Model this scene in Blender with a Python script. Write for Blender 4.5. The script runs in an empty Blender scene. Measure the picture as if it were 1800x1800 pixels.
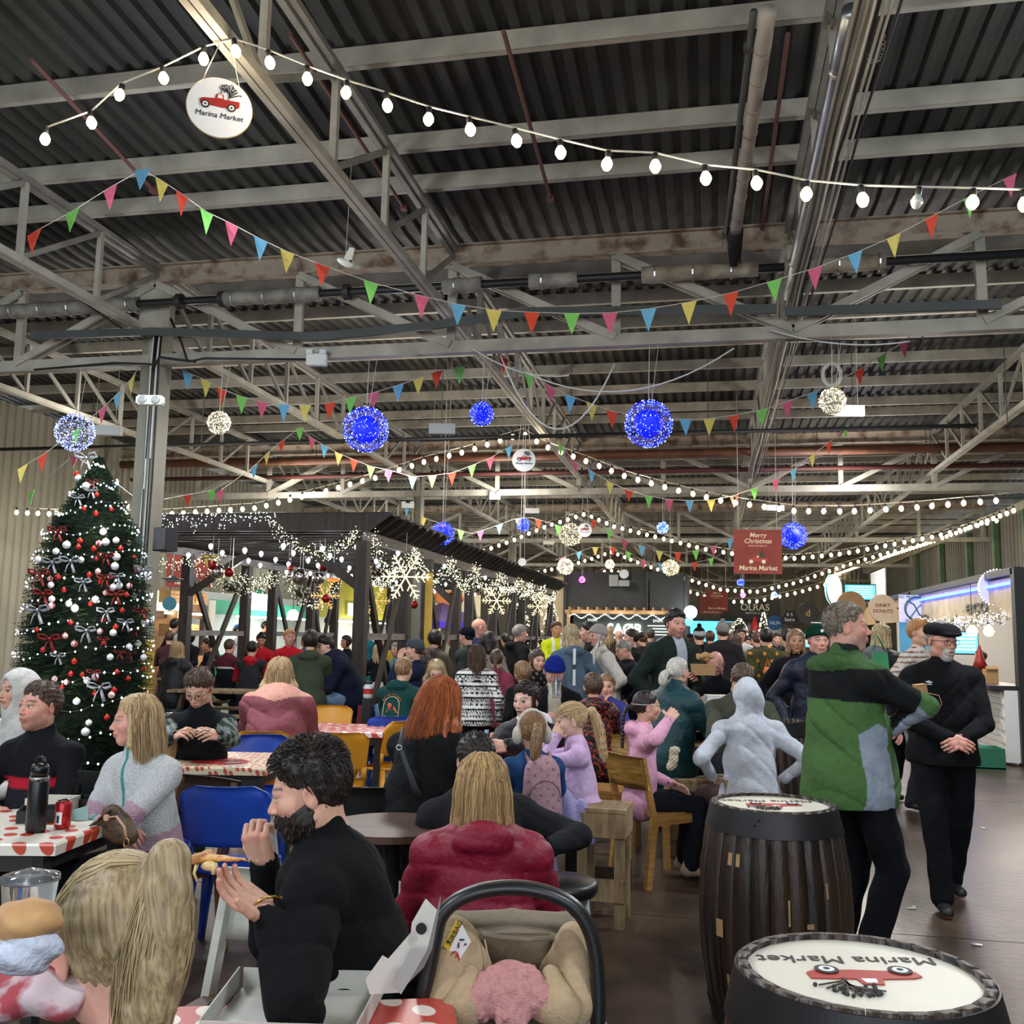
import bpy,math,random
import numpy as np
from math import pi,sin,cos,radians,sqrt,atan2
from mathutils import Vector,Matrix
random.seed(7);np.random.seed(7)
sc=bpy.context.scene
# ---------------- camera ----------------
FPX=1700.0;YAW=radians(11.6);PIT=radians(7.3);ROLL=radians(1.0);EYE=1.6
CM=Matrix.Rotation(YAW,4,'Z')@Matrix.Rotation(pi/2+PIT,4,'X')@Matrix.Rotation(ROLL,4,'Z')
cam_d=bpy.data.cameras.new('camera');cam_d.sensor_width=36.0;cam_d.lens=36.0*FPX/1800.0
cam_d.clip_start=0.05;cam_d.clip_end=300
cam=bpy.data.objects.new('camera',cam_d);sc.collection.objects.link(cam)
cam.matrix_world=Matrix.Translation((0,0,EYE))@CM
sc.camera=cam
sc.view_settings.view_transform='Standard';sc.view_settings.look='None'
sc.view_settings.gamma=1.0;sc.view_settings.use_curve_mapping=False
sc.view_settings.exposure=0.22
# ---------------- world and lights ----------------
w=bpy.data.worlds.new('world');sc.world=w;w.use_nodes=True
bg=w.node_tree.nodes['Background'];bg.inputs[0].default_value=(0.80,0.90,1.0,1);bg.inputs[1].default_value=1.5
try:
 sc.cycles.use_denoising=True;sc.cycles.max_bounces=6;sc.cycles.diffuse_bounces=3;sc.cycles.glossy_bounces=2
 sc.cycles.transmission_bounces=4;sc.cycles.transparent_max_bounces=6;sc.cycles.sample_clamp_indirect=3.0
 sc.cycles.caustics_reflective=False;sc.cycles.caustics_refractive=False
except Exception:pass
def area_lamp(x,y,z,sx,sy,power,col,rot=(0,0,0)):
 l=bpy.data.lights.new('hall_area_light','AREA');l.shape='RECTANGLE';l.size=sx;l.size_y=sy
 l.energy=power;l.color=col
 o=bpy.data.objects.new('hall_area_light',l);o.location=(x,y,z);o.rotation_euler=rot
 sc.collection.objects.link(o);return o
def point_lamp(p,power,col,r=0.05,name='bulb_and_fill_glow'):
 l=bpy.data.lights.new(name,'POINT');l.energy=power;l.color=col;l.shadow_soft_size=r
 o=bpy.data.objects.new(name,l);o.location=p;sc.collection.objects.link(o);return o
WARM=(1.0,0.83,0.62);COOL=(0.86,0.93,1.0);NEUT=(1.0,0.96,0.90)
for yy in(0.5,6.5,12.5,18.5,26,36):
 for xx in(-8.5,-4.0,2.6):
  area_lamp(xx,yy,4.35,1.2,0.25,120,NEUT if yy>8 else COOL)
  point_lamp((xx,yy,4.25),90 if yy>8 else 52,NEUT if yy>8 else COOL,.2,'added_uplight')  # omni lights added in a grid to lighten the roof from below
area_lamp(0.5,-5.5,3.2,9.0,4.0,260,COOL,(radians(66),0,radians(0)))  # unseen panel behind the camera, standing for daylight from the open end
# ---------------- projection helpers ----------------
_R=np.array(CM.to_3x3());_FH=np.array([-sin(YAW),cos(YAW),0.0]);_C=np.array([0,0,EYE])
_RT=np.array([cos(YAW),sin(YAW),0.0])
def ray(x,y):return _R@np.array([(x-900.0)/FPX,-(y-900.0)/FPX,-1.0])
def at(x,y,d):r=ray(x,y);return Vector(_C+r*(d/float(r@_FH)))
def onz(x,y,z):r=ray(x,y);return Vector(_C+r*((z-EYE)/r[2]))
def onX(x,y,X):r=ray(x,y);return Vector(_C+r*(X/r[0]))
def onY(x,y,Y):r=ray(x,y);return Vector(_C+r*(Y/r[1]))
# ---------------- materials ----------------
def lin(c):
 if isinstance(c,str):c=[int(c[i:i+2],16)/255.0 for i in(0,2,4)]
 return tuple((x/12.92 if x<=0.04045 else((x+0.055)/1.055)**2.4)for x in c[:3])
MATS={}
def mat(name,col='808080',rough=0.7,metal=0.0,var=0.0,vs=8.0,bump=0.0,bs=30.0,emit=None,es=1.0,stretch=None,col2=None,
  attr=False,spec=0.5,sss=0.0,alpha=None,trans=0.0,ramp=(0.35,0.65),samp=True,coat=0.0,wave=None):
 if name in MATS:return MATS[name]
 m=bpy.data.materials.new(name);m.use_nodes=True;MATS[name]=m
 nt=m.node_tree;N=nt.nodes;L=nt.links;b=N['Principled BSDF']
 c=lin(col);b.inputs['Base Color'].default_value=(*c,1);b.inputs['Roughness'].default_value=rough
 b.inputs['Metallic'].default_value=metal;b.inputs['Specular IOR Level'].default_value=spec
 if coat:b.inputs['Coat Weight'].default_value=coat
 if trans:b.inputs['Transmission Weight'].default_value=trans
 if alpha is not None:b.inputs['Alpha'].default_value=alpha
 if sss:b.inputs['Subsurface Weight'].default_value=sss;b.inputs['Subsurface Radius'].default_value=(0.02,0.008,0.004)
 tc=N.new('ShaderNodeTexCoord');mp=N.new('ShaderNodeMapping');L.new(tc.outputs['Object'],mp.inputs[0])
 if stretch:mp.inputs['Scale'].default_value=stretch
 src=None
 if attr:
  a=N.new('ShaderNodeAttribute');a.attribute_name='Col';src=a.outputs['Color']
 if var>0 or col2:
  n=N.new('ShaderNodeTexNoise');n.inputs['Scale'].default_value=vs;n.inputs['Detail'].default_value=5
  L.new(mp.outputs[0],n.inputs['Vector'])
  r=N.new('ShaderNodeValToRGB');L.new(n.outputs[0],r.inputs[0])
  r.color_ramp.elements[0].position=ramp[0];r.color_ramp.elements[1].position=ramp[1]
  if attr:
   r.color_ramp.elements[0].color=(1-var,1-var,1-var,1);r.color_ramp.elements[1].color=(1,1,1,1)
   mx=N.new('ShaderNodeMix');mx.data_type='RGBA';mx.blend_type='MULTIPLY';mx.inputs[0].default_value=1
   L.new(src,mx.inputs[6]);L.new(r.outputs[0],mx.inputs[7]);src=mx.outputs[2]
  else:
   c2=lin(col2)if col2 else tuple(x*(1-var)for x in c)
   r.color_ramp.elements[0].color=(*c2,1);r.color_ramp.elements[1].color=(*c,1);src=r.outputs[0]
 if src is not None:L.new(src,b.inputs['Base Color'])
 if bump>0:
  n2=N.new('ShaderNodeTexNoise');n2.inputs['Scale'].default_value=bs;n2.inputs['Detail'].default_value=4
  L.new(mp.outputs[0],n2.inputs['Vector'])
  bp=N.new('ShaderNodeBump');bp.inputs['Strength'].default_value=bump;bp.inputs['Distance'].default_value=0.02
  L.new(n2.outputs[0],bp.inputs['Height']);L.new(bp.outputs[0],b.inputs['Normal'])
 if emit is not None:
  b.inputs['Emission Color'].default_value=(*lin(emit),1);b.inputs['Emission Strength'].default_value=es
  if not samp:m.cycles.emission_sampling='NONE'
 return m
# ---------------- mesh builder ----------------
class MB:
 def __init__(s):s.v=[];s.f=[];s.m=[]
 def add(s,vs,fs,mi=0):
  o=len(s.v);s.v.extend([tuple(map(float,p))for p in vs]);s.f.extend([tuple(i+o for i in f)for f in fs]);s.m.extend([mi]*len(fs));return s
 def box(s,c,size,rot=None,mi=0,taper=None):
  hx,hy,hz=size[0]/2,size[1]/2,size[2]/2;t=taper or 1.0
  P=[Vector((x*hx*(t if z>0 else 1),y*hy*(t if z>0 else 1),z*hz))for z in(-1,1)for y in(-1,1)for x in(-1,1)]
  if rot is not None:
   Rm=rot if isinstance(rot,Matrix)else Matrix.Rotation(rot,3,'Z');P=[Rm@p for p in P]
  c=Vector(c);return s.add([p+c for p in P],[(0,2,3,1),(4,5,7,6),(0,1,5,4),(2,6,7,3),(0,4,6,2),(1,3,7,5)],mi)
 def beam(s,a,b,w,h,mi=0,up=(0,0,1)):
  a=Vector(a);b=Vector(b);d=(b-a);l=d.length
  if l<1e-6:return s
  d.normalize();u=Vector(up)
  if abs(d.dot(u))>.98:u=Vector((0,1,0))
  x=d.cross(u).normalized();z=x.cross(d).normalized()
  Rm=Matrix((x,d,z)).transposed();return s.box((a+b)/2,(w,l,h),Rm,mi)
 def tube(s,pts,r,n=8,mi=0,cap=True,rs=None,flat=None):
  pts=[Vector(p)for p in pts];k=len(pts);rings=[];pu=None
  for i,p in enumerate(pts):
   t=(pts[min(i+1,k-1)]-pts[max(i-1,0)])
   if t.length<1e-9:t=Vector((0,0,1))
   t.normalize()
   if pu is None:
    pu=Vector((0,0,1))if abs(t.z)<.9 else Vector((1,0,0))
   x=t.cross(pu).normalized();y=x.cross(t).normalized();pu=y
   rr=rs[i]if rs else r;fl=flat or 1.0
   rings.append([p+x*(cos(2*pi*j/n)*rr)+y*(sin(2*pi*j/n)*rr*fl)for j in range(n)])
  V=[q for R_ in rings for q in R_]
  Fc=[(i*n+j,i*n+(j+1)%n,(i+1)*n+(j+1)%n,(i+1)*n+j)for i in range(k-1)for j in range(n)]
  if cap:Fc+=[tuple(range(n-1,-1,-1)),tuple((k-1)*n+j for j in range(n))]
  return s.add(V,Fc,mi)
 def lathe(s,prof,n=24,c=(0,0,0),mi=0,rot=None,cap=True,sy=1.0):
  c=Vector(c);k=len(prof);V=[]
  for r,z in prof:
   for j in range(n):
    p=Vector((cos(2*pi*j/n)*r,sin(2*pi*j/n)*r*sy,z));V.append((rot@p if rot is not None else p)+c)
  Fc=[(i*n+j,i*n+(j+1)%n,(i+1)*n+(j+1)%n,(i+1)*n+j)for i in range(k-1)for j in range(n)]
  if cap:
   if prof[0][0]>1e-5:Fc.append(tuple(range(n-1,-1,-1)))
   if prof[-1][0]>1e-5:Fc.append(tuple((k-1)*n+j for j in range(n)))
  return s.add(V,Fc,mi)
 def ball(s,c,r,n=12,mi=0,sc_=(1,1,1),rot=None):
  m=max(4,n//2+1);prof=[(max(1e-6,sin(pi*i/m))*r,-cos(pi*i/m)*r)for i in range(m+1)]
  k=len(s.v);s.lathe(prof,n,(0,0,0),mi,None,False)
  c=Vector(c)
  for i in range(k,len(s.v)):
   p=Vector(s.v[i]);p=Vector((p.x*sc_[0],p.y*sc_[1],p.z*sc_[2]))
   if rot is not None:p=rot@p
   s.v[i]=tuple(p+c)
  return s
 def prism(s,poly,d,M4=None,mi=0):
  n=len(poly);V=[Vector((x,-d/2,z))for x,z in poly]+[Vector((x,d/2,z))for x,z in poly]
  if M4 is not None:V=[M4@v for v in V]
  return s.add(V,[tuple(range(n)),tuple(range(2*n-1,n-1,-1))]+[(i,i+n,(i+1)%n+n,(i+1)%n)for i in range(n)],mi)
COLL=sc.collection
def tag(o,label=None,cat=None,group=None,kind=None):
 if label:o['label']=label
 if cat:o['category']=cat
 if group:o['group']=group
 if kind:o['kind']=kind
 return o
def thing(name,label,cat,loc=(0,0,0),rz=0.0,group=None,kind=None):
 o=bpy.data.objects.new(name,None);COLL.objects.link(o);o.location=loc;o.rotation_euler=(0,0,rz)
 o.empty_display_size=0.05
 return tag(o,label,cat,group,kind)
def mk(name,mb,mats,parent=None,smooth=False,world=False,kind=None,loc=None,label=None):
 me=bpy.data.meshes.new(name)
 V=mb.v
 off=None
 if world and parent is not None:
  off=Vector(parent.location)
  if parent.parent:off=off+Vector(parent.parent.location)
  V=[(a-off.x,b-off.y,c-off.z)for a,b,c in V]
 me.from_pydata(V,[],mb.f)
 if not isinstance(mats,(list,tuple)):mats=[mats]
 for m_ in mats:me.materials.append(m_)
 if any(mb.m):me.polygons.foreach_set('material_index',mb.m)
 if smooth:me.polygons.foreach_set('use_smooth',[True]*len(mb.f))
 me.update()
 o=bpy.data.objects.new(name,me);COLL.objects.link(o)
 if parent is not None:o.parent=parent
 if loc is not None:o.location=loc
 if kind:o['kind']=kind
 if label:o['label']=label
 return o
def mkarr(name,V,F,mats,parent=None,col=None,smooth=True,loc=None,label=None):
 """V (n,3) F (m,4) arrays; col (n,3) linear point colours"""
 me=bpy.data.meshes.new(name);me.from_pydata(V.tolist(),[],F.tolist())
 if not isinstance(mats,(list,tuple)):mats=[mats]
 for m_ in mats:me.materials.append(m_)
 if smooth:me.polygons.foreach_set('use_smooth',[True]*len(me.polygons))
 if col is not None:
  a=me.attributes.new('Col','FLOAT_COLOR','POINT')
  a.data.foreach_set('color',np.hstack([col,np.ones((len(col),1))]).astype(np.float32).ravel())
 me.update()
 o=bpy.data.objects.new(name,me);COLL.objects.link(o)
 if parent is not None:o.parent=parent
 if loc is not None:o.location=loc
 if label:o['label']=label
 return o
def copy_of(o,parent=None,loc=None,rot=None):
 c=o.copy();COLL.objects.link(c);c.parent=parent
 if loc is not None:c.location=loc
 if rot is not None:c.rotation_euler=rot
 return c
def dup(root,loc,rz,label=None,group=None,s=None):
 r=root.copy();COLL.objects.link(r);r.location=loc;r.rotation_euler=(0,0,rz)
 if s:r.scale=(s,s,s)
 if label:r['label']=label
 if group:r['group']=group
 for ch in list(root.children):
  c=ch.copy();COLL.objects.link(c);c.parent=r
  for g in ch.children:
   d=g.copy();COLL.objects.link(d);d.parent=c
 return r
def text(s,size,M4,material,parent=None,ext=0.002,shear=0.0,align='CENTER',off=0.0,name='lettering',space=1.0,loc_=False):
 cu=bpy.data.curves.new(name,'FONT');cu.body=s;cu.size=size;cu.extrude=ext;cu.align_x=align;cu.align_y='CENTER'
 cu.shear=shear;cu.offset=off*.35;cu.space_character=space;cu.resolution_u=3;cu.materials.append(material)
 tmp=bpy.data.objects.new('tmp',cu);me=bpy.data.meshes.new_from_object(tmp);me.name=name;bpy.data.objects.remove(tmp);bpy.data.curves.remove(cu)
 if not me.materials:me.materials.append(material)
 o=bpy.data.objects.new(name,me);COLL.objects.link(o)
 if parent is not None:
  o.parent=parent;M4=Matrix.Translation(-Vector(parent.location))@M4 if not loc_ else M4
 o.matrix_local=M4
 return o
def facing(p,rz,tilt=0.0):
 """local x right, local -y toward viewer, z up -> matrix for text (text lies in xy plane): text up = z"""
 return Matrix.Translation(p)@Matrix.Rotation(rz,4,'Z')@Matrix.Rotation(pi/2+tilt,4,'X')
# ================= hall =================
steel=mat('painted_steel','b3aea0',0.6,var=0.35,vs=3,bump=0.1,bs=40)
steel2=mat('grey_steel','8f8c82',0.6,var=0.3,vs=4)
darksteel=mat('dark_channel_steel','4a4d4c',0.55,var=0.3,vs=2)
rusty=mat('rusty_steel','a39482',0.75,col2='5e3f2c',vs=5,bump=0.2,bs=30,ramp=(0.3,0.52))
sheet=mat('roof_sheet','46463f',0.7,col2='202121',vs=1.1,ramp=(0.35,0.7),stretch=(1,.4,1))
floor_m=mat('wet_concrete','5b4a3d',0.33,col2='30271f',vs=1.6,bump=0.15,bs=18,ramp=(0.3,0.72),spec=0.5)
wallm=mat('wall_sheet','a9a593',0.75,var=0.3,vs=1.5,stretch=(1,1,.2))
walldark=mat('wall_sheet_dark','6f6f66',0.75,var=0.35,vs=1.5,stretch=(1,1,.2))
greenst=mat('green_steel','4f6d4c',0.6,var=0.3,vs=3)
TX=[-12.7,-9.33,-5.95,-2.57,0.80,4.18,7.5]
G0=9.3;BAY=9.93;GY=[G0+BAY*k for k in range(-1,5)]
ZB,ZT,ZG=4.81,5.59,4.46
XL,XR,YB,YF=-12.9,7.7,-9.5,52.0
fl=thing('floor',None,None,(0,0,0),kind='structure')
ys=[-9.5,-3.5,0.9,5.93,11.0,16.0,22,30,40,52];xs=[-13.0,-8.2,-3.9,0.62,5.2,7.8]
for i in range(len(ys)-1):
 for j in range(len(xs)-1):
  m=MB().box(((xs[j]+xs[j+1])/2,(ys[i]+ys[i+1])/2,-0.05),(xs[j+1]-xs[j]-.012,ys[i+1]-ys[i]-.012,0.1))
  mk('concrete_slab',m,floor_m,fl)
mk('joint_bed',MB().box(((XL+XR)/2,(YB+YF)/2,-0.08),(XR-XL,YF-YB,0.12)),mat('joint_dirt','15110d',0.9),fl)
ce=thing('ceiling',None,None,(0,0,0),kind='structure')
def roof_z(y):
 t=((y-G0)%BAY)/BAY;return ZT+0.17+0.05*BAY*0.5*(1-abs(2*t-1))
def ribs(x0,x1,p=0.165):
 out=[];x=x0
 while x<x1:
  out+=[(x,0),(x+.42*p,0),(x+.54*p,.045),(x+.88*p,.045)];x+=p
 return out
prof=ribs(XL-1,XR+6)
ybr=[]
for g in[GY[0]-BAY]+GY:
 ybr+=[g,g+BAY/2]
for i in range(len(ybr)-1):
 a,b=ybr[i],ybr[i+1]
 if b<-6 or a>YF:continue
 m=MB();n=len(prof);za,zb=roof_z(a+.001),roof_z(b-.001)
 m.add([(x,a,za+z)for x,z in prof]+[(x,b,zb+z)for x,z in prof],[(k,k+n,k+1+n,k+1)for k in range(n-1)])
 mk('roof_sheeting',m,sheet,ce)
pm=MB().box((0,0,0),(XR-XL+6,.012,.15)).box((0,.03,.069),(XR-XL+6,.06,.012)).box((0,.03,-.069),(XR-XL+6,.06,.012))
p0=None
for g in[-.63-BAY]+GY:
 for k in range(1,9):
  y=g+k*BAY/8.55-.05
  if k==8:y=g+BAY-1.18
  if y>YF or y<-4:continue
  if abs((y-g)-BAY)<.3:continue
  loc=((XL+XR)/2+2,y,roof_z(y)-.08)
  if p0 is None:p0=mk('purlin',pm,steel,ce);p0.location=loc
  else:copy_of(p0,ce,loc)
NX=[-12.7+1.6875*k for k in range(0,4)]+[-5.95+1.6875*k for k in range(0,9)]
for gi,g in enumerate(GY):
 if g<0:continue
 gr=thing('lattice_girder',['lattice girder nearest the camera, rusty top flange above the insulated pipe','second lattice girder from the camera, over the pergola front',
  'third lattice girder down the hall','fourth lattice girder down the hall','fifth lattice girder near the far end'][gi-1],'girder',(0,g,0),kind='structure')
 top=MB().box((-2.6,g,5.50),(XR-XL+.0,.02,.2)).box((-2.6,g,5.60),(XR-XL,.13,.015)).box((-2.6,g,5.40),(XR-XL,.13,.015))
 mk('top_flange',top,rusty,gr,world=True)
 mk('bottom_chord',MB().box((-2.6,g-.04,ZG+.06),(XR-XL,.012,.12)).box((-2.6,g+.0,ZG),(XR-XL,.1,.012)),steel,gr,world=True)
 for x in NX:
  mk('post',MB().box((x,g,(ZG+5.4)/2),(.09,.06,5.4-ZG)),steel,gr,world=True)
 for k in range(8):
  a,b=NX[4+k],NX[5+k]
  q=((a,5.38),(b,ZG+.08))if k<4 else((b,5.38),(a,ZG+.08))
  mk('diagonal',MB().beam((q[0][0],g-.05,q[0][1]),(q[1][0],g-.05,q[1][1]),.035,.08).beam((q[0][0],g+.05,q[0][1]),(q[1][0],g+.05,q[1][1]),.035,.08),steel,gr,world=True)
 for k in range(3):
  a,b=NX[k+1],NX[k+2]if k<2 else-5.95
  if k==2:a=NX[3]
  mk('diagonal',MB().beam((b,g-.05,5.38),(a,g-.05,ZG+.08),.035,.08).beam((b,g+.05,5.38),(a,g+.05,ZG+.08),.035,.08),steel,gr,world=True)
wm={}
for xi,x in enumerate(TX[1:6]):
 for gi in range(len(GY)-1):
  a,b=GY[gi],GY[gi+1]
  tr=thing('roof_truss',None,None,(x,a,0),kind='structure')
  tr['label']='parallel chord roof truss, %s line from the left, bay %d'%(['first','second','third','fourth','fifth'][xi],gi+1)
  mk('top_chord',MB().beam((x-.03,a,ZT-.04),(x-.03,b,ZT-.04),.05,.07).beam((x+.03,a,ZT-.03),(x+.03,b,ZT-.03),.05,.05),steel2,tr,world=True)
  mk('bottom_chord',MB().beam((x-.028,a,ZB),(x-.028,b,ZB),.045,.07).beam((x+.028,a,ZB+.0),(x+.028,b,ZB),.045,.07),steel,tr,world=True)
  n=9;st=BAY/n;web=MB()
  for k in range(n):
   y=a+st*(k+.05);up=1 if k<n/2 else-1
   v=MB().box((x,y,(ZB+ZT)/2),(.05,.05,ZT-ZB));d=MB()
   if up>0:d.beam((x,y,ZT-.05),(x,y+st,ZB+.03),.03,.05)
   else:d.beam((x,y,ZB+.03),(x,y+st,ZT-.05),.03,.05)
   if gi<2:mk('web_post',v,steel,tr,world=True);mk('web_diagonal',d,steel2,tr,world=True)
   else:
    for q in(v,d):web.add(q.v,q.f)
  if web.v:mk('web_bracing',web,steel,tr,world=True)
rod=mat('red_oxide_rod','6b4540',0.7)
for k,(p,q)in enumerate([((55,105,6.6),(270,335,8.0)),((885,55,6.2),(968,350,8.1)),((510,60,5.6),(710,365,7.6)),((1385,60,5.4),(1335,440,8.8))]):
 a=onz(p[0],p[1],ZT-.02);b=onz(q[0],q[1],ZT-.02)
 t=thing('tie_rod',['red-brown tie rod at the far upper left','red-brown tie rod under the sheets at upper centre','red-brown tie rod beside the second truss','dark red tie rod left of the silver duct'][k],'rod',tuple(a),kind='structure')
 mk('rod',MB().tube([a,b],.017,6),rod,t,world=True);mk('clamp',MB().box(b,(.06,.06,.05)),rod,t,world=True)
cols=[]
for gi,g in enumerate(GY[1:]):
 for x in(-5.95,):
  t=thing('column_%d'%(gi+1),None,None,(x,g,0),kind='structure')
  t.name='steel_column'
  t['label']=['tall steel column beside the Christmas tree','steel column rising behind the pergola','third steel column down the hall','fourth steel column','fifth steel column'][gi]
  m=MB().box((x-.09,g,2.7),(.02,.2,5.4)).box((x+.09,g,2.7),(.02,.2,5.4)).box((x,g,2.7),(.18,.016,5.4))
  if gi==0:m=MB().box((x-.03,g-.0,2.7),(.22,.02,5.4)).box((x-.03,g+.2,2.7),(.22,.02,5.4)).box((x-.03,g+.1,2.7),(.016,.2,5.4)).box((x+.09,g+.1,2.7),(.02,.22,5.4))
  mk('shaft',m,mat('column_paint','8c8a78',0.55,var=0.35,vs=2,stretch=(1,1,.3)),t,world=True)
  mk('base_plate',MB().box((x,g+.1,.015),(.5,.6,.03)),darksteel,t,world=True)
  mk('gusset',MB().box((x,g-.03,5.1),(.36,.02,.5)),steel,t,world=True)
  if gi==0:
   mk('yellow_guard',MB().box((x+.106,g+.1,.75),(.012,.22,1.5)),mat('yellow_paint','c9a63a',.5,var=.3,vs=5),t,world=True)
def corr(name,kind_lab,p0_,p1_,z0,z1,mm,pitch=.22,depth=.04):
 a=Vector(p0_);b=Vector(p1_);L_=(b-a).length;d=(b-a)/L_;nrm=Vector((-d.y,d.x,0));pr_=[]
 x=0
 while x<L_:
  pr_+=[(x,0),(x+.5*pitch,0),(x+.6*pitch,depth),(x+.9*pitch,depth)];x+=pitch
 n=len(pr_);V=[]
 for z in(z0,z1):V+=[a+d*q+nrm*o_+Vector((0,0,z))for q,o_ in pr_]
 o=mk(name,MB().add(V,[(k,k+1,k+1+n,k+n)for k in range(n-1)]),mm,kind='structure');return o
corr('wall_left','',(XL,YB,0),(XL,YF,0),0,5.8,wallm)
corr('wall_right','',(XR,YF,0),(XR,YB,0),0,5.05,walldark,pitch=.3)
corr('wall_right_upper','',(XR+3.5,YF,0),(XR+3.5,YB,0),0,6.2,mat('wall_black','26282a',.8),pitch=.3)
corr('wall_far','',(XR+3.5,YF,0),(XL,YF,0),0,6.0,wallm)
for k,y in enumerate([19.3,21.4,23.4,25.6,28.2,31,34.5,38.5]):
 o=mk('trim_%d'%(k+1),MB().box((XR-.09,y,2.5),(.14,.2,5.0)),greenst,kind='structure')
o=mk('trim_20',MB().box((XR-.1,20,5.0),(.16,60,.2)),steel,kind='structure')
insul=mat('pipe_insulation','98958a',.7,col2='6f6a60',vs=6,bump=.4,bs=14)
insul2=mat('pipe_insulation_pale','a9a08c',.7,col2='7d6b58',vs=5,bump=.5,bs=10)
pipeblk=mat('black_pipe','1d1d1e',.5);band=mat('steel_band','c8c8c4',.35,metal=.8)
wp=thing('heating_pipe','patchily lagged heating pipe running across below the rusty girder','pipe',tuple(onY(900,495,9.1)),kind='structure')
Zp=onY(900,497,9.1).z
mk('pipe',MB().tube([(-12.5,9.1,Zp),(7.4,9.1,Zp)],.042,10),pipeblk,wp,True,True)
segs=[(-12.4,-6.05),(-5.05,-3.95),(-2.62,-2.22),(-1.73,-1.25),(-.62,.48,1),(.72,1.62,1),(2.95,3.55),(4.3,6.5)]
for sgi in segs:
 a,b=sgi[0],sgi[1];k=max(3,int((b-a)/.12));pts=[(a+(b-a)*i/k,9.1,Zp)for i in range(k+1)]
 rs=[.078+random.uniform(-.008,.008)for _ in pts]
 mk('lagging',MB().tube(pts,.08,12,rs=rs),insul2 if len(sgi)>2 else insul,wp,True,True)
 x=a+.12
 while x<b:
  mk('strap',MB().tube([(x,9.1,Zp),(x+.014,9.1,Zp)],.088,12),band,wp,False,True);x+=.36
for x in(-5.55,-5.05,-3.65):
 mk('flange',MB().tube([(x-.03,9.1,Zp),(x+.03,9.1,Zp)],.085,12),mat('dark_iron','2b2724',.6),wp,False,True)
dk=thing('cable_channel','dark steel cable channel sagging across under the lagged pipe','channel',(0,9.0,4.8),kind='structure')
pts=[onY(55,590,9.0),onY(270,583,9.0),onY(560,592,9.0),onY(760,572,9.0),onY(930,548,9.0),onY(1365,543,9.0)]
for a,b in zip(pts[:-1],pts[1:]):mk('channel_length',MB().beam(a,b,.03,.085),darksteel,dk,world=True)
a,b=onY(1380,548,9.05),onY(1760,535,9.05);mk('channel_length',MB().beam(a,b,.03,.085),darksteel,dk,world=True)
lp=thing('soil_pipe','pale lagged pipe running away from the camera at upper right','pipe',(0.3,6,5.2),kind='structure')
a,b=onz(1350,20,5.28),onz(1293,405,5.28)
k=22;mk('pipe',MB().tube([a.lerp(b,i/k)for i in range(k+1)],.05,12,rs=[.052+random.uniform(-.003,.003)for _ in range(k+1)]),mat('pale_lagging','b5ada0',.6,var=.2,vs=5),lp,True,True)
mk('elbow',MB().tube([b,b+Vector((0,.25,-.02)),b+Vector((0,.35,-.2))],.055,12,rs=[.07,.07,.05]),pipeblk,lp,True,True)
for i in range(1,9):
 c=a.lerp(b,i/9);mk('collar',MB().tube([c,c+(b-a).normalized()*.02],.056,12),insul2,lp,True,True)
a2,b2=onz(1325,20,5.3),onz(1272,440,5.3)
q=thing('conduit_pipe','thin dark pipe left of the pale lagged pipe','pipe',tuple(a2),kind='structure');mk('pipe',MB().tube([a2,b2],.022,8),darksteel,q,True,True)
for t_ in(.1,.9):mk('bracket',MB().box(a2.lerp(b2,t_),(.07,.05,.05)),darksteel,q,world=True)
du=thing('air_duct','silver round air duct running away at upper right','duct',(0.9,5,5),kind='structure')
a3,b3=onz(1497,20,5.0),onz(1385,520,5.0)
mk('duct_tube',MB().tube([a3.lerp(b3,i/6)for i in range(7)],.055,16),mat('galvanised','aab0b5',.3,metal=.85,var=.2,vs=8),du,True,True)
for t_ in(.12,.45,.8):c=a3.lerp(b3,t_);mk('duct_joint',MB().tube([c,c+Vector((0,.03,0))],.062,16),band,du,True,True)
blackcab=mat('black_cable','121212',.5);whitecab=mat('white_cable','d8d8d2',.5)
cb=thing('cable_bundle','bundle of cables strapped along the truss at upper right','cable',(0.86,4,4.8),kind='structure')
for i in range(7):
 pts=[]
 for k in range(14):
  y=3.6+k*1.2;pts.append((0.86+.03*i-.1+random.uniform(-.012,.012),y,4.74+random.uniform(-.015,.015)+.02*(i%2)))
 mk('cable',MB().tube(pts,.009,5),[blackcab,steel,whitecab][i%3],cb,True,True)
cb2=thing('power_cables','black power cables looping along the girder and down the near column','cable',(-5.7,9.1,4.5),kind='structure')
def sagline(a,b,sag,n=10):
 a=Vector(a);b=Vector(b);return[a.lerp(b,i/n)-Vector((0,0,sag*4*(i/n)*(1-i/n)))for i in range(n+1)]
for i in range(5):
 x=-5.82+.022*i
 mk('cable',MB().tube([(x,9.08,4.75),(x,9.06,4.4),(x+random.uniform(-.02,.02),9.06,3.2),(x+random.uniform(-.03,.03),9.06,2.0),(x,9.06,.3)],.011,5),blackcab if i%3 else whitecab,cb2,True,True)
mk('cable',MB().tube([onY(300,560,9.0),onY(318,600,9.0),onY(330,636,9.0),onY(360,630,9.05),onY(560,632,9.2)],.013,6),blackcab,cb2,True,True)
mk('cable',MB().tube([onY(268,650,9.0),onY(280,628,8.98),onY(310,632,9.0),onY(345,636,9.05)],.014,6),blackcab,cb2,True,True)
mk('cable',MB().tube([onY(265,640,9.0),onY(200,638,9.2),onY(60,650,9.25)],.012,6),blackcab,cb2,True,True)
mk('cable',MB().tube([onY(60,470,9.0),onY(130,520,9.0),onY(210,575,9.0),onY(262,595,9.0)],.010,6),blackcab,cb2,True,True)
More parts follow.
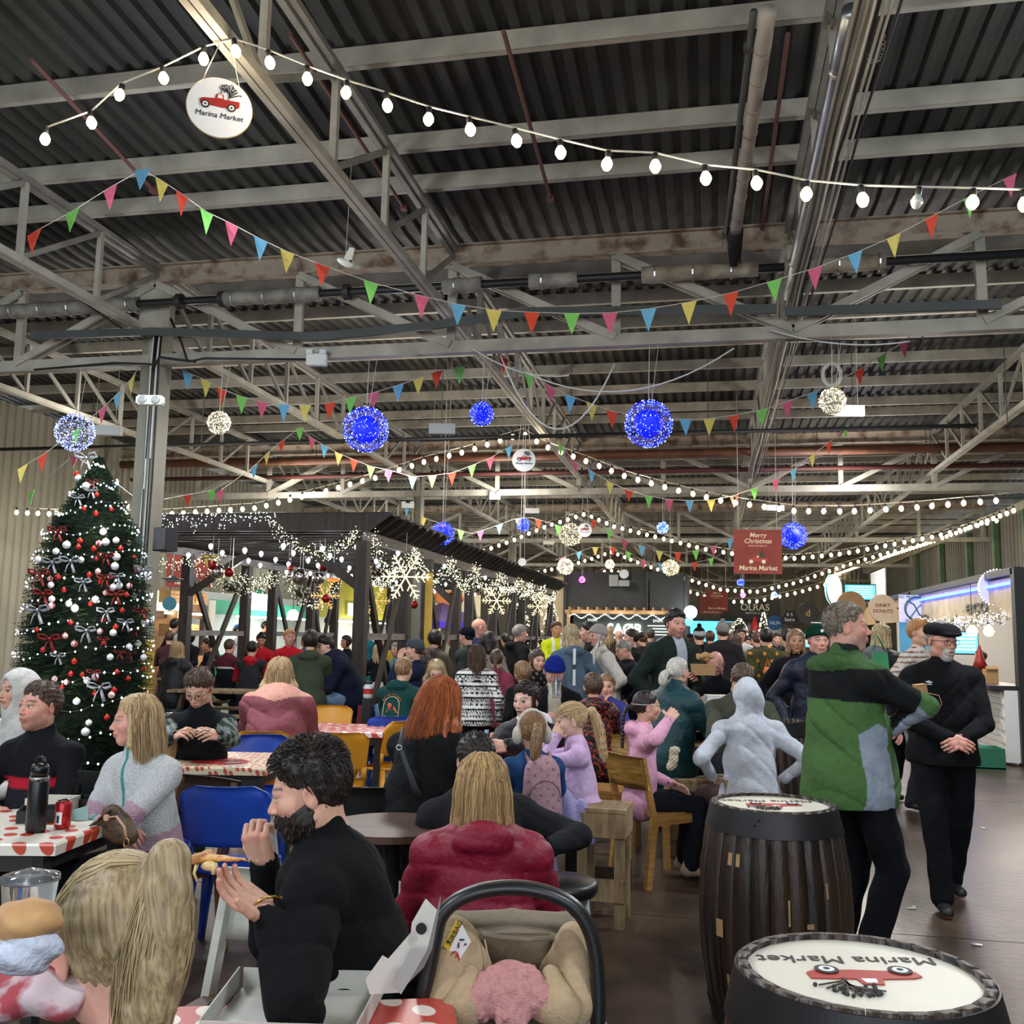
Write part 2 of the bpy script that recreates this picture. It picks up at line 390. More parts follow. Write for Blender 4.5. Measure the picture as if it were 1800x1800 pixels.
for(p,q,sg)in[((1290,612),(925,655),.30),((1080,640),(880,625),.7),((830,612),(1000,660),.1),((1380,598),(1745,590),.02),((1355,580),(1600,600),.08)]:
 mk('cable',MB().tube(sagline(onY(*p,9.2),onY(*q,9.2),sg,14),.008,5),whitecab if sg>.05 else blackcab,cb2,True,True)
for nm,lab,y1,r,mm,Yp in[('sprinkler_main','rust-brown sprinkler main crossing above the second girder',803,.085,mat('rust_pipe','7a4f38',.6,var=.4,vs=4),18.6),
      ('sprinkler_branch','dark red pipe crossing under the sprinkler main',832,.045,mat('oxide_pipe','5a2f2c',.6),19.0),
      ('gas_pipe','thin black pipe with hangers crossing before the second girder',768,.03,pipeblk,14.0)]:
 z=onY(900,y1,Yp).z;t=thing(nm,lab,'pipe',(0,Yp,z),kind='structure')
 mk('pipe',MB().tube([(-12.5,Yp,z),(6.9 if Yp>15 else 3.6,Yp,z)],r,12),mm,t,True,True)
 for x in range(-12,7,2):mk('hanger',MB().box((x,Yp,(z+5.7)/2),(.012,.012,5.7-z)),darksteel,t,world=True)
rt=thing('lagged_riser','pale lagged pipe slanting up at right under the third bay','pipe',(3,14,4),kind='structure')
a,b=onX(1545,815,4.3),onX(1400,930,4.3)
mk('pipe',MB().tube([a.lerp(b,i/8)for i in range(9)],.12,12),mat('pale_lagging','b5ada0'),rt,True,True)
mk('end_flange',MB().tube([a,a-(b-a).normalized()*.08],.16,12),mat('oxide_pipe'),rt,True,True)
# ================= overhead decorations =================
bulb_m=mat('lit_bulb','fff0c8',.3,emit='ffe2a8',es=9.0,samp=False)
bulb_c=mat('lit_bulb_cool','f4f8ff',.3,emit='f2f6ff',es=7.0,samp=False)
sock=mat('bulb_socket','2a2a28',.5);cord_m=mat('white_cord','cfcabb',.6);dead=mat('unlit_bulb','b9bdb8',.15,spec=.8)
wood_l=mat('pale_wood','b08a5c',.6,col2='8a6338',vs=3,stretch=(2,2,14),ramp=(.3,.7))
def plmerge(px):
 L_=[0]
 for a,b in zip(px[:-1],px[1:]):L_.append(L_[-1]+(b-a).length)
 def f(s):
  for i in range(len(L_)-1):
   if s<=L_[i+1]or i==len(L_)-2:
    t=(s-L_[i])/max(1e-6,L_[i+1]-L_[i]);return px[i].lerp(px[i+1],t)
 return L_[-1],f
bm0=MB().lathe([(.001,-.062),(.016,-.055),(.0265,-.036),(.0275,-.022),(.020,-.004),(.012,.008)],12)
bs0=MB().lathe([(.013,.004),(.0155,.010),(.0155,.040),(.009,.046)],8)
def string_light(label,P,cable=True,bs=1.0,lamps=5,power=4.0,mt=None,deadi=(),spacing=None,lift=.045,col=WARM):
 t=thing('string_light',label,'string lights',tuple(P[0]))
 if spacing:
  Lt,f=plmerge(P);n=int(Lt/spacing);B=[f(spacing*(i+.5))for i in range(n)]
 else:B=list(P)
 mk('cable',MB().tube([b+Vector((0,0,lift*bs))for b in P],.0055*min(bs,1.6),5),cord_m,t,True,True)
 key=('b',bs,(mt or bulb_m).name);
 if key not in MATS:
  m=MB();m.v=[(a*bs,b*bs,c*bs)for a,b,c in bm0.v];m.f=bm0.f;m.m=bm0.m;me=mk('bulb',m,mt or bulb_m,t,True)
  s=MB();s.v=[(a*bs,b*bs,c*bs)for a,b,c in bs0.v];s.f=bs0.f;s.m=bs0.m;so=mk('socket',s,sock,me,True)
  MATS[key]=(me.data,so.data);first=me
 else:first=None
 for i,b in enumerate(B):
  if first is not None and i==0:o=first;o.location=b-Vector(P[0]);continue
  o=bpy.data.objects.new('bulb',MATS[key][0]);COLL.objects.link(o);o.parent=t;o.location=b-Vector(P[0]);o.rotation_euler=(random.uniform(-.2,.2),random.uniform(-.2,.2),0)
  if i in deadi:o.data=MATS[key][0].copy();o.data.materials[0]=dead;o['label']='burnt-out bulb';o.name='bulb'
  if bs<1.9:s=bpy.data.objects.new('socket',MATS[key][1]);COLL.objects.link(s);s.parent=o
  if lamps and i%lamps==lamps//2:point_lamp(b-Vector((0,0,.07)),power,col,.04)
 return t
S1=[(80,237),(160,208),(212,160),(287,130),(358,95),(413,82),(473,102),(540,130),(609,155),(680,177),(754,202),(826,220),(907,240),(985,260),(1068,280),(1152,284),(1240,305),(1329,314),(1418,333),(1515,342),(1613,345),(1710,347),(1800,350)]
string_light('festoon of large lit bulbs nearest the camera, sweeping across the top of the picture',[onY(x,y,4.45)for x,y in S1],lamps=3,power=9.0,deadi=(20,))
S2=[(20,900),(60,902),(180,906),(300,903),(450,893),(560,866),(665,838),(740,813),(820,793),(885,772),(920,762),(960,785),(1030,810),(1100,837),(1185,860),(1270,880),(1400,898),(1500,898),(1600,892),(1700,883),(1790,876)]
string_light('second festoon from the camera, peaking above the small round hanging sign',[onY(x,y-3,14.8)for x,y in S2],spacing=.215,bs=1.25,lamps=7,power=26)
S3=[(830,975),(900,950),(960,925),(1028,903),(1080,925),(1160,945),(1240,965),(1320,978),(1400,981),(1480,973),(1560,958),(1640,943),(1770,910)]
string_light('third festoon, peaking left of the grey wire globe',[onY(x,y-2,24.6)for x,y in S3],spacing=.215,bs=1.5,lamps=9,power=36)
S4=[(940,1005),(1000,992),(1040,980),(1075,968),(1130,990),(1200,1013),(1270,1035),(1330,1038),(1400,1022),(1470,997),(1550,972),(1640,950)]
string_light('fourth festoon, sagging in front of the far dark booth',[onY(x,y,34.4)for x,y in S4],spacing=.25,bs=1.8,lamps=12,power=50)
S5=[(960,1032),(1020,1018),(1070,1000),(1120,1012),(1200,1034),(1270,1056),(1330,1055),(1400,1040),(1470,1020)]
string_light('fifth and farthest festoon, lowest over the far crowd',[onY(x,y,44)for x,y in S5],spacing=.33,bs=2.2,lamps=12,power=40)
S6=[(1405,985),(1450,1000),(1500,990),(1560,985),(1620,965),(1690,935),(1770,900)]
string_light('festoon running along the right-hand wall above the stalls',[onX(x,y,7.0)if False else onX(x,y-14,6.4)for x,y in[(1420,1052),(1470,1022),(1560,990),(1650,960),(1790,905)]],spacing=.5,bs=1.6,lamps=12,power=25)
# ---- bunting
BC={'red':'d8492f','green':'7fcf62','pink':'d4627f','blue':'6fb3d9','yellow':'dccb68'}
ORD=['red','green','pink','blue','yellow']
def bunting(label,px,d,size,start=0,spacing=None,yplane=None):
 P=[at(x,y,d)for x,y in px]
 t=thing('bunting',label,'bunting',tuple(P[0]))
 mk('cord',MB().tube(P,.0035 if d<9 else.005,4),cord_m,t,True,True)
 if spacing:Lt,f=plmerge(P);n=int(Lt/spacing);Q=[f(spacing*(i+.5))for i in range(n)]
 else:Q=P
 for i,p in enumerate(Q):
  c=ORD[(i+start)%5];a=Q[min(i+1,len(Q)-1)]-Q[max(i-1,0)];a.normalize();sw=random.uniform(-.25,.25)
  w_=size*.5;h_=size*1.45;dn=Vector((0,0,-1))+Vector((-a.y,a.x,0))*sw*.6;k1=p-a*w_;k2=p+a*w_;tip=p+dn*h_;th=Vector((-a.y,a.x,0)).normalized()*.0022
  m1=(k1+tip)/2+th*random.uniform(-3,3);m2=(k2+tip)/2+th*random.uniform(-3,3)
  V=[k1-th,k2-th,m2-th,tip-th,m1-th,k1+th,k2+th,m2+th,tip+th,m1+th]
  m=MB().add(V,[(0,1,2,4),(4,2,3),(5,9,7,6),(9,8,7),(0,4,9,5),(4,3,8,9),(3,2,7,8),(2,1,6,7),(1,0,5,6)])
  mk('pennant',m,mat('pennant_'+c,BC[c],.85,var=.12,vs=30,bump=.2,bs=120),t,world=True,label=c+' pennant')
 return t
bunting('nearest bunting, big coloured pennants sagging across the whole hall under the festoon',
  [(60,408),(127,371),(194,329),(250,298),(284,317),(320,341),(363,372),(407,393),(458,420),(505,442),(567,466),(652,496),(741,520),(805,535),(868,545),(935,549),(1005,551),(1072,550),(1140,543),(1211,531),(1285,515),(1361,493),(1433,471),(1503,445),(1571,415),(1638,380),(1705,345),(1775,310)],7.3,.125)
bunting('bunting behind the near column, sagging left between girder and first orb',[(330,655),(362,668),(390,684),(425,697),(461,706),(499,711),(536,712),(580,708),(617,699),(657,690),(700,677),(736,665),(768,653),(808,645)],10.6,.135,start=3)
bunting('bunting left of the near column above the tree',[(40,820),(75,800),(135,755),(181,717),(207,692),(232,665),(258,622)],10.4,.13,start=4)
bunting('bunting sagging from the middle truss past the large blue wire orb',[(885,628),(930,655),(968,680),(1002,696),(1040,710),(1076,723),(1130,734),(1160,736),(1205,737),(1247,736),(1290,730),(1340,720),(1384,706),(1428,690),(1468,672),(1511,649),(1550,625),(1590,600),(1620,568)],10.2,.13,start=0)
bunting('small bunting peaking above the left pergola corner',[(388,862),(447,820),(470,796),(496,775),(527,752),(548,770),(570,783),(595,797),(622,808),(652,820),(683,826),(725,838),(760,836),(795,831),(830,818),(862,805),(895,785)],14,.13,start=2)
bunting('bunting beneath the second festoon right of the round sign',[(985,782),(1011,812),(1040,828),(1072,848),(1105,862),(1140,872),(1176,878),(1212,880),(1250,879),(1290,871),(1326,858),(1364,843),(1395,825),(1428,800),(1457,778),(1487,750)],14.5,.13,start=1)
bunting('short bunting at far left above the tree lights',[(55,865),(130,800),(205,850),(250,885),(330,870),(372,862)],13.5,.12,start=1)
bunting('faraway bunting between the small blue orbs',[(700,880),(745,910),(800,930),(830,938),(870,925),(905,912),(935,910),(985,925),(1010,935)],20,.15,start=3,spacing=.42)
bunting('faraway bunting sagging left of the large christmas board',[(1030,905),(1060,925),(1100,950),(1150,968),(1200,972),(1250,962),(1290,945),(1335,912)],21,.16,start=0,spacing=.40)
bunting('farthest bunting above the dark booth',[(975,985),(1040,962),(1090,962),(1130,985),(1190,995),(1240,985),(1280,970)],28,.18,start=2,spacing=.5)
# ---- light orbs
def orb(px,py,d,rpx,kind,label,up=None):
 if py<800:c=onY(px,py,9.28);d=float(np.array(c)@_FH)
 else:c=at(px,py,d)
 r=rpx/FPX*d;t=thing('light_orb',label,'light orb',tuple(c))
 colr={'blue':'2038ff','solid':'1a2cf0','ltblue':'6fa8ff','white':'fff3d0','pink':'f060f0','open':'7f9cff'}[kind]
 wire=mat('orb_wire_'+kind,{'blue':'1a2ae8','solid':'1524c8','ltblue':'5f8fe0','white':'c9c2ae','pink':'d850d8','open':'aab0dd'}[kind],.4)
 bead=mat('orb_bead_'+kind,colr,.3,emit={'blue':'5068ff','solid':'2840ff','ltblue':'a8ccff','white':'fff0c8','pink':'ff70ff','open':'8fa8ff'}[kind],es=5.0 if kind!='white' else 2.5,samp=False)
 m=MB();wr_=.0022 if d<12 else.004;nl=9 if d<12 else 6
 for i in range(1,nl):
  a=pi*i/nl;m.tube([(r*sin(a)*cos(b),r*sin(a)*sin(b),r*cos(a))for b in[2*pi*k/20 for k in range(21)]],wr_,3,cap=False)
 for j in range(0,16 if kind!='open' else 5):
  b=pi*j/(16 if kind!='open' else 5);m.tube([(r*sin(a)*cos(b),r*sin(a)*sin(b),r*cos(a))for a in[2*pi*k/24 for k in range(25)]],wr_,3,cap=False)
 mk('wire_frame',m,wire,t)
 if kind in('blue','solid','ltblue','pink'):
  mk('inner_glow_ball',MB().ball((0,0,0),r*.62,20),mat('orb_core_'+kind,colr,.6,emit={'blue':'0a18ff','solid':'0818ff','ltblue':'3a70ff','pink':'ff50ff'}[kind],es=.22 if kind in('blue','solid')else.8),t,True)  # glowing core ball added to imitate the orb's inner glow
 nb=int(min(420,60+rpx*9));b=MB();br=max(.0045,d*.00052)
 for i in range(nb):
  z=random.uniform(-1,1);a=random.uniform(0,2*pi);q=sqrt(1-z*z);rr=r*random.uniform(.93,1.04);p=Vector((q*cos(a)*rr,q*sin(a)*rr,z*rr));s_=br*random.uniform(.7,1.3)
  b.add([p+Vector(v)*s_ for v in((1,0,0),(-1,0,0),(0,1,0),(0,-1,0),(0,0,1),(0,0,-1))],[(0,2,4),(2,1,4),(1,3,4),(3,0,4),(2,0,5),(1,2,5),(3,1,5),(0,3,5)])
 mk('fairy_lights',b,bead,t,kind='stuff')
 if d<12:
  wb=mat('orb_spark_'+kind,'ffffff',.3,emit={'blue':'b0c4ff','solid':'7088ff','white':'ffffff','open':'c0d0ff','ltblue':'ffffff','pink':'ffffff'}[kind],es=6,samp=False);b=MB()
  for i in range(nb//3):
   z=random.uniform(-1,1);a=random.uniform(0,2*pi);q=sqrt(1-z*z);p=Vector((q*cos(a),q*sin(a),z))*r*1.03;s_=br*.9
   b.add([p+Vector(v)*s_ for v in((1,0,0),(-1,0,0),(0,1,0),(0,-1,0),(0,0,1),(0,0,-1))],[(0,2,4),(2,1,4),(1,3,4),(3,0,4),(2,0,5),(1,2,5),(3,1,5),(0,3,5)])
  mk('bright_lights',b,wb,t,kind='stuff')
 zt=4.47 if py<800 else roof_z(c.y)
 if zt>c.z+r:mk('hanging_cord',MB().tube([(0,0,r),(.01,0,zt-c.z)],.004 if d<12 else.006,5).tube([(.03,0,r*.98),(.10,0,(zt-c.z))],.003,5),cord_m,t,True)
 if d<19 and kind in('blue','solid'):point_lamp(c,5 if d<12 else 8,(.12,.2,1.0),r*1.05,'orb_glow')
 return t
orb(132,760,9,33,'open','open white-wire globe with blue lights above the Christmas tree')
orb(385,743,9,20,'white','small unlit glassy white ball right of the near column')
orb(643,755,8.5,40,'blue','large blue light orb on the left, in front of the second festoon')
orb(847,728,9.8,21,'solid','small solid royal-blue orb between the two large ones')
orb(1140,745,8.5,42,'blue','large blue light orb on the right with an open wire lower side')
orb(1463,705,9.8,23,'white','warm white light ball with coiled cable above it')
orb(778,938,15,20,'blue','medium blue orb over the pergola roof')
orb(920,923,20,11,'blue','tiny blue orb right of the pergola above the third festoon')
orb(1165,928,20,10,'ltblue','tiny pale blue orb in the middle distance')
orb(1394,942,18,23,'blue','medium blue orb beside the large christmas board')
orb(1003,940,22,20,'white','grey wire globe beside the third round sign')
orb(994,996,26,14,'white','faraway wire globe above the booth roof on the left')
orb(1178,998,26,14,'white','faraway wire globe above the booth roof on the right')
orb(1072,992,27,8,'white','tiny faraway wire ball between the two wire globes')
orb(1023,1019,30,5,'pink','tiny magenta orb in front of the dark booth')
orb(1150,1022,30,6,'solid','tiny dark blue orb in front of the dark booth')
orb(1302,1024,32,6,'blue','tiny blue orb under the large christmas board')
orb(1306,1046,36,4,'pink','tiny pink orb far down the hall')
orb(1361,1046,34,5,'ltblue','tiny pale blue orb far down the right side')
# ---- round signs and boards
board=mat('sign_white','e9ebee',.6,var=.06,vs=4);ink=mat('sign_ink','2a2422',.6);red=mat('truck_red','a52a25',.5)
def truck(M4,s,parent,flat_z=.004,xmas=False,ink_=None):
 ik_=ink_ or ink
 def pl(poly,z,m,nm):
  mb=MB();n=len(poly);V=[M4@Vector((x*s,y*s,z))for x,y in poly]+[M4@Vector((x*s,y*s,z+.002))for x,y in poly]
  mb.add(V,[tuple(range(n)),tuple(range(2*n-1,n-1,-1))]+[(i,i+n,(i+1)%n+n,(i+1)%n)for i in range(n)]);mk(nm,mb,m,parent,world=True)
 pl([(-.30,0),(-.31,.07),(-.26,.10),(-.08,.12),(-.06,.20),(.05,.20),(.06,.12),(.30,.12),(.30,.03),(.26,0),(.05,-.02)],flat_z,red,'truck_emblem')
 pl([(-.04,.13),(-.03,.185),(.03,.185),(.04,.13)],flat_z+.002,board if not xmas else ik_,'truck_window')
 for wx in(-.22,.18):
  for r_,m in((.065,ik_),(.042,board),(.018,ik_)):
   pl([(wx+r_*cos(a),-.005+r_*sin(a))for a in[2*pi*k/16 for k in range(16)]],flat_z+.003+(.065-r_)*.03,m,'wheel')
 mb=MB();
 if not xmas:
  rn=random.Random(3);seg=[((.13,.12),(.14,.24))]
  for k in range(9):
   a=radians(20+k*17.5);b0=(.135,.16+.01*k);seg.append((b0,(b0[0]+.17*cos(a),b0[1]+.15*sin(a)+.02)))
  for a,b in seg:mb.beam(M4@Vector((a[0]*s,a[1]*s,flat_z+.003)),M4@Vector((b[0]*s,b[1]*s,flat_z+.003)),.012*s,.002,up=tuple((M4.to_3x3()@Vector((0,0,1)))))
  for k in range(26):
   a=rn.uniform(0,pi);r_=rn.uniform(.07,.2);p=M4@Vector(((.135+r_*cos(a))*s,(.22+r_*sin(a)*.85)*s,flat_z+.003));mb.ball(p,.012*s,6)
  mk('tree_drawing',mb,ik_,parent,world=True)
 else:pl([(.02,.12),(.12,.42),(.22,.12)],flat_z+.004,mat('tree_green','2f4a33',.7),'tree_drawing')
def round_sign(px,py,d,dia,label,hang,txt=True):
 c=onX(px,py,-2.57);k_=dia/d;d=float(np.array(c)@_FH);dia=k_*d;hang=4.80;t=thing('hanging_sign',label,'sign',tuple(c));rz=atan2(c.x,c.y)*-1
 R3=Matrix.Rotation(rz,4,'Z')@Matrix.Rotation(pi/2,4,'X')
 mk('board',MB().lathe([(dia/2,-.006),(dia/2,.006)],48,c,rot=R3.to_3x3()),board,t,world=True)
 mk('rim',MB().tube([c+R3.to_3x3()@Vector((dia/2*cos(a),dia/2*sin(a),0))for a in[2*pi*k/40 for k in range(41)]],dia*.012,6,cap=False),mat('gold_rim','b8a060',.5),t,True,True)
 M4=Matrix.Translation(c)@R3
 if txt:
  truck(M4@Matrix.Translation((0,dia*.02,0)),dia*1.0,t,.008)
  text('Marina Market',dia*.125,M4@Matrix.Translation((0,-dia*.14,.008)),ink,t,.001,.12)
 hx=dia*.28
 for sg in(-1,1):
  a=c+R3.to_3x3()@Vector((sg*hx,dia*.42,0));mk('hanging_cord',MB().tube([a,Vector((c.x+sg*hx*.35*cos(rz),c.y+.02,hang))],.003 if d<8 else.005,5),cord_m,t,True,True)
 return t
round_sign(386,190,5.0,.345,'round white market sign hanging at upper left, nearest the camera',4.76)
round_sign(921,809,15.2,.37,'second round white market sign, below the peak of the second festoon',4.76)
round_sign(1028,932,25.5,.37,'third round white sign, beside the grey wire globe',4.7)
round_sign(1097,1009,36,.34,'farthest round white sign, against the dark booth',4.6,False)
round_sign(918,988,24,.2,'small round plain disc over the pergola end',4.6,False)
cream=mat('cream_ink','ead9b8',.6)
def xboard(px,py,d,w_,h_,label,hang,detail=True,tone='8b3a33'):
 c=at(px,py,d);t=thing('christmas_board',label,'sign',tuple(c));rz=YAW*.55
 R4=Matrix.Translation(c)@Matrix.Rotation(rz,4,'Z')@Matrix.Rotation(pi/2,4,'X');R3=R4.to_3x3()
 mk('board',MB().box(c,(w_,h_,.012),R3),mat('board_'+tone,tone,.7,var=.15,vs=5),t,world=True)
 f=-.0
 text('Merry',h_*.15,R4@Matrix.Translation((0,h_*.375,.009)),cream,t,.001,.25,off=.002)
 text('Christmas',h_*.15,R4@Matrix.Translation((0,h_*.24,.009)),cream,t,.001,.25,off=.002)
 text('FROM THE TEAM AT',h_*.045,R4@Matrix.Translation((0,h_*.13,.009)),cream,t,.001)
 if detail:truck(R4@Matrix.Translation((0,-h_*.22,0)),w_*.65,t,.009,True,cream)
 text('Marina Market',h_*.155,R4@Matrix.Translation((0,-h_*.37,.009)),cream,t,.001,.12,off=.001,space=.93)
 for sg in(-1,1):
  a=c+R3@Vector((sg*w_*.40,h_*.48,0));mk('hanging_cord',MB().tube([a,Vector((a.x,a.y,roof_z(a.y)if hang>4 else hang))],.006,5),cord_m,t,True,True)
xboard(1332,970,16,.785,.735,'large red-brown merry christmas board hanging in the middle distance',4.75)
xboard(1260,1056,35,.80,.74,'smaller-looking christmas board behind the large one',4.7,False)
xboard(1250,1064,43,1.0,.8,'farthest christmas board, half hidden behind the second',4.7,False,'9c5248')
xboard(332,1003,17.5,.84,.6,'red christmas board behind the left pergola posts',3.6,False)
# ---- emergency lights, battens, speakers, gull
whitep=mat('white_plastic','d9dcd8',.4);greyp=mat('grey_plastic','8d928f',.4);blackp=mat('black_plastic','17181a',.45);lens=mat('lamp_lens','dfe6ea',.15,spec=.8)
def emer(px,py,d,w_,h_,label,twin=True,rz=0.0,hang=None):
 c=onY(px,py,{8.9:9.17,19:19.12,18.9:19.12}[d])if d in(8.9,19,18.9)else at(px,py,d);t=thing('emergency_light',label,'light fitting',tuple(c),YAW+rz)
 mk('housing',MB().box((0,0,0),(w_,.07,h_)).box((0,-.037,-h_*.1),(w_*.9,.006,h_*.7)),whitep,t)
 if twin:
  for sg in(-1,1):
   l=mk('spot_head',MB().box((sg*w_*.33,-.03,h_*.62),(w_*.32,.06,h_*.4)),whitep,t);mk('lens',MB().box((sg*w_*.33,-.064,h_*.62),(w_*.26,.006,h_*.3)),lens,l)
 if hang:hang=roof_z(c.y)
 if hang:mk('hanging_wire',MB().tube([(-w_*.3,0,h_/2),(-w_*.3,0,hang-c.z)],.003,4).tube([(w_*.3,0,h_/2),(w_*.3,0,hang-c.z)],.003,4),cord_m,t)
emer(557,633,8.9,.21,.12,'white twin-spot emergency light on the near girder')
e=at(265,704,8.75,);t=thing('emergency_light','oval twin-lamp emergency light strapped to the near column','light fitting',tuple(e),YAW)
mk('housing',MB().box((0,0,0),(.22,.07,.085)).box((0,-.01,0),(.25,.05,.06)),whitep,t)
for sg in(-1,1):mk('lamp',MB().lathe([(.036,0),(.036,.02),(.024,.026)],20,(sg*.062,-.035,0),rot=Matrix.Rotation(pi/2,3,'X')),greyp,t)
emer(777,754,12,.33,.13,'boxy cream batten light hanging left of the small blue orb',False,hang=4.9)
emer(1492,722,12.5,.40,.14,'boxy cream batten light behind the warm white ball',False,hang=4.9)
emer(870,873,19,.22,.12,'small white emergency box on the second girder')
emer(717,889,18.9,.26,.10,'twin-lamp emergency light on the column behind the pergola')
emer(935,898,21,.32,.11,'cream batten light above the tiny blue orb',False,hang=5)
emer(185,757,12,.42,.12,'long batten light behind the open wire globe',False,hang=5)
emer(1362,893,19,.35,.11,'cream batten light just above the large christmas board',False,hang=5)
emer(965,954,26,.3,.1,'far small batten light near the wire globe',False,hang=5)
for(px,rz_,lab)in((287,-.5,'dark grey loudspeaker on the right face of the near column'),(231,.7,'black loudspeaker on the left side of the near column')):
 c=at(px,948,9.0);t=thing('loudspeaker',lab,'loudspeaker',tuple(c),YAW+rz_)
 mk('cabinet',MB().box((0,.03,0),(.17,.14,.22),taper=.97),blackp,t);mk('grille',MB().box((0,-.045,0),(.155,.012,.20)),mat('speaker_grille','3a3c3e',.7),t)
 mk('wall_bracket',MB().box((0,.11,.0),(.05,.08,.04)),darksteel,t)
g=at(607,462,7.0);t=thing('gull_model','white toy gull hanging on a thread below the rusty girder','ornament',tuple(g))
mk('bird_body',MB().ball((0,0,0),.055,12,sc_=(1.4,.55,.5),rot=Matrix.Rotation(.5,3,'Y')),whitep,t,True)
mk('wing',MB().prism([(-.03,0),(.03,.12),(.07,.11),(.05,0)],.008),whitep,t);mk('wing',MB().prism([(-.02,0),(.10,-.06),(.13,-.05),(.05,.02)],.008),greyp,t)
mk('thread',MB().tube([(0,0,.02),(.02,0,.9)],.0015,4),cord_m,t)
c=at(1462,650,9.6);t=thing('cable_coil','loose coils of white cable above the warm white ball','cable',tuple(c))
for k in range(3):mk('coil',MB().tube([c+Vector((.10*cos(a)*(1-.12*k),0,-.05+.13*sin(a)*(1-.1*k)))for a in[2*pi*i/20 for i in range(21)]],.006,5),whitecab,t,True,True)
t=thing('hanging_chain','short looped chain hanging beside the silver duct at top right','chain',tuple(onz(1535,75,5.0)));m=MB()
for i in range(15):
 a=pi*i/14;p=onz(1535,60,5.3)+Vector((.06*cos(a),0,-.16*sin(a)-.02));m.tube([p+Vector((.010*cos(b),.004*(i%2),.014*sin(b)))for b in[2*pi*k/8 for k in range(9)]],.0028,4,cap=False)
mk('links',m,mat('chain_steel','9a968c',.5,metal=.5),t,True,True)
# ================= pergola =================
dw=mat('dark_stained_wood','3f352d',.6,col2='241d18',vs=3,stretch=(6,6,1),ramp=(.3,.7),bump=.15,bs=20)
dwe=mat('dark_wood_roof','2a221c',.65,var=.3,vs=4)
fairy=mat('fairy_light_warm','fff6d8',.3,emit='fff0c4',es=4.5,samp=False);fairyw=mat('fairy_light_white','ffffff',.3,emit='f0f4ff',es=4.5,samp=False)
PXR,PXL,PY0,PY1=-4.3,-8.1,11.7,27.2
pg=thing('pergola','long dark wooden pergola strung with white lights, left of the aisle','pergola',(PXR,PY0,0))
PR=[11.6,13.4,14.5,16.3,17.2,19.2,21.2,22.3,24.0,26.4];PANR=[(0,1),(2,3),(4,5),(5,6),(7,8),(8,9)]
PL=[11.7,14.0,16.0,17.1,18.9,20.2,22.2,24.0,26.4];PANL=[(1,2),(3,4),(4,5),(6,7)]
for X,ys_,pan in((PXR,PR,PANR),(PXL,PL,PANL)):
 for y in ys_:mk('post',MB().box((X,y,1.38),(.15,.15,2.76)),dw,pg,world=True)
 for a,b in pan:
  y0,y1=ys_[a],ys_[b];mk('rail',MB().box((X+.02,(y0+y1)/2,1.56),(.05,y1-y0-.14,.085)),mat('weathered_lit_wood','8f8a84',.7,var=.4,vs=5,stretch=(2,1,8)),pg,world=True)
  mk('cross_brace',MB().beam((X-.035,y0+.10,2.68),(X-.035,y1-.12,.12),.045,.10),dw,pg,world=True)
  mk('cross_brace',MB().beam((X+.035,y1-.10,2.68),(X+.035,y0+.12,.12),.045,.10),dw,pg,world=True)
 mk('side_beam',MB().box((X+.02,(PY0+PY1)/2,2.82),(.07,PY1-PY0+.2,.13)),mat('weathered_lit_wood','8f8a84'),pg,world=True)  # whitish lit look of the beam is put into this paler wood colour
for a,b in(((PXR,11.62,2.15),(PXR-.95,11.62,2.80)),((PXL,14.0,2.15),(PXL+1.0,14.0,2.80)),((PXR,16.3,2.1),(PXR-.8,16.3,2.8))):
 mk('knee_brace',MB().beam(a,b,.06,.11),dw,pg,world=True)
mk('front_fascia',MB().prism([(PXL-.6,2.88),(PXR+.10,2.88),(PXR+.42,3.10),(PXL-.6,3.10)],.05,Matrix.Translation((0,11.5,0))),dw,pg,world=True)
rf0=None
for k in range(44):
 y=11.8+k*.355
 if rf0 is None:rf0=mk('rafter',MB().prism([(PXL-.5,-.1),(PXR+.12,-.1),(PXR+.42,.11),(PXL-.5,.11)],.05),dwe,pg);rf0.location=(-PXR,y-PY0,2.985)
 else:copy_of(rf0,pg,(-PXR,y-PY0,2.985))
mk('roof_deck',MB().box(((PXL+PXR)/2-.1,(PY0+PY1)/2,3.11),(PXR-PXL+.9,PY1-PY0+.3,.03)),dwe,pg,world=True)
pb=MB();hb=mat('pergola_bulb','f4f8ff',.3,emit='eef4ff',es=8,samp=False)
t=thing('string_light','rows of cool white bulbs hanging under the pergola roof','string lights',(-6,12,2.8))
hm0=None;n_=0
for r_,y in enumerate([12.0,13.1,14.2,15.4,16.8,18.4,20.2,22.4,25]):
 mk('cable',MB().tube([(PXL+.1,y,2.84),((PXL+PXR)/2,y,2.78),(PXR-.1,y,2.84)],.006,4),blackcab,t,True,True)
 for k in range(7):
  x=PXL+.35+k*.54+(r_%2)*.2;p=Vector((x,y+random.uniform(-.1,.1),2.73+random.uniform(-.05,.02)))
  if hm0 is None:hm0=mk('bulb',MB().lathe([(.001,-.05),(.02,-.03),(.032,0),(.026,.022),(.010,.035)],10),hb,t,True);hm0.location=p-Vector((-6,12,2.8))
  else:copy_of(hm0,t,p-Vector((-6,12,2.8)))
 for k in(0,1,2):point_lamp((PXL+.8+k*1.2,y,2.55),9,(.93,.96,1),.08)
leafm=mat('garland_leaf','33502f',.7,col2='16260f',vs=9)
